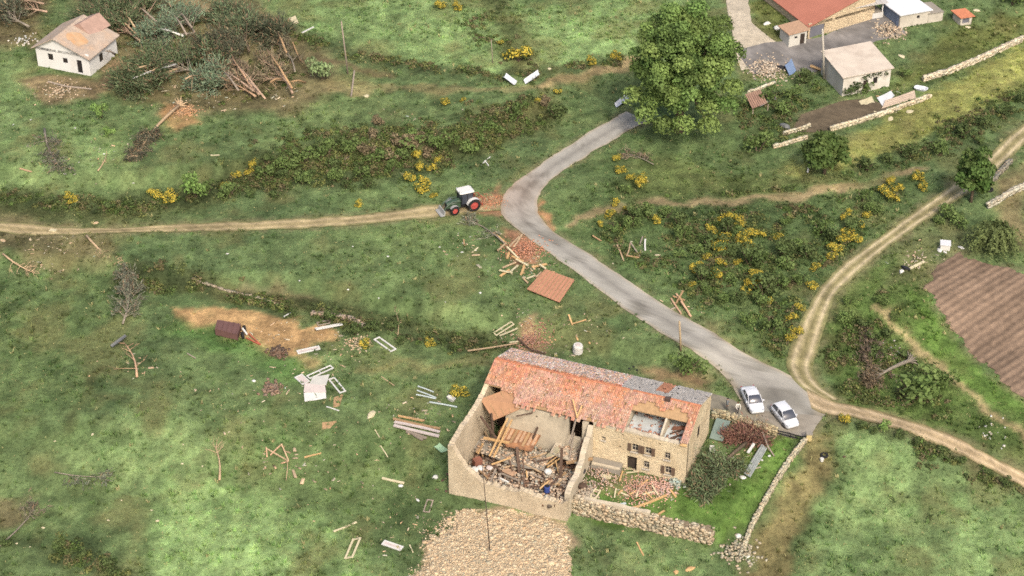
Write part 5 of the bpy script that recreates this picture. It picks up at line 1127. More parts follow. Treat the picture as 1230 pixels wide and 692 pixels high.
for k in range(1, 6): MB().beam(q_[0] + (q_[1] - q_[0]) * k / 6 + [0, 0, .13], q_[3] + (q_[2] - q_[3]) * k / 6 + [0, 0, .13], .06, .05).build('seam', M_metalr, cr)
shed('white_roof_shed', 'block shed with dazzling white roof and a blue side door', 'shed', (1080, 34), R(21), 5.2, 4.6, (2.1, 2.1, 2.5, 2.5), M_blockw, M_wroof, .25, .12, front=[(2.9, 3.4, 1.1, 1.6, 'window')], left=[(.6, 4.0, .02, 1.9, 'side_door', M_bluew)], left_m=M_bluew, ang2=R(118))
shed('lean_to', 'low grey lean-to against the right end of the white-roofed shed', 'shed', (1114, 28), R(21), 2.6, 3.4, (1.5, 1.4, 1.5, 1.7), M_blockw, M_conc, .1, .1, ang2=R(112))
sh, shi = shed('pale_roof_shed', 'large shed with plain pale beige roof and ivy on its front', 'shed', (1011, 116), R(21), 7.7, 7.2, (3.0, 3.1, 3.6, 3.5), mat('pale_render', (240, 234, 222), var=.06, scale=.8, rgb2=(220, 212, 196)), M_fibre, .3, .14, front=[(4.9, 5.6, 1.1, 2.1, 'window'), (3.3, 4.1, .02, 1.9, 'door', M_void)], ang2=R(106))
iv = [(np.array([*(shi['A'] + shi['e'] * s_ - shi['f'] * .25), shi['zb'] + z_]) - root_loc(sh), rr_) for s_, z_, rr_ in ((.6, .8, .7), (1.4, 1.0, .8), (2.0, .6, .7), (2.6, 1.4, .6), (3.2, 2.3, .45), (4.0, 2.5, .4), (4.9, 2.55, .4), (5.8, 2.6, .4), (6.8, 2.5, .4), (1.9, 1.7, .5), (.9, .3, .6))]
link('ivy', crown_mesh('ivy', iv, 150, .14, (84, 104, 58), M_fol, 90, .25, (8, 6, 6)), sh)
hut, hi = shed('hutch', 'tiny hutch with an orange tiled roof alone on the orchard grass', 'hutch', (1153, 31), R(18), 1.9, 1.9, (1.3, 1.3, 1.6, 1.6), M_blockw, mat('orange_tile_roof', (214, 138, 102), var=.16, scale=3), .3, .1, front=[(.3, 1.5, .3, 1.1, 'opening', M_slate)], ang2=R(116))
lt = thing('broken_lean_to', 'broken brown lean-to with tilted boards right of the tallest tree', 'shelter', P((902, 134)))
for k in range(8):
    a = P((895 + k * 2.3, 123 - k * .8)) + [0, 0, 1.3]; b_ = P((904 + k * 2.3, 137 - k * .9)) + [0, 0, .9]; MB().beam(a, b_, .26, .05).build('board', mat('reddish_board', (176, 140, 120), var=.15) if k == 0 else bpy.data.materials['reddish_board'], lt)
for q in ((896, 124), (915, 119), (904, 139), (922, 133)): MB().beam(P(q) - [0, 0, .2], P(q) + [0, 0, 1.0], .12, .12, (1, 0, 0)).build('post', M_greyw, lt)
MB().beam(P((912, 130)) + [0, 0, .4], P((927, 122)) + [0, 0, .5], .5, .06).build('fallen_panel', M_white, lt)
# ------------------------------------------------------------------ vehicles
M_carw = mat('white_car_paint', (238, 240, 243), var=.02, rough=.25, spec=.5)
M_carg = mat('car_glass', (74, 78, 88), rough=.12, var=.05, spec=.6)
M_tyre = mat('tyre_rubber', (44, 43, 42), var=.15, rough=.9)
M_rim = mat('steel_rim', (176, 176, 178), var=.05, rough=.4)
M_black = mat('black_plastic', (46, 46, 48), var=.1, rough=.6)
M_lamp = mat('headlamp_glass', (214, 220, 226), var=.03, rough=.15, spec=.6)
M_tail = mat('tail_lamp', (176, 44, 36), var=.05, rough=.2)
def place(o, px0, px1, lift=0.):
    """stand o so that its +x runs from photo pixel px0 to px1 on the ground (object origin at the middle)."""
    a, b = P(px0), P(px1); c = (a + b) / 2; ang = math.atan2(b[1] - a[1], b[0] - a[0])
    zc = float(H(c[0], c[1])); pit = math.atan2(float(H(b[0], b[1]) - H(a[0], a[1])), np.linalg.norm((b - a)[:2]))
    o.location = (c[0], c[1], zc + lift); o.rotation_euler = (0, -pit, ang); return c
def loft(sections, m, name, smooth=False):
    """sections: list of (x, [(y, z), ...]) closed rings of equal length."""
    b = MB(); k = len(sections[0][1])
    for x, ring in sections: b.v += [(x, y, z) for y, z in ring]
    for i in range(len(sections) - 1):
        for j in range(k): b.f.append((i * k + j, i * k + (j + 1) % k, (i + 1) * k + (j + 1) % k, (i + 1) * k + j))
    b.f.append(tuple(range(k))[::-1]); b.f.append(tuple((len(sections) - 1) * k + j for j in range(k)))
    return b.mesh(name, m, smooth=smooth)
def wheel(parent, x, y, r, w_, rim_m, hub=.6, nm='wheel'):
    s_ = 1 if y > 0 else -1; n = 20; b = MB()
    prof = [(-w_ / 2, r * .62), (-w_ / 2, r * .93), (-w_ * .38, r), (w_ * .38, r), (w_ / 2, r * .93), (w_ / 2, r * .62)]
    for yy, rr_ in prof: b.v += [(x + math.cos(2 * math.pi * k / n) * rr_, y + yy, r + math.sin(2 * math.pi * k / n) * rr_) for k in range(n)]
    for i in range(len(prof) - 1):
        for k in range(n): b.f.append((i * n + k, i * n + (k + 1) % n, (i + 1) * n + (k + 1) % n, (i + 1) * n + k))
    ty = link(nm, b.mesh('tyre', M_tyre, smooth=True), parent)
    d = MB(); d.tube([(x, y - w_ * .3, r), (x, y + w_ * .3, r)], r * .63, n); d.tube([(x, y + s_ * w_ * .28, r), (x, y + s_ * w_ * .42, r)], [r * .25, r * .18], 10)
    link('rim', d.mesh('rim', rim_m), ty); return ty
def car(name, label, px0, px1, L_=4.1, W_=1.74, Hh=1.46, hatch=True):
    o = thing(name, label, 'car', (0, 0, 0), 'cars parked at the junction'); hl, hw = L_ / 2, W_ / 2
    def ring(w_, z0, z1, t=.0): return [(-w_, z0), (-w_ * 1.0, z0 + (z1 - z0) * .55), (-w_ * .95, z1 - .04), (-w_ * .8, z1), (w_ * .8, z1), (w_ * .95, z1 - .04), (w_, z0 + (z1 - z0) * .55), (w_, z0)]
    S_ = [(-hl, ring(hw * .82, .34, .80)), (-hl + .12, ring(hw * .94, .24, .93)), (-hl + .5, ring(hw, .2, .96)), (-.6, ring(hw, .2, .95)), (.5, ring(hw, .2, .93)), (hl - 1.05, ring(hw * .99, .2, .90)), (hl - .45, ring(hw * .95, .22, .78)), (hl - .1, ring(hw * .84, .28, .66)), (hl, ring(hw * .7, .34, .55))]
    link('body', loft(S_, M_carw, 'body', True), o)
    def cr(w0, w1, z0, z1): return [(-w0, z0), (-w1, z1 - .05), (-w1 * .86, z1), (w1 * .86, z1), (w1, z1 - .05), (w0, z0)]
    xb = -hl + (.12 if hatch else .75); g = [(xb, cr(hw * .9, hw * .86, .9, .96)), (xb + .3, cr(hw * .92, hw * .76, .9, Hh - .12)), (xb + .65, cr(hw * .93, hw * .75, .9, Hh - .02)), (0.05, cr(hw * .93, hw * .76, .9, Hh - .01)), (.35, cr(hw * .93, hw * .77, .89, Hh - .06)), (1.05, cr(hw * .9, hw * .82, .87, .96))]
    link('windows', loft(g, M_carg, 'windows', True), o)
    rf = MB(); nx_ = 5; xs = np.linspace(xb + .38, .28, nx_); 
    for x in xs:
        zt = Hh + (.012 if x < .2 else -.02) - (.07 if x < xb + .45 else 0)
        rf.v += [(x, -hw * .77, zt - .06), (x, -hw * .62, zt + .005), (x, 0, zt + .025), (x, hw * .62, zt + .005), (x, hw * .77, zt - .06)]
    for i in range(nx_ - 1):
        for j in range(4): rf.f.append((i * 5 + j, i * 5 + j + 1, i * 5 + 6 + j, i * 5 + 5 + j))
    link('roof', rf.mesh('roof', M_carw, smooth=True), o)
    for s_ in (-1, 1):
        for x0, x1, z1 in ((1.05, .3, Hh - .03), (-.42, -.42, Hh - .04), (xb + .06, xb + .42, Hh - .06)):
            link('pillar', MB().beam((x0, s_ * hw * .92, .9), (x1, s_ * hw * .775, z1), .09, .05, (0, s_, 0)).mesh('pillar', M_carw), o)
        link('wing_mirror', MB().box((.78, s_ * (hw + .08), .98), (.06, 0, 0), (0, .1, 0), (0, 0, .07)).mesh('wing_mirror', M_carw), o)
        link('headlight', MB().box((hl - .17, s_ * hw * .68, .62), (.13, s_ * -.05, 0), (0, .14, 0), (-.03, 0, .075)).mesh('headlight', M_lamp), o)
        link('tail_light', MB().box((-hl + .06, s_ * hw * .78, .8), (.05, 0, 0), (0, .1, 0), (0, 0, .12)).mesh('tail_light', M_tail), o)
        for x in (hl - .8, -hl + .72): wheel(o, x, s_ * (hw - .1), .31, .2, M_rim)
        for x in (.1, -.75): link('door_handle', MB().box((x, s_ * hw * 1.0, .8), (.08, 0, 0), (0, .02, 0), (0, 0, .02)).mesh('door_handle', M_black), o)
    link('grille', MB().box((hl - .04, 0, .5), (.03, 0, 0), (0, hw * .45, 0), (0, 0, .06)).mesh('grille', M_black), o)
    link('number_plate', MB().box((hl + .0, 0, .42), (.015, 0, 0), (0, .26, 0), (0, 0, .055)).mesh('number_plate', M_white), o)
    place(o, px0, px1, .05); return o
car('parked_car', 'white car nearest the farmhouse, its bonnet towards the stone wall', (897, 472), (910, 499), 4.2, hatch=False)
car('parked_car', 'white hatchback parked at the gate beside the other white car', (932, 492), (953, 517), 3.8, 1.7, 1.5)

# tractor
M_tgreen = mat('tractor_green', (74, 96, 74), var=.08, rough=.4, spec=.4)
M_tred = mat('tractor_red_rim', (200, 92, 84), var=.1, rough=.5)
M_trf = mat('tractor_roof_white', (238, 236, 230), var=.03, rough=.5)
M_impl = mat('red_implement', (188, 96, 76), var=.15, rough=.6)
M_steel = mat('worn_steel', (176, 176, 172), var=.15, rough=.4, metal=.0)
tr = thing('tractor', 'green tractor with white cab roof and red wheel rims on the dirt track', 'tractor', (0, 0, 0))
S_ = [(2.35, [(-.32, .75), (-.34, 1.15), (-.22, 1.35), (.22, 1.35), (.34, 1.15), (.32, .75)]), (2.0, [(-.4, .68), (-.42, 1.3), (-.28, 1.52), (.28, 1.52), (.42, 1.3), (.4, .68)]), (.55, [(-.42, .65), (-.44, 1.42), (-.3, 1.66), (.3, 1.66), (.44, 1.42), (.42, .65)])]
link('hood', loft(S_, M_tgreen, 'hood'), tr); link('grille', MB().box((2.37, 0, 1.02), (.02, 0, 0), (0, .24, 0), (0, 0, .2)).mesh('grille', M_black), tr)
link('chassis', MB().box((.5, 0, .72), (1.9, 0, 0), (0, .26, 0), (0, 0, .2)).box((-1.0, 0, .85), (.5, 0, 0), (0, .6, 0), (0, 0, .25)).mesh('chassis', M_black), tr)
cab = [(.5, [(-.62, 1.05), (-.68, 1.6), (-.62, 2.6), (.62, 2.6), (.68, 1.6), (.62, 1.05)]), (-1.05, [(-.72, 1.15), (-.78, 1.6), (-.68, 2.6), (.68, 2.6), (.78, 1.6), (.72, 1.15)])]
link('cab_glass', loft(cab, M_carg, 'cab_glass'), tr)
for x in (.5, -.3, -1.05):
    for s_ in (-1, 1): link('cab_pillar', MB().beam((x, s_ * .74, 1.2), (x, s_ * .68, 2.62), .08, .08, (1, 0, 0)).mesh('cab_pillar', M_black), tr)
rf = loft([(.72, [(-.66, 2.62), (-.6, 2.78), (.6, 2.78), (.66, 2.62)]), (.5, [(-.76, 2.62), (-.68, 2.86), (.68, 2.86), (.76, 2.62)]), (-1.0, [(-.78, 2.62), (-.7, 2.88), (.7, 2.88), (.78, 2.62)]), (-1.25, [(-.7, 2.62), (-.6, 2.78), (.6, 2.78), (.7, 2.62)])], M_trf, 'cab_roof'); link('cab_roof', rf, tr)
for s_ in (-1, 1):
    wheel(tr, -1.05, s_ * .98, .86, .52, M_tred); wheel(tr, 1.55, s_ * .9, .6, .42, M_tred)
    b = MB()
    for k in range(9):
        a0, a1 = R(15 + k * 17), R(32 + k * 17); b.quad((-1.05 + math.cos(a0) * .98, s_ * .7, .86 + math.sin(a0) * .98), (-1.05 + math.cos(a1) * .98, s_ * .7, .86 + math.sin(a1) * .98), (-1.05 + math.cos(a1) * .98, s_ * 1.26, .86 + math.sin(a1) * .98), (-1.05 + math.cos(a0) * .98, s_ * 1.26, .86 + math.sin(a0) * .98))
    link('fender', b.mesh('fender', M_trf), tr)
    b = MB()
    for k in range(6):
        a0, a1 = R(35 + k * 20), R(55 + k * 20); b.quad((1.55 + math.cos(a0) * .7, s_ * .68, .6 + math.sin(a0) * .7), (1.55 + math.cos(a1) * .7, s_ * .68, .6 + math.sin(a1) * .7), (1.55 + math.cos(a1) * .7, s_ * 1.12, .6 + math.sin(a1) * .7), (1.55 + math.cos(a0) * .7, s_ * 1.12, .6 + math.sin(a0) * .7))
    link('mudguard', b.mesh('mudguard', M_steel), tr)
    link('loader_arm', MB().tube([(.55, s_ * .56, 1.55), (1.7, s_ * .56, 1.75), (2.5, s_ * .56, 1.2), (2.95, s_ * .56, .55)], [.09, .1, .09, .08], 6).mesh('loader_arm', M_tgreen), tr)
    link('work_light', MB().box((.68, s_ * .5, 2.92), (.05, 0, 0), (0, .09, 0), (0, 0, .06)).mesh('work_light', M_lamp), tr)
    link('mirror', MB().box((.6, s_ * 1.0, 2.1), (.03, 0, 0), (0, .1, 0), (0, 0, .18)).mesh('mirror', M_black), tr)
link('exhaust', MB().tube([(.62, -.5, 1.6), (.62, -.5, 2.75)], .06, 8).mesh('exhaust', M_black), tr)
link('bucket', MB().prism([(2.85, -.95, .75), (2.9, -.95, .2), (3.05, -.95, .12), (3.5, -.95, .14), (3.4, -.95, .22), (3.1, -.95, .25), (2.98, -.95, .75)], (0, 1.9, 0)).mesh('bucket', M_steel), tr)
b = MB()
for s_ in (-.7, .7): b.tube([(-1.7, s_, .3), (-1.75, s_, 1.5), (-2.3, s_ * .9, 1.55), (-2.4, s_ * .9, .35)], .06, 6)
for z in (.45, .95, 1.5): b.tube([(-1.75, -.7, z), (-1.75, .7, z)], .05, 6)
b.tube([(-2.35, -.63, .4), (-2.35, .63, .4)], .06, 6); b.tube([(-2.3, -.63, 1.5), (-2.3, .63, 1.5)], .05, 6)
link('rear_implement', b.mesh('rear_implement', M_impl), tr); link('hitch_arm', MB().tube([(-1.3, 0, .8), (-1.75, 0, .6)], .08, 6).mesh('hitch_arm', M_black), tr)
place(tr, (583, 245), (530, 257), .03)

# ------------------------------------------------------------------ two people by the stone wall
M_person = mat('clothing_and_skin', attr=True, var=.06, rough=.85)
def person(label, px, face, hair, top, trousers, arm, lean=0.):
    p = P(px); o = thing('person', label, 'person', p)
    J = {'pel': (0, 0, .95), 'ch': (lean * .5, 0, 1.28), 'neck': (lean, 0, 1.48), 'hd': (lean + .02, 0, 1.60), 'tp': (lean + .02, 0, 1.72)}
    ed = [('pel', 'ch'), ('ch', 'neck'), ('neck', 'hd'), ('hd', 'tp')]; rad = {'pel': (.15, .12), 'ch': (.17, .115), 'neck': (.06, .06), 'hd': (.095, .085), 'tp': (.07, .065)}
    for s, k in ((1, 'l'), (-1, 'r')):
        J.update({'hip' + k: (0, s * .1, .9), 'kn' + k: (.05 * s * .6 + .03, s * .11, .5), 'an' + k: (.06 * s * .4 - .02, s * .12, .09), 'to' + k: (.17 + .06 * s * .4, s * .14, .04), 'sh' + k: (lean, s * .19, 1.40), 'el' + k: (lean + arm[0] * .5, s * .27, 1.12), 'wr' + k: (lean + arm[0], s * (.24 - arm[1]), .92 + arm[2]), 'ha' + k: (lean + arm[0] + .05, s * (.22 - arm[1]), .83 + arm[2] * 1.1)})
        ed += [('pel', 'hip' + k), ('hip' + k, 'kn' + k), ('kn' + k, 'an' + k), ('an' + k, 'to' + k), ('ch', 'sh' + k), ('sh' + k, 'el' + k), ('el' + k, 'wr' + k), ('wr' + k, 'ha' + k)]
        rad.update({'hip' + k: (.105, .1), 'kn' + k: (.07, .07), 'an' + k: (.05, .05), 'to' + k: (.045, .035), 'sh' + k: (.075, .07), 'el' + k: (.052, .052), 'wr' + k: (.036, .036), 'ha' + k: (.04, .028)})
        for i, (dx, dy) in enumerate(((.02, -.035), (.035, -.015), (.04, .008), (.03, .028))):           # four fingers and a thumb
            h_ = J['ha' + k]; J['f%d' % i + k] = (h_[0] + dx, h_[1] + dy, h_[2] - .085 + .008 * abs(i - 1.5)); ed.append(('ha' + k, 'f%d' % i + k)); rad['f%d' % i + k] = (.0095, .0095)
        w_ = J['wr' + k]; J['th' + k] = (w_[0] + .07, w_[1] - s * .03, w_[2] - .08); ed.append(('wr' + k, 'th' + k)); rad['th' + k] = (.011, .011)
    nm = list(J); me = bpy.data.meshes.new('body'); me.from_pydata([J[k] for k in nm], [(nm.index(a), nm.index(b)) for a, b in ed], [])
    tmp = bpy.data.objects.new('tmp', me); COL.objects.link(tmp); m = tmp.modifiers.new('s', 'SKIN'); 
    for i, k in enumerate(nm): me.skin_vertices[0].data[i].radius = rad[k]
    me.skin_vertices[0].data[0].use_root = True; sb = tmp.modifiers.new('b', 'SUBSURF'); sb.levels = 1; sb.render_levels = 1
    dg = bpy.context.evaluated_depsgraph_get(); bm_ = bpy.data.meshes.new_from_object(tmp.evaluated_get(dg)); bpy.data.objects.remove(tmp)
    co = np.array([v.co[:] for v in bm_.vertices]); arms = (np.abs(co[:, 1]) > .17) & (co[:, 2] < 1.0) & (co[:, 2] > .6)
    c = np.where((co[:, 2] > 1.47)[:, None], lin((196, 156, 130)), np.where((co[:, 2] > .93)[:, None], lin(top), np.where((co[:, 2] > .1)[:, None], lin(trousers), lin((60, 52, 48)))))
    c[arms & (co[:, 2] < .93)] = lin((196, 156, 130)); c[arms & (co[:, 2] >= .93)] = lin(top)
    a = bm_.color_attributes.new('Col', 'FLOAT_COLOR', 'POINT'); a.data.foreach_set('color', np.hstack([c / EXPO, np.ones((len(c), 1))]).astype(np.float32).ravel())
    bm_.materials.clear(); bm_.materials.append(M_person); bm_.name = 'body'
    for f in bm_.polygons: f.use_smooth = True
    link('body', bm_, o)
    h = MB(); n = 12; hx, hz = lean + .01, 1.64
    for i in range(6):
        t = i / 5 * 1.75; h.v += [(hx + math.cos(q * 6.283 / n) * .105 * math.sin(t) * (1 if math.cos(q * 6.283 / n) < .3 else .82), math.sin(q * 6.283 / n) * .1 * math.sin(t), hz + .115 * math.cos(t)) for q in range(n)]
    for i in range(5):
        for q in range(n): h.f.append((i * n + q, i * n + (q + 1) % n, (i + 1) * n + (q + 1) % n, (i + 1) * n + q))
    link('hair', h.mesh('hair', mat('hair', hair, var=.15, rough=.6), smooth=True), o)
    fc = MB(); fx_ = lean + .105; fc.box((fx_ + .008, 0, 1.59), (.012, 0, 0), (0, .011, 0), (0, 0, .02)); link('nose', fc.mesh('nose', M_innerw), o)
    for s in (-1, 1):
        link('eye', MB().box((fx_, s * .033, 1.615), (.006, 0, 0), (0, .013, 0), (0, 0, .006)).mesh('eye', M_black), o); link('ear', MB().box((lean + .015, s * .09, 1.605), (.018, 0, 0), (0, .01, 0), (0, 0, .028)).mesh('ear', M_innerw), o)
    link('mouth', MB().box((fx_ - .002, 0, 1.555), (.006, 0, 0), (0, .022, 0), (0, 0, .004)).mesh('mouth', M_tail), o)
    q = P(face); o.rotation_euler = (0, 0, math.atan2(q[1] - p[1], q[0] - p[0])); return o
person('person with dark hair in grey clothes standing on the parking apron', (873, 493), (886, 496), (36, 32, 30), (126, 132, 136), (104, 104, 100), (.1, .02, .02))
person('person in a white top leaning by the stone wall near the white car', (885, 497), (895, 515), (96, 66, 48), (236, 232, 220), (70, 66, 70), (.28, .04, .12), .1)

# ------------------------------------------------------------------ poles and posts
def pole(name, label, px0, top, r0, r1, m, cat='pole', hgt=None, cross=None):
    a = P(px0); k = None
    d = rays([top])[0]; t = (a[1] - CAMP[1]) / d[1]; b = CAMP + d * t                    # the top stands above the base's depth
    o = thing(name, label, cat, a); MB().tube([a - [0, 0, .4], a + (b - a) * .5, b], [r0, (r0 + r1) / 2, r1], 10).build('shaft', m, o, smooth=True)
    ax = (b - a) / np.linalg.norm(b - a)
    if cross: MB().beam(b - ax * .4 + np.array([-cross, 0, 0]), b - ax * .4 + np.array([cross, 0, 0]), .09, .09).build('crossarm', m, o)
    MB().tube([b - ax * .02, b + ax * .14], [r1 * .7, r1 * .3], 6).build('cap', M_black if cross else m, o); return o
M_cpole = mat('concrete_pole', (202, 194, 180), var=.08)
M_wpole = mat('wood_pole', (188, 166, 132), var=.14)
pole('concrete_pole', 'tall pale concrete pole at the corner of the shed yard', (990, 95), (988, 35), .2, .13, M_cpole)
pole('wooden_pole', 'upright wooden pole beside the paved road behind the farmhouse', (818, 421), (816, 386), .14, .11, M_wpole)
pole('wooden_pole', 'leaning broken pole beside the upper meadow edge', (418, 89), (410, 26), .13, .09, M_greyw)
pole('wooden_post', 'thin post beside a yellow bush at top centre', (592, 76), (590, 48), .07, .05, M_greyw, 'post')
pole('thin_mast', 'slender dark mast standing in the stone rubble before the barn', (589, 664), (579, 556), .06, .035, mat('dark_metal', (98, 84, 74), var=.2), 'mast')
sn = MB().tube([P((426, 92)) + [0, 0, .9], P((422, 117)) + [0, 0, .2]], [.12, .12], 8).build('pole_stump', M_greyw, None, P((422, 117))); tag(sn, 'snapped pole piece lying slanted beside the leaning pole', 'pole')
gp = thing('gate_post', 'pale yellow stone gate post at the lower corner of the turning area', 'post', P((971, 529)))
a = P((971, 529)); MB().prism([a + [-.28, -.28, -.2], a + [.28, -.28, -.2], a + [.28, .28, -.2], a + [-.28, .28, -.2]], (0, 0, 1.15)).build('pillar', mat('yellow_stone', (216, 196, 140), var=.15), gp)
MB().prism([a + [-.34, -.34, .95], a + [.34, -.34, .95], a + [.34, .34, .95], a + [-.34, .34, .95]], (0, 0, .14)).build('capstone', M_conc, gp)
gt = thing('gate_barrier', 'low dark barrier between stone wall and gate post', 'barrier', P((932, 522)))
for z in (.15, .5): MB().beam(P((931, 521)) + [0, 0, z], P((967, 530)) + [0, 0, z], .06, .12).build('rail', M_black, gt)
for q in ((931, 521), (949, 526), (966, 530)): MB().beam(P(q) - [0, 0, .1], P(q) + [0, 0, .65], .08, .08, (1, 0, 0)).build('post', M_black, gt)
# ------------------------------------------------------------------ storm debris, each piece a thing
M_wfr = mat('white_frame_paint', (236, 234, 226), var=.05, scale=2, rough=.6, jitter=.04)
M_cream = mat('cream_paint', (226, 214, 176), var=.08, scale=2, jitter=.06)
M_pinkp = mat('pinkish_panel', (222, 208, 200), var=.06, scale=1.5, jitter=.05)
M_pmetal = mat('pale_blue_metal', (206, 218, 216), var=.06, scale=2, rough=.5, jitter=.05)
M_rustbox = mat('rusty_brown_metal', (122, 90, 84), var=.16, scale=1.5, rough=.7)
M_mint = mat('mint_tarpaulin', (186, 222, 178), var=.08, scale=2)
M_blue = mat('blue_plastic', (64, 84, 150), var=.1, rough=.4)
M_bluet = mat('blue_tarpaulin', (128, 150, 182), var=.12, scale=2)
M_dkmetal = mat('dark_grey_metal', (120, 122, 120), var=.12, rough=.5)
def plank(label, p0, p1, w_=.2, h_=.06, m=None, l0=.04, l1=.04, name='plank', cat='plank', group=None, roll=0.):
    a, b = P(p0), P(p1); a = a + [0, 0, l0 + h_ / 2]; b = b + [0, 0, l1 + h_ / 2]; c = (a + b) / 2; base = np.array([c[0], c[1], float(H(c[0], c[1]))])
    up = np.array([math.sin(roll) * .7, math.cos(roll * 3) * .2 * math.sin(roll), 1.]); k = (b - a); s_ = np.cross(k, up); s_ = s_ / np.linalg.norm(s_)
    # a split, slightly bowed board: five stations, uneven ends
    r = random.Random(hash(label) % 9999); mb = MB(); n = 5; u_ = np.cross(s_, k / np.linalg.norm(k)); bow = r.uniform(-.02, .02) * np.linalg.norm(k)
    for i in range(n):
        t = i / (n - 1); p = a + k * t + s_ * bow * math.sin(t * 3.14); ww = w_ / 2 * r.uniform(.92, 1.05)
        e0, e1 = (r.uniform(-.06, .06), r.uniform(-.06, .06)) if i in (0, n - 1) else (0, 0); kn = k / np.linalg.norm(k)
        mb.v += [tuple(p - s_ * ww - u_ * h_ / 2 + kn * e0), tuple(p + s_ * ww - u_ * h_ / 2 + kn * e1), tuple(p + s_ * ww + u_ * h_ / 2 + kn * e1), tuple(p - s_ * ww + u_ * h_ / 2 + kn * e0)]
    for i in range(n - 1):
        for j in range(4): mb.f.append((i * 4 + j, i * 4 + (j + 1) % 4, i * 4 + 4 + (j + 1) % 4, i * 4 + 4 + j))
    mb.f.append((3, 2, 1, 0)); e = 4 * (n - 1); mb.f.append((e, e + 1, e + 2, e + 3))
    o = mb.build(name, m or M_board, None, base); return tag(o, label, cat, group)
def frame(label, p0, p1, wid, bar=.1, m=None, panel=None, lift=.08, mid=0, name='window_frame', group=None, tilt=0.):
    a, b = P(p0), P(p1); z = lift; m = m or M_wfr; bar = bar * 1.35; c = (a + b) / 2; o = thing(name, label, 'frame', (c[0], c[1], float(H(c[0], c[1]))), group)
    k = b - a; s_ = np.cross(k, [0, 0, 1.]); s_ /= np.linalg.norm(s_); s_ = s_ * wid / 2
    up0 = np.array([0, 0, lift]); t0 = np.array([0, 0, tilt]); A, B_, C_, D_ = a - s_ + up0, b - s_ + up0, b + s_ + up0 + t0, a + s_ + up0 + t0
    kn = k / np.linalg.norm(k) * bar / 2; sn = s_ / np.linalg.norm(s_) * bar / 2
    MB().beam(A, B_, bar, .09).build('stile', m, o); MB().beam(D_, C_, bar, .09).build('stile', m, o)
    MB().beam(A + sn + kn, D_ - sn + kn, bar, .085).build('rail', m, o); MB().beam(B_ + sn - kn, C_ - sn - kn, bar, .085).build('rail', m, o)
    for i in range(mid):
        t = (i + 1) / (mid + 1); MB().beam(A + (B_ - A) * t + sn, D_ + (C_ - D_) * t - sn, bar * .6, .07).build('glazing_bar', m, o)
    if panel: MB().prism([A + sn, B_ + sn, C_ - sn, D_ - sn], (0, 0, -.03)).build('panel', panel, o)
    return o
def sheet(label, corners, th, m, name='sheet', cat='sheet', lifts=(.05, .05, .05, .05), group=None, curl=0., n=8, rib=0.):
    """a warped panel through four photo pixels, with ribs or curl, real thickness."""
    g = [P(c) + [0, 0, l] for c, l in zip(corners, lifts)]; base = sum(g) / 4; base[2] = float(H(base[0], base[1])); b = MB(); pts = {}
    for top in (1, 0):
        for i in range(n + 1):
            for j in range(n + 1):
                u, v = i / n, j / n; p = g[0] * (1 - u) * (1 - v) + g[1] * u * (1 - v) + g[2] * u * v + g[3] * (1 - u) * v
                z = curl * (2 * u - 1) ** 2 * (1 if curl > 0 else 1) + (rib * (1 if i % 2 else -1) if rib else 0) + .02 * math.sin(u * 9 + v * 5)
                p = p + [0, 0, z - (0 if top else th)]; pts[(top, i, j)] = len(b.v); b.v.append(tuple(p))
    for i in range(n):
        for j in range(n):
            q = [(i, j), (i + 1, j), (i + 1, j + 1), (i, j + 1)]; b.f.append(tuple(pts[(1, *k)] for k in q)); b.f.append(tuple(pts[(0, *k)] for k in q)[::-1])
    for i in range(n):
        for (p_, q_) in (((i, 0), (i + 1, 0)), ((i + 1, n), (i, n)), ((0, i + 1), (0, i)), ((n, i), (n, i + 1))): b.f.append((pts[(0, *p_)], pts[(0, *q_)], pts[(1, *q_)], pts[(1, *p_)]))
    return tag(b.build(name, m, None, base), label, cat, group)
def lump(label, px, s, m, name='scrap', cat='scrap', group=None, flat=.5, lift=0.):
    p = P(px); r = np.random.RandomState(int(px[0] * 7 + px[1]) % 9999); n = 7; b = MB(); s = s * (.75 if s < .3 else 1.); ea = r.uniform(0, 3.14); el = r.uniform(1.0, 1.9)
    for i, (zz, k) in enumerate(((-.1, .8), (.35, 1.), (.8, .8), (1.0, .45))): b.v += [tuple(p + np.array([math.cos(ea) * xx - math.sin(ea) * yy, math.sin(ea) * xx + math.cos(ea) * yy, lift + zz * s * flat])) for xx, yy in [(math.cos(j * 6.283 / n) * s * k * r.uniform(.65, 1.25) * el, math.sin(j * 6.283 / n) * s * k * r.uniform(.65, 1.25)) for j in range(n)]]
    for i in range(3):
        for j in range(n): b.f.append((i * n + j, i * n + (j + 1) % n, (i + 1) * n + (j + 1) % n, (i + 1) * n + j))
    b.f.append(tuple(range(n))[::-1]); b.f.append(tuple(3 * n + j for j in range(n)))
    return tag(b.build(name, m, None, p), label, cat, group)
def scraps(label, pts, s, m, group, flat=.4, name='scrap'):
    for k, q in enumerate(sorted(pts)):
        lump(label + (', leftmost' if k == 0 else ', %s from left' % ORD[k] if k < len(pts) - 1 else ', rightmost'), q[:2], (q[2] if len(q) > 2 else s), m, name, 'scrap', group, flat)
GF = 'white frames blown from the house'
frame('white window frame lying across the upper end of the sandy patch', (379, 398), (411, 392), .75, .13, mid=0, group=GF, lift=.15, tilt=.35)
frame('broken grey white frame leaning behind the frame on the sandy patch', (381, 391), (396, 388), .6, .08, M_greyw, group=GF, lift=.2)
frame('narrow solid white door lying at the lower edge of sandy patch', (357, 424), (384, 418), .6, .11, panel=M_pinkp, group=GF, name='door_frame')
frame('open white frame lying slantwise beside yellow bush on terrace bank', (452, 407), (473, 422), .7, .13, group=GF, lift=.1)
frame('white frame lying right of the heap of white panels', (398, 455), (412, 472), .65, .12, group=GF)
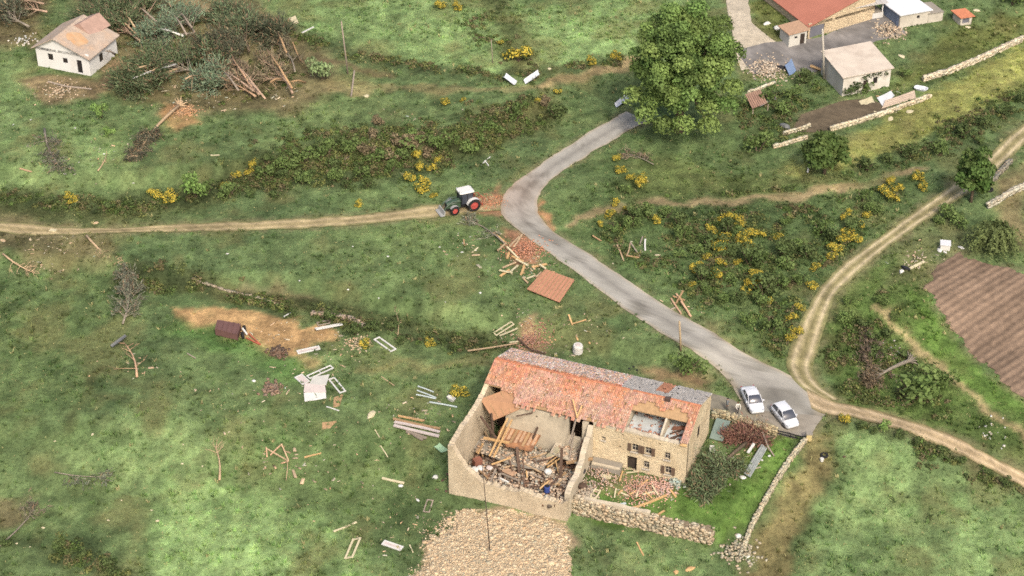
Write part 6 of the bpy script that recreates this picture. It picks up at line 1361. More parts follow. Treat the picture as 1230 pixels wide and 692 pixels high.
frame('small white frame at the left of the heap of white panels', (358, 452), (368, 461), .9, .1, panel=M_pinkp, group=GF)
frame('white frame at the top of the heap of white panels', (370, 456), (399, 443), .6, .1, mid=1, group=GF, lift=.3)
sheet('stacked white panel, lowest in the heap on the left meadow', [(366, 483), (392, 479), (391, 470), (365, 473)], .06, M_wfr, lifts=(.1, .1, .15, .15), name='wall_panel', cat='panel', group='heap of white panels')
sheet('pinkish panel in the middle of the heap on the left meadow', [(365, 473), (392, 473), (390, 463), (366, 463)], .06, M_pinkp, lifts=(.25, .2, .3, .3), name='wall_panel', cat='panel', group='heap of white panels')
sheet('grey white panel with a brown edge on top of the heap', [(372, 464), (392, 465), (396, 453), (376, 456)], .06, mat('greyish_panel', (212, 210, 200), var=.08), lifts=(.3, .3, .4, .4), name='wall_panel', cat='panel', group='heap of white panels')
frame('cream frame leaning on the bank behind the farmhouse roof', (594, 403), (616, 389), .6, .1, M_cream, group=GF, lift=.15)
frame('bent cream frame standing lowest in the bright lower meadow', (419, 674), (429, 650), .75, .15, M_cream, group=GF, lift=.25, tilt=.3)
frame('long white frame lying flat in the lower meadow', (460, 652), (483, 660), .55, .13, M_wfr, panel=M_pinkp, group=GF)
frame('small pair of pale slats near the left barn corner', (512, 616), (517, 601), .6, .09, M_greyw, group=GF)
plank('cream plank above the long white frame in the lower meadow', (459, 575), (485, 581), .28, .1, M_cream)
lump('white block at the end of the cream plank in the meadow', (481, 584), .28, M_wfr, flat=.8)
plank('pale thin plank left of the bent cream frame', (401, 639), (428, 628), .2, .08, M_cream)
plank('yellow plank near the tangled stick in the lower meadow', (366, 550), (386, 545), .18, .07, M_beam)
plank('thin plank end right of the long white frame', (492, 655), (496, 664), .12, .05, M_cream)
lump('small white chip beside the pale slats', (502, 601), .22, M_wfr)
lump('small white lump by the left barn wall', (523, 574), .3, M_wfr, flat=.9)
scraps('dark scrap on grass by the left barn wall', [(532, 577), (525, 588), (538, 570), (536, 590)], .25, M_old, 'dark scraps by the barn')
# tangle of sticks in the lower meadow
for k, (p0, p1) in enumerate([((320, 540), (347, 556)), ((325, 549), (339, 535)), ((338, 536), (347, 556)), ((320, 541), (321, 551)), ((346, 556), (344, 578)), ((338, 562), (346, 556))]):
    plank(['longest brown stick of the tangle in the lower meadow', 'upper left stick of the tangle in the lower meadow', 'upper right stick of the tangle in the lower meadow', 'short left stick of the tangle in the lower meadow', 'thin curved twig hanging from the tangle in the lower meadow', 'small lower stick of the tangle in the lower meadow'][k], p0, p1, .13 if k != 4 else .06, .1, (M_pale, M_rust)[k % 2], .1 + .1 * k, .15, 'stick', 'stick', 'tangle of sticks')
# stacks of boards left of the house
for k, (p0, p1, w_, m) in enumerate([((472, 505), (529, 517), .3, M_board), ((474, 509), (528, 521), .32, M_pinkp), ((473, 513), (527, 526), .36, M_pinkp), ((478, 501), (507, 507), .2, M_beam), ((490, 503), (510, 507), .22, M_board), ((488, 520), (512, 528), .34, M_greyw), ((497, 524), (508, 530), .3, M_greyw)]):
    plank('%s of the plank stack left of the collapsed barn' % ['top long plank', 'middle long pale plank', 'front long pale plank', 'short yellow back plank', 'short beige back plank', 'low grey plank in front', 'small grey block in front'][k], p0, p1, w_, .14, m, .12 + .06 * (k < 3), .12 + .06 * (k < 3), group='plank stack')
for k, (p0, p1) in enumerate([((516, 484), (549, 490)), ((500, 475), (523, 480)), ((501, 470), (524, 479)), ((502, 465), (521, 472))]):
    a, b = P(p0) + [0, 0, .12], P(p1) + [0, 0, .12]; o = MB().tube([a, (a + b) / 2 + [0, 0, .03], b], .1 if k == 0 else .085, 8).build('metal_pole', M_pmetal, None, (a + b) / 2 - [0, 0, .12]); tag(o, ['longest pale metal pole, nearest the barn wall', 'lowest of three short metal poles left of the tub', 'middle of three short metal poles left of the tub', 'uppermost of three short metal poles left of the tub'][k], 'pole', 'pale metal poles')
def tub(label, px, L_, W_, h_, ang, m):
    p = P(px); o = thing('bathtub', label, 'tub', p); b = MB(); n = 16; e = np.array([math.cos(ang), math.sin(ang), 0]); f = np.array([-e[1], e[0], 0]); rings = [(.75, 0.02), (1, h_), (.86, h_), (.68, h_ * .3)]
    for k, z in rings: b.v += [tuple(p + e * math.copysign(abs(math.cos(t)) ** .6, math.cos(t)) * L_ / 2 * k + f * math.copysign(abs(math.sin(t)) ** .6, math.sin(t)) * W_ / 2 * k + [0, 0, z]) for t in np.arange(n) * 6.283 / n]
    for i in range(3):
        for j in range(n): b.f.append((i * n + j, i * n + (j + 1) % n, (i + 1) * n + (j + 1) % n, (i + 1) * n + j))
    b.f.append(tuple(3 * n + j for j in range(n))); b.build('shell', m, o); MB().tube([p + e * L_ * .2 + [0, 0, h_ * .31], p + e * L_ * .2 + [0, 0, h_ * .33]], .06, 8).build('drain', M_dkmetal, o); return o
tub('white tub beside a yellow bush at the left of farmhouse', (542, 481), 1.1, .6, .4, R(-40), M_wfr)
tub('white tub at the end of the orchard wall beside the shed', (1106, 108), 2.0, 1.3, .35, R(-25), M_wroof)
sheet('mint green tarpaulin scrap beside the left barn wall', [(521, 538), (528, 535), (538, 542), (530, 546)], .03, M_mint, 'tarpaulin', 'tarpaulin', (.1, .25, .1, .2), curl=.1)
sheet('beige board lying below the heap of white panels', [(387, 508), (404, 506), (405, 514), (387, 516)], .06, M_board, 'board', 'board')
lump('pale yellow block on grass above the plank stack', (446, 499), .4, M_cream, flat=.6)
lump('white round lump left of the heap of white panels', (305, 458), .24, M_wfr, flat=.9)
plank('thin white lath below the heap of white panels', (392, 489), (407, 494), .14, .06, M_wfr)
sheet('brown board patch below the right white frame', [(401, 478), (412, 474), (408, 488), (400, 490)], .04, M_board, 'board', 'board')
plank('thin stick on grass above the metal poles', (458, 453), (474, 464), .08, .06, M_pale, name='stick', cat='stick')
plank('pale lath in the lower meadow under the plank stack', (450, 516), (456, 526), .1, .05, M_cream); plank('second pale lath further down the lower meadow', (457, 536), (466, 550), .1, .05, M_cream)
plank('light stick left of the heap above the round lump', (341, 381), (350, 376), .14, .06, M_wfr, name='stick', cat='stick')
# trailer
tx = thing('overturned_trailer', 'rusty brown overturned trailer with red drawbar on the sandy patch', 'trailer', P((272, 408)))
q0, q1, q2, q3 = P((259, 403)), P((286, 410)), P((290, 397)), P((262, 392))
MB().prism([q0 + [0, 0, .1], q1 + [0, 0, .1], q2 + [0, 0, .1], q3 + [0, 0, .1]], (0, 0, .85)).build('bed', M_rustbox, tx)
for t in (.08, .28, .5, .72, .92): MB().beam(q0 + (q1 - q0) * t + [0, 0, .98], q3 + (q2 - q3) * t + [0, 0, .98], .09, .08).build('rib', M_rustbox, tx)
MB().tube([q1 + (q2 - q1) * .2 + [.35, 0, .5], q1 + (q2 - q1) * .2 + [.6, .1, .5]], .42, 14).build('wheel', M_tyre, tx); MB().tube([q1 + (q2 - q1) * .8 + [.35, 0, .5], q1 + (q2 - q1) * .8 + [.6, .1, .5]], .42, 14).build('wheel', M_tyre, tx)
MB().beam(P((292, 400)) + [0, 0, .7], P((297, 406)) + [0, 0, .5], .2, .1).build('axle_plate', M_wfr, tx)
MB().beam(P((296, 408)) + [0, 0, .25], P((313, 415)) + [0, 0, .12], .14, .12).build('drawbar', mat('red_paint', (196, 108, 84), var=.15), tx); MB().beam(P((299, 403)) + [0, 0, .25], P((313, 415)) + [0, 0, .14], .12, .1).build('drawbar', bpy.data.materials['red_paint'], tx)
sheet('bent grey metal sheet caught on the curved broken branch', [(133, 419), (138, 421), (155, 412), (151, 408)], .04, M_dkmetal, 'metal_sheet', 'sheet', (.3, .5, .9, .6), curl=.2)
# curled white sheets on the upper path and lane
sheet('curled white sheet, left of two on the upper path', [(603, 98), (608, 94), (621, 101), (616, 104)], .04, M_wroof, 'metal_sheet', 'sheet', (.55, .5, .15, .1), curl=.35)
sheet('curled white sheet, right of two on the upper path', [(629, 99), (633, 103), (649, 95), (646, 90)], .04, M_wroof, 'metal_sheet', 'sheet', (.1, .1, .5, .5), curl=.35)
sheet('white sheet lying at the upper end of the paved road', [(738, 127), (741, 131), (757, 121), (753, 116)], .04, M_wroof, 'metal_sheet', 'sheet', (.2, .1, .4, .4), curl=.2)
sheet('yellowish sheet near the top of the bright upper meadow edge', [(347, 23), (355, 21), (359, 29), (352, 29)], .04, M_cream, 'metal_sheet', 'sheet', (.2, .3, .2, .1))
plank('white board just right of the yellowish sheet', (363, 40), (377, 33), .28, .08, M_wfr); lump('pale stone at the foot of the snapped pole piece', (440, 116), .4, M_cream, flat=.5)
lump('white scrap in the shadow above the pine wreck', (326, 37), .4, M_wfr); lump('pale rag below the thin post', (660, 83), .3, M_cream)
plank('pale splintered post, right of the pine wreck', (352, 55), (361, 74), .16, .12, M_board, .5, .1); plank('thin light plank above the hedge bank', (253, 187), (264, 187), .2, .08, M_cream)
plank('crossed pale lath, longer of a pair above the tractor', (578, 199), (589, 189), .14, .07, M_wfr, group='crossed laths'); plank('crossed pale lath, shorter of a pair above the tractor', (582, 194), (587, 200), .12, .07, M_wfr, .12, .06, group='crossed laths')
# roof panel and splintered timber below the tractor
g = [P(c) for c in ((633, 350), (655, 326), (690, 339), (672, 366))]; rp = thing('roof_panel', 'big reddish fallen roof panel with battens on grass below the road', 'roof panel', g[0])
MB().prism([q + [0, 0, .28] for q in g], (0, 0, .08)).build('sheathing', mat('reddish_sheathing', (204, 148, 118), var=.1, scale=1.5), rp)
for k in range(9):
    t = (k + .5) / 9; MB().beam(g[0] + (g[3] - g[0]) * t + [0, 0, .4], g[1] + (g[2] - g[1]) * t + [0, 0, .4], .07, .06).build('batten', M_board, rp)
for t in (.05, .35, .65, .95): MB().beam(g[0] + (g[1] - g[0]) * t + [0, 0, .2], g[3] + (g[2] - g[3]) * t + [0, 0, .2], .12, .14).build('rafter', M_old, rp)
TB = [((612, 300), (624, 286)), ((617, 300), (627, 283)), ((609, 302), (622, 312)), ((604, 325), (620, 316)), ((601, 333), (612, 326)), ((613, 332), (622, 320)), ((626, 331), (630, 319)), ((639, 322), (657, 319)), ((633, 340), (643, 332)), ((620, 317), (634, 321)), ((629, 338), (634, 342)), ((598, 304), (608, 294)), ((592, 281), (606, 292)), ((609, 312), (612, 304)), ((600, 330), (616, 329)), ((644, 336), (650, 328)), ((648, 323), (656, 325)), ((615, 309), (628, 316))]
for k, (p0, p1) in enumerate(sorted(TB)): plank('splintered pale timber beside the red rubble below the road' + (', leftmost' if k == 0 else ', %s from left' % ORD[k] if k < len(TB) - 1 else ', rightmost'), p0, p1, .2 if k % 3 else .3, .12, (M_beam, M_pale, M_cream)[k % 3], .1 + .25 * (k % 3), .08 + .1 * (k % 2), 'timber', 'timber', 'splintered timber below the road')
plank('white plank end above the splintered timber', (594, 279), (602, 282), .22, .1, M_cream)
scraps('small white chip on the grass between track and terrace', [(424, 296), (555, 303), (528, 297), (570, 301, .25), (466, 308, .22), (556, 292)], .16, M_wfr, 'chips on the middle meadow')
plank('pale chip plank below the tractor branches', (567, 304), (574, 298), .18, .06, M_cream); plank('tan chip plank near the tractor branches', (557, 288), (558, 296), .16, .06, M_board)
# bank behind the roof
plank('yellow plank leaning above the white cistern', (683, 381), (694, 411), .2, .1, M_beam, .3, .2); plank('short yellow plank crossing above the cistern', (687, 391), (704, 386), .14, .08, M_beam, .2, .2)
cs = thing('cistern', 'white plastic cistern standing behind the farmhouse', 'cistern', P((694, 424))); c = P((694, 424))
MB().tube([c + [0, 0, 0], c + [0, 0, .12], c + [0, 0, 1.0], c + [0, 0, 1.15]], [.5, .58, .58, .5], 18).build('tank', M_wfr, cs, smooth=False); MB().tube([c + [0, 0, 1.15], c + [0, 0, 1.22]], [.3, .28], 14).build('lid', M_pinkp, cs)
for z in (.35, .75): MB().tube([c + [0, 0, z], c + [0, 0, z + .05]], .6, 18).build('band', M_pinkp, cs)
for k, (p0, p1) in enumerate([((562, 426), (622, 415)), ((622, 411), (640, 425)), ((600, 408), (622, 397)), ((612, 416), (622, 413)), ((640, 425), (655, 428))]):
    plank(['long pale pole sticking out left behind the roof corner', 'brown plank across the rubble behind the roof', 'pale plank under the leaning cream frame', 'short pale plank behind the roof corner', 'brown plank along the back eave of the roof'][k], p0, p1, .16, .1, (M_pale, M_old, M_cream, M_cream, M_old)[k], .5, .3, 'timber', 'timber', 'timbers behind the farmhouse')
scraps('yellow chip on grass left of the cistern', [(660, 405), (667, 408), (663, 411), (708, 412)], .2, M_beam, 'chips by the cistern', .6)
plank('fallen white post inside the road bend', (775, 302), (775, 290), .2, .1, M_wfr, .1, .3)
for k, (p0, p1) in enumerate([((753, 310), (757, 293)), ((757, 294), (768, 309)), ((754, 310), (768, 311)), ((741, 297), (749, 315)), ((769, 295), (772, 286)), ((712, 286), (722, 291))]):
    plank(['left leg of the timber triangle inside the road bend', 'right leg of the timber triangle inside the road bend', 'base of the timber triangle inside the road bend', 'thin pole left of the timber triangle', 'short plank above the fallen white post', 'small brown plank inside the road bend near the verge'][k], p0, p1, .16, .1, (M_pale, M_greyw, M_board)[k % 3], .3, .15, 'timber', 'timber', 'timbers inside the road bend')
SP = [((806, 360), (818, 378)), ((812, 356), (824, 374)), ((815, 360), (828, 380)), ((808, 358), (822, 362)), ((818, 368), (830, 382)), ((820, 356), (812, 366))]
for k, (p0, p1) in enumerate(sorted(SP)): plank('pinkish split timber in the pile right of the road' + (', leftmost' if k == 0 else ', %s from left' % ORD[k] if k < len(SP) - 1 else ', rightmost'), p0, p1, .2, .12, (M_rust, M_board)[k % 2], .1 + .12 * k, .1, 'timber', 'timber', 'timber pile right of the road')
scraps('dark clod on grass by the back eave', [(756, 443), (761, 441), (765, 445)], .2, M_black, 'dark clods', .7)
# yard
plank('long yellow beam lying on the yard grass', (755, 614), (800, 596), .22, .16, M_beam, name='beam', cat='beam'); plank('short yellow plank on the yard grass below the beam', (790, 620), (798, 614), .2, .1, M_beam)
plank('cream plank at the right rubble of the facade', (804, 588), (812, 598), .22, .1, M_beam); 
YP = [((738, 600), (740, 588)), ((746, 594), (754, 597)), ((764, 600), (768, 588)), ((775, 593), (783, 600)), ((742, 596), (748, 590)), ((770, 585), (778, 578)), ((752, 570), (766, 568)), ((748, 568), (744, 580)), ((772, 596), (786, 592)), ((783, 585), (790, 596)), ((756, 596), (763, 592))]
for k, (p0, p1) in enumerate(sorted(YP)): plank('small pale lath in the rubble before the facade' + (', leftmost' if k == 0 else ', %s from left' % ORD[k] if k < len(YP) - 1 else ', rightmost'), p0, p1, .15, .08, (M_cream, M_beam)[k % 2], .2, .15, group='laths before the facade')
plank('pale stone slab step lying before the facade terrace', (722, 573), (734, 574), .5, .2, M_cream, name='slab', cat='slab'); frame('pale frame leaning at the broken barn corner', (712, 600), (718, 590), .6, .1, M_cream, lift=.2)
plank('faded green board on the yard grass', (741, 607), (752, 605), .3, .05, M_pmetal); 
sheet('grey slate sheet sliding below the brown dead hedge', [(893, 571), (901, 575), (921, 543), (914, 540)], .06, mat('slate_sheet', (158, 164, 160), var=.12, scale=2), 'slate_sheet', 'sheet', (.3, .2, .5, .8), rib=.03)
sheet('greenish glass sheet against the yard wall by the gable', [(852, 528), (868, 532), (877, 512), (860, 508)], .04, mat('green_glass_sheet', (140, 156, 144), var=.1, scale=1, rough=.3), 'glass_sheet', 'sheet', (.2, .2, .7, .7))
plank('white board leaning in the dead hedge', (898, 550), (905, 541), .3, .06, M_wfr, .7, .9); 
scraps('white stone along the slate sheet', [(892, 574, .3), (906, 561, .32), (915, 553, .2), (900, 568, .2), (924, 548, .22)], .25, M_wfr, 'stones along the slate sheet', .7)
wc = thing('garden_chair', 'white garden chair beside the fallen conifer crown', 'chair', P((855, 546))); c = P((855, 546))
MB().box(c + [0, 0, .45], (.26, 0, 0), (0, .25, 0), (0, 0, .03)).build('seat', M_wfr, wc); MB().box(c + [0, .25, .75], (.26, 0, 0), (0, .03, .0), (0, 0, .28)).build('backrest', M_wfr, wc)
for sx in (-.23, .23):
    for sy in (-.22, .22): MB().beam(c + [sx, sy, -.05], c + [sx, sy, .44], .05, .05, (1, 0, 0)).build('leg', M_wfr, wc)
    MB().beam(c + [sx * 1.1, -.22, .66], c + [sx * 1.1, .25, .66], .05, .04).build('armrest', M_wfr, wc)
MB().tube([P((915, 530)) + [0, 0, 1.2], P((922, 542)) + [0, 0, .6], P((930, 549)) + [0, 0, .1]], [.09, .1, .08], 7).build('pale_branch', M_greyw, None, P((930, 549))); tag(bpy.data.objects['pale_branch'], 'pale stripped branch hanging over the yard wall end', 'branch')
lump('white boulder at the bottom end of the narrow stone wall', (887, 645), .3, M_wfr, 'boulder', 'boulder', flat=1.); lump('white boulder below the stone heap corner', (898, 669), .25, M_wfr, 'boulder', 'boulder', flat=1.)
# the dry strip
bk = thing('bucket', 'white bucket on the edge of the dry strip', 'bucket', P((987, 554))); c = P((987, 554)); MB().tube([c, c + [0, 0, .38]], [.17, .22], 12).build('pail', M_wfr, bk); MB().tube([c + [-.22, 0, .38], c + [0, -.1, .58], c + [.22, 0, .38]], .015, 5).build('handle', M_dkmetal, bk)
tt = thing('tyre_stack', 'dark tyre lying behind the white bucket on the dry strip', 'tyre', P((990, 548))); c = P((990, 548))
b = MB(); n = 16
for rr_, zz in ((.2, .02), (.4, .0), (.46, .12), (.4, .24), (.2, .22)): b.v += [tuple(c + [math.cos(k * 6.283 / n) * rr_, math.sin(k * 6.283 / n) * rr_, zz]) for k in range(n)]
for i in range(4):
    for k in range(n): b.f.append((i * n + k, i * n + (k + 1) % n, (i + 1) * n + (k + 1) % n, (i + 1) * n + k))
link('casing', b.mesh('casing', M_tyre, root_loc(tt)), tt); lump('dark stump in the bright lower right field', (1014, 549), .2, M_old, flat=.9)
plank('yellow stick on the field below the retaining wall', (765, 652), (773, 668), .16, .08, M_beam, name='stick', cat='stick')
scraps('yellow stick end at the bottom edge of the field', [(812, 688), (829, 684)], .3, M_beam, 'stick ends at the bottom edge', .7)
# top right
sheet('cream sheet left of pale roofing in front of the ivy shed', [(1031, 122), (1047, 116), (1051, 124), (1036, 128)], .05, M_cream, 'roof_sheet', 'sheet')
sheet('white torn roofing sheet in front of the ivy shed', [(1053, 119), (1070, 112), (1074, 118), (1060, 128)], .04, M_wroof, 'roof_sheet', 'sheet', (.2, .4, .4, .1))
sheet('long pinkish beige roofing sheet in front of the ivy shed', [(1059, 131), (1063, 123), (1098, 111), (1100, 118)], .05, mat('beige_sheet', (206, 186, 164), var=.1), 'roof_sheet', 'sheet', (.1, .35, .35, .1), rib=.03)
sheet('blue tarpaulin on the rubble heap by the concrete yard', [(942, 84), (950, 78), (956, 88), (948, 93)], .03, M_bluet, 'tarpaulin', 'tarpaulin', (.6, .9, .3, .2), curl=.15)
plank('yellow board between rubble heap and concrete pole', (973, 81), (988, 86), .6, .08, M_beam, .3, .2, 'board', 'board'); lump('dark bundle beside the blue tarpaulin', (938, 82), .45, M_black, flat=.9)
lump('white garden statue lump on the lawn left of outhouse', (933, 35), .5, M_wfr, flat=1.); lump('white lump at the far left of the lawn by the drive', (921, 29), .4, M_wfr, flat=.8)
scraps('white sheet scrap on grass below the long orchard wall', [(1070, 143, .4), (1093, 134, .45), (1051, 134, .25)], .4, M_cream, 'scraps below the orchard wall', .15)
lump('pale flat stone on orchard grass near the shed', (1083, 68), .45, M_cream, flat=.3); lump('pale block beside the tiny hutch', (1173, 13), .4, M_cream, flat=.5)
lump('white lump in the grass below the broken lean-to', (923, 154), .25, M_wfr, flat=.8); lump('dark bin left of the short broken wall', (943, 153), .5, M_dkmetal, flat=1.)
lump('blue grey slab leaning right of the broken lean-to', (930, 117), .6, M_dkmetal, flat=.3); lump('pale block in front of the hutch', (1163, 33), .4, M_cream, flat=.3)
plank('white post leaning at the lone round tree', (970, 208), (972, 200), .2, .1, M_wfr, .1, .7, 'post', 'post')
# right side by the ploughed field
bx = thing('white_box', 'small white box standing beside the ploughed field', 'box', P((1134, 298))); c = P((1134, 298))
MB().prism([c + [-.6, -.5, 0], c + [.55, -.7, 0], c + [.75, .4, 0], c + [-.4, .6, 0]], (0, 0, .75)).build('cabinet', M_wfr, bx); MB().prism([c + [-.68, -.56, .75], c + [.6, -.78, .75], c + [.83, .45, .75], c + [-.45, .67, .75]], (0, 0, .08)).build('lid', M_wroof, bx)
scraps('white scrap beside the small white box', [(1129, 301, .3), (1135, 303, .26), (1155, 298, .3)], .3, M_wfr, 'scraps by the white box', .5)
lump('white lump beside a black one left of the ploughed field', (1083, 327), .3, M_wfr, flat=.9); lump('black lump beside a white one left of the ploughed field', (1088, 323), .4, M_black, flat=.8)
plank('pale beam lying on the strip beside the black lump', (1092, 324), (1110, 315), .35, .12, M_cream, name='beam', cat='beam')
ty = thing('old_tyre', 'dark tyre standing at the stone row under the upright tree', 'tyre', P((1188, 229))); c = P((1188, 229)); b = MB()
for rr_, zz in ((.28, .02), (.5, .0), (.58, .15), (.5, .3), (.28, .28)): b.v += [tuple(c + [math.cos(k * 6.283 / n) * rr_, math.sin(k * 6.283 / n) * rr_ * .9, zz]) for k in range(n)]
for i in range(4):
    for k in range(n): b.f.append((i * n + k, i * n + (k + 1) % n, (i + 1) * n + (k + 1) % n, (i + 1) * n + k))
link('casing', b.mesh('casing', M_tyre, root_loc(ty)), ty)
# chips all over the lower left meadow
scraps('tiny pale chip lying in the wide lower left meadow', [(111, 522, .2), (220, 534), (219, 557, .2), (182, 613, .16), (189, 626, .25), (146, 601), (275, 519), (52, 634, .2), (20, 653, .16), (36, 657), (130, 625), (66, 530), (243, 560)], .13, M_cream, 'chips in the lower left meadow')
scraps('tiny white chip in the left meadow under the cottage', [(37, 144), (90, 154, .22), (78, 209, .2), (125, 185, .2), (16, 150), (160, 220), (95, 195), (60, 170)], .15, M_wfr, 'chips in the left meadow')
scraps('tiny white chip on the bank between dirt track and terrace', [(273, 305, .24), (236, 332), (360, 337), (418, 348, .22), (455, 358), (535, 363), (577, 352, .22), (271, 399), (180, 325)], .14, M_wfr, 'chips on the terrace meadow')
plank('pale stone bar in the brown ground at left end of track', (60, 277), (68, 278), .5, .12, M_cream, name='slab', cat='slab'); plank('grey stick in the dark left meadow below the trailer', (225, 425), (235, 431), .12, .06, M_greyw, name='stick', cat='stick')
plank('brown stick in the left meadow near the stripped tree', (24, 203), (38, 207), .2, .08, M_rust, name='stick', cat='stick')
scraps('pale stick end on the brown ground below the dirt track', [(115, 268, .3), (3, 289, .3), (85, 292, .25), (50, 318, .25), (75, 325, .22), (40, 300, .22)], .25, M_pale, 'stick ends below the dirt track', .3)
# loose trunks and branches lying over the pine wreck
LT = [((128, 25), (167, 55), M_pale), ((151, 36), (166, 49), M_pale), ((160, 19), (190, 39), M_greyw), ((184, 50), (222, 56), M_wfr), ((213, 42), (226, 55), M_greyw), ((215, 28), (232, 46), M_greyw), ((226, 72), (264, 82), M_rust), ((162, 112), (214, 90), M_wfr), ((170, 104), (186, 94), M_pale), ((186, 108), (200, 92), M_pale), ((282, 91), (311, 121), M_pinkb), ((264, 99), (307, 123), M_pinkb), ((281, 93), (306, 122), M_rust), ((322, 81), (352, 119), M_board), ((352, 121), (368, 112), M_board), ((335, 56), (345, 76), M_board), ((225, 118), (240, 104), M_pale), ((300, 120), (320, 132), M_pinkb), ((20, 17), (55, 17), M_pinkb), ((24, 10), (50, 12), M_pinkb), ((0, 15), (14, 30), M_greyw), ((272, 110), (288, 122), M_greyw), ((326, 116), (340, 108), M_board), ((130, 84), (140, 78), M_greyw)]
for k, (p0, p1, m) in enumerate(sorted(LT, key=lambda q: q[0][0] + q[1][0])):
    a, b_ = P(p0) + [0, 0, 3.0 if k % 2 else 2.3], P(p1) + [0, 0, 1.7]; mid_ = (a + b_) / 2 + [0, 0, .25]
    base = np.array([mid_[0], mid_[1], float(H(mid_[0], mid_[1]))]); t = thing('bare_trunk', 'bare broken trunk lying over the pine wreck' + (', leftmost' if k == 0 else ', %s from left' % ORD[k] if k < len(LT) - 1 else ', rightmost'), 'trunk', base, 'bare trunks over the pine wreck')
    MB().tube([a, mid_, b_], [.09, .13, .17], 6).build('stem', m, t, smooth=True); r = np.random.RandomState(500 + k)
    for j in range(5):
        q0 = a + (b_ - a) * r.uniform(.05, .6); d = (a - b_) / np.linalg.norm(a - b_) * .6 + r.normal(0, .5, 3); q1 = q0 + d * r.uniform(.7, 1.6); q1[2] = max(q1[2], base[2] + .2); MB().tube([q0, q1], [.05, .015], 4).build('branch', m, t)
# inside the barn
def qplank(label, u0, v0, z0, u1, v1, z1, w_, h_, m, name='timber', cat='timber', group='timbers in the collapsed barn'):
    a, b_ = Q(u0, v0, z0), Q(u1, v1, z1); return tag(MB().beam(a, b_, w_, h_).build(name, m, None, (a + b_) / 2), label, cat, group)
def px_plank(label, p0, z0, p1, z1, w_, h_, m, **k): u0, v0 = UV(*p0, z0); u1, v1 = UV(*p1, z1); return qplank(label, u0, v0, z0, u1, v1, z1, w_, h_, m, **k)
px_plank('left of two long yellow beams leaning in the barn', (610, 502), 6.3, (588, 548), 2.95, .16, .14, M_beam); px_plank('right of two long yellow beams leaning in the barn', (615, 504), 6.3, (593, 549), 2.95, .16, .14, M_beam)
px_plank('pale yellow mattress slab tilted in the barn rubble', (657, 550), 2.9, (671, 539), 4.0, .75, .18, M_cream, name='mattress', cat='mattress', group=None)
px_plank('upper of two yellow sticks under the pale mattress', (654, 560), 2.4, (671, 547), 3.4, .12, .1, M_beam); px_plank('lower of two yellow sticks under the pale mattress', (657, 562), 2.4, (673, 550), 3.2, .12, .1, M_beam)
px_plank('horizontal beam near the front of the barn rubble', (650, 582), 2.2, (674, 582), 2.2, .2, .16, M_board); px_plank('orange board tilted in the barn rubble', (606, 564), 2.4, (618, 570), 2.6, .8, .08, M_rust, name='board', cat='board')
px_plank('white pipe in the barn rubble', (599, 574), 2.4, (611, 580), 2.3, .2, .2, M_wfr, name='pipe', cat='pipe', group=None); px_plank('upright grey post in the barn rubble', (630, 586), 2.1, (628, 549), 4.2, .16, .14, M_old); px_plank('brown post hanging in the barn by the grey slab', (624, 568), 2.4, (621, 537), 4.2, .3, .08, M_old)
px_plank('rust brown chest at the left barn wall', (569, 556), 2.9, (578, 553), 2.9, .7, .7, mat('rust_chest', (150, 100, 82), var=.2), name='chest', cat='chest', group=None)
px_plank('thin lath leaning behind the pale mattress', (672, 572), 2.1, (667, 553), 3.4, .1, .08, M_beam); px_plank('light board on the barn rubble at right', (668, 574), 2.1, (680, 568), 2.3, .4, .06, M_board, name='board', cat='board')
px_plank('dark beam across the barn rubble at left', (588, 552), 2.6, (606, 572), 2.4, .18, .16, M_old); px_plank('grey beam left of the white pipe', (596, 562), 2.6, (588, 582), 2.3, .18, .14, M_greyw); px_plank('slanting brown beam at centre of the rubble', (612, 553), 3.0, (618, 575), 2.2, .16, .14, M_old)
px_plank('long dark beam at the back right of the rubble', (640, 552), 3.1, (655, 575), 2.2, .16, .14, M_old); px_plank('grey pole leaning beside the dark doorway', (690, 520), 5.0, (684, 552), 3.6, .12, .12, M_greyw); px_plank('brown beam leaning on the broken dividing wall', (694, 552), 3.7, (700, 528), 5.6, .2, .16, M_old)
def qlump(label, px, z, s, m, name, cat, flat=.7):
    u, v = UV(*px, z); p = Q(u, v, z); r = np.random.RandomState(int(px[0])); n = 9; b = MB()
    for zz, k in ((-.3, .85), (.3, 1.), (.8, .8), (1., .4)): b.v += [tuple(p + [math.cos(j * 6.283 / n) * s * k * r.uniform(.85, 1.15), math.sin(j * 6.283 / n) * s * k * r.uniform(.85, 1.15), zz * s * flat]) for j in range(n)]
    for i in range(3):
        for j in range(n): b.f.append((i * n + j, i * n + (j + 1) % n, (i + 1) * n + (j + 1) % n, (i + 1) * n + j))
    b.f.append(tuple(range(n))[::-1]); b.f.append(tuple(3 * n + j for j in range(n))); return tag(b.build(name, m, None, p), label, cat)
qlump('white basin in the barn rubble', (658, 567), 2.5, .42, M_wfr, 'basin', 'basin'); qlump('left white sack at the barn side wall', (570, 565), 2.7, .45, M_wfr, 'sack', 'sack'); qlump('right white sack at the barn side wall', (577, 563), 2.7, .4, M_wfr, 'sack', 'sack')
bl_ = thing('barrel', 'blue plastic barrel at the front of the barn rubble', 'barrel', Q(*UV(657, 591, 2.2), 2.2)); c = Q(*UV(657, 591, 2.2), 2.2)
MB().tube([c, c + [0, 0, .1], c + [0, 0, .7], c + [0, 0, .8]], [.28, .32, .32, .28], 14).build('drum', M_blue, bl_); MB().tube([c + [0, 0, .8], c + [0, 0, .84]], .24, 12).build('lid', M_black, bl_)
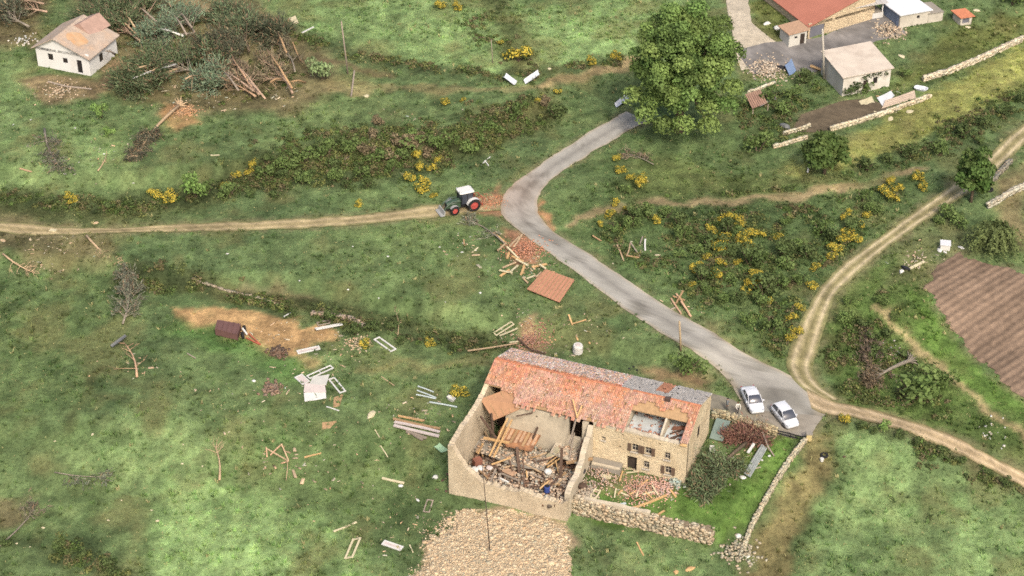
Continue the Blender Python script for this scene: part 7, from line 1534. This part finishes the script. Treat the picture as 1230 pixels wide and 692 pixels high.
qlump('pink sheet bundle in the barn rubble', (588, 562), 2.6, .4, M_pinkp, 'bundle', 'bundle', .5); qlump('dark machine lump right of the dividing wall', (698, 566), 2.9, .5, M_black, 'machine', 'machine'); qlump('second dark lump below the dividing wall', (700, 585), 2.4, .5, M_old, 'machine', 'machine')
tb_ = np.random.RandomState(88)
for k in range(26):
    u = .8 + k * .4; v = tb_.uniform(1.3, 6.6); an = tb_.uniform(0, 3.14); L_ = tb_.uniform(.8, 2.2); z = 2.3 + tb_.uniform(0, .7)
    u1 = min(max(u + L_ * math.cos(an), .3), 11.3); v1 = min(max(v + L_ * math.sin(an), 1.3), 7)
    qplank('broken timber strewn on the barn rubble' + (', leftmost' if k == 0 else ', %s from left' % ORD[k] if k < 25 else ', rightmost'), u, v, z, u1, v1, z + tb_.uniform(-.2, .4), .16, .1, (M_beam, M_board, M_old, M_pale, M_greyw)[k % 5], group='timbers strewn on the barn rubble')
for k in range(16):
    u = .6 + k * .47; v = tb_.uniform(4.6, 7.6); an = tb_.uniform(0, 3.14); L_ = tb_.uniform(.8, 2.4); u1 = min(max(u + L_ * math.cos(an), .2), 8.6); v1 = min(max(v + L_ * math.sin(an) * .8, 4.4), 8.2)
    qplank('broken plank fallen on the upper barn slab' + (', leftmost' if k == 0 else ', %s from left' % ORD[k] if k < 15 else ', rightmost'), u, v, 3.0 + tb_.uniform(0, .3), u1, v1, 3.05 + tb_.uniform(0, .7), .2, .08, (M_board, M_pale, M_old, M_rust)[k % 4], 'plank', 'plank', 'planks fallen on the barn slab')
qlump('white vase on the facade terrace', (718, 543), 3.15, .22, M_wfr, 'vase', 'vase', 1.6)
# splinters, tile chips and torn scraps strewn between the larger pieces
SPL = [((385, 455), 5, 120), ((500, 500), 5, 110), ((640, 320), 4, 160), ((620, 400), 3.5, 120), ((690, 410), 5, 80), ((420, 410), 5, 90), ((330, 400), 5, 60), ((300, 480), 8, 60), ((430, 560), 9, 90), ((480, 640), 7, 60), ((340, 550), 5, 60), ((160, 440), 4, 40), ((60, 305), 6, 110), ((240, 110), 9, 260), ((330, 110), 6, 160), ((70, 110), 5, 90), ((770, 590), 4, 130), ((880, 545), 4, 80), ((815, 370), 3, 60), ((760, 300), 4, 50), ((940, 90), 5, 110), ((1060, 120), 5, 90), ((1100, 310), 5, 50), ((1060, 440), 5, 70), ((560, 300), 6, 70), ((700, 470), 6, 40), ((110, 180), 9, 60), ((480, 150), 9, 60)]
rs = np.random.RandomState(901); pos, sz, cc = [], [], []
for px, rad, k in SPL:
    c = P(px)
    for i in range(int(k * .6)):
        q = c[:2] + rs.normal(0, rad * .42, 2); L_ = math.exp(rs.normal(-2.25, .6)); pos.append((q[0], q[1], float(H(*q)) + .06)); sz.append((L_, .02 + L_ * rs.uniform(.08, .4), .02))
pos = np.array(pos); kp = (road_mask(pos[:, 0], pos[:, 1]) > .2); pos = pos[kp]; sz = np.array(sz)[kp]
o = link('splinters', stones_mesh('splinters', pos, sz, rs.uniform(0, 6.28, len(pos)), (206, 188, 158), 902, (0, 0, 0), var=.35, hue=16)); tag(o, 'splinters and small scraps strewn over the grass between larger debris', 'debris', kind='stuff')
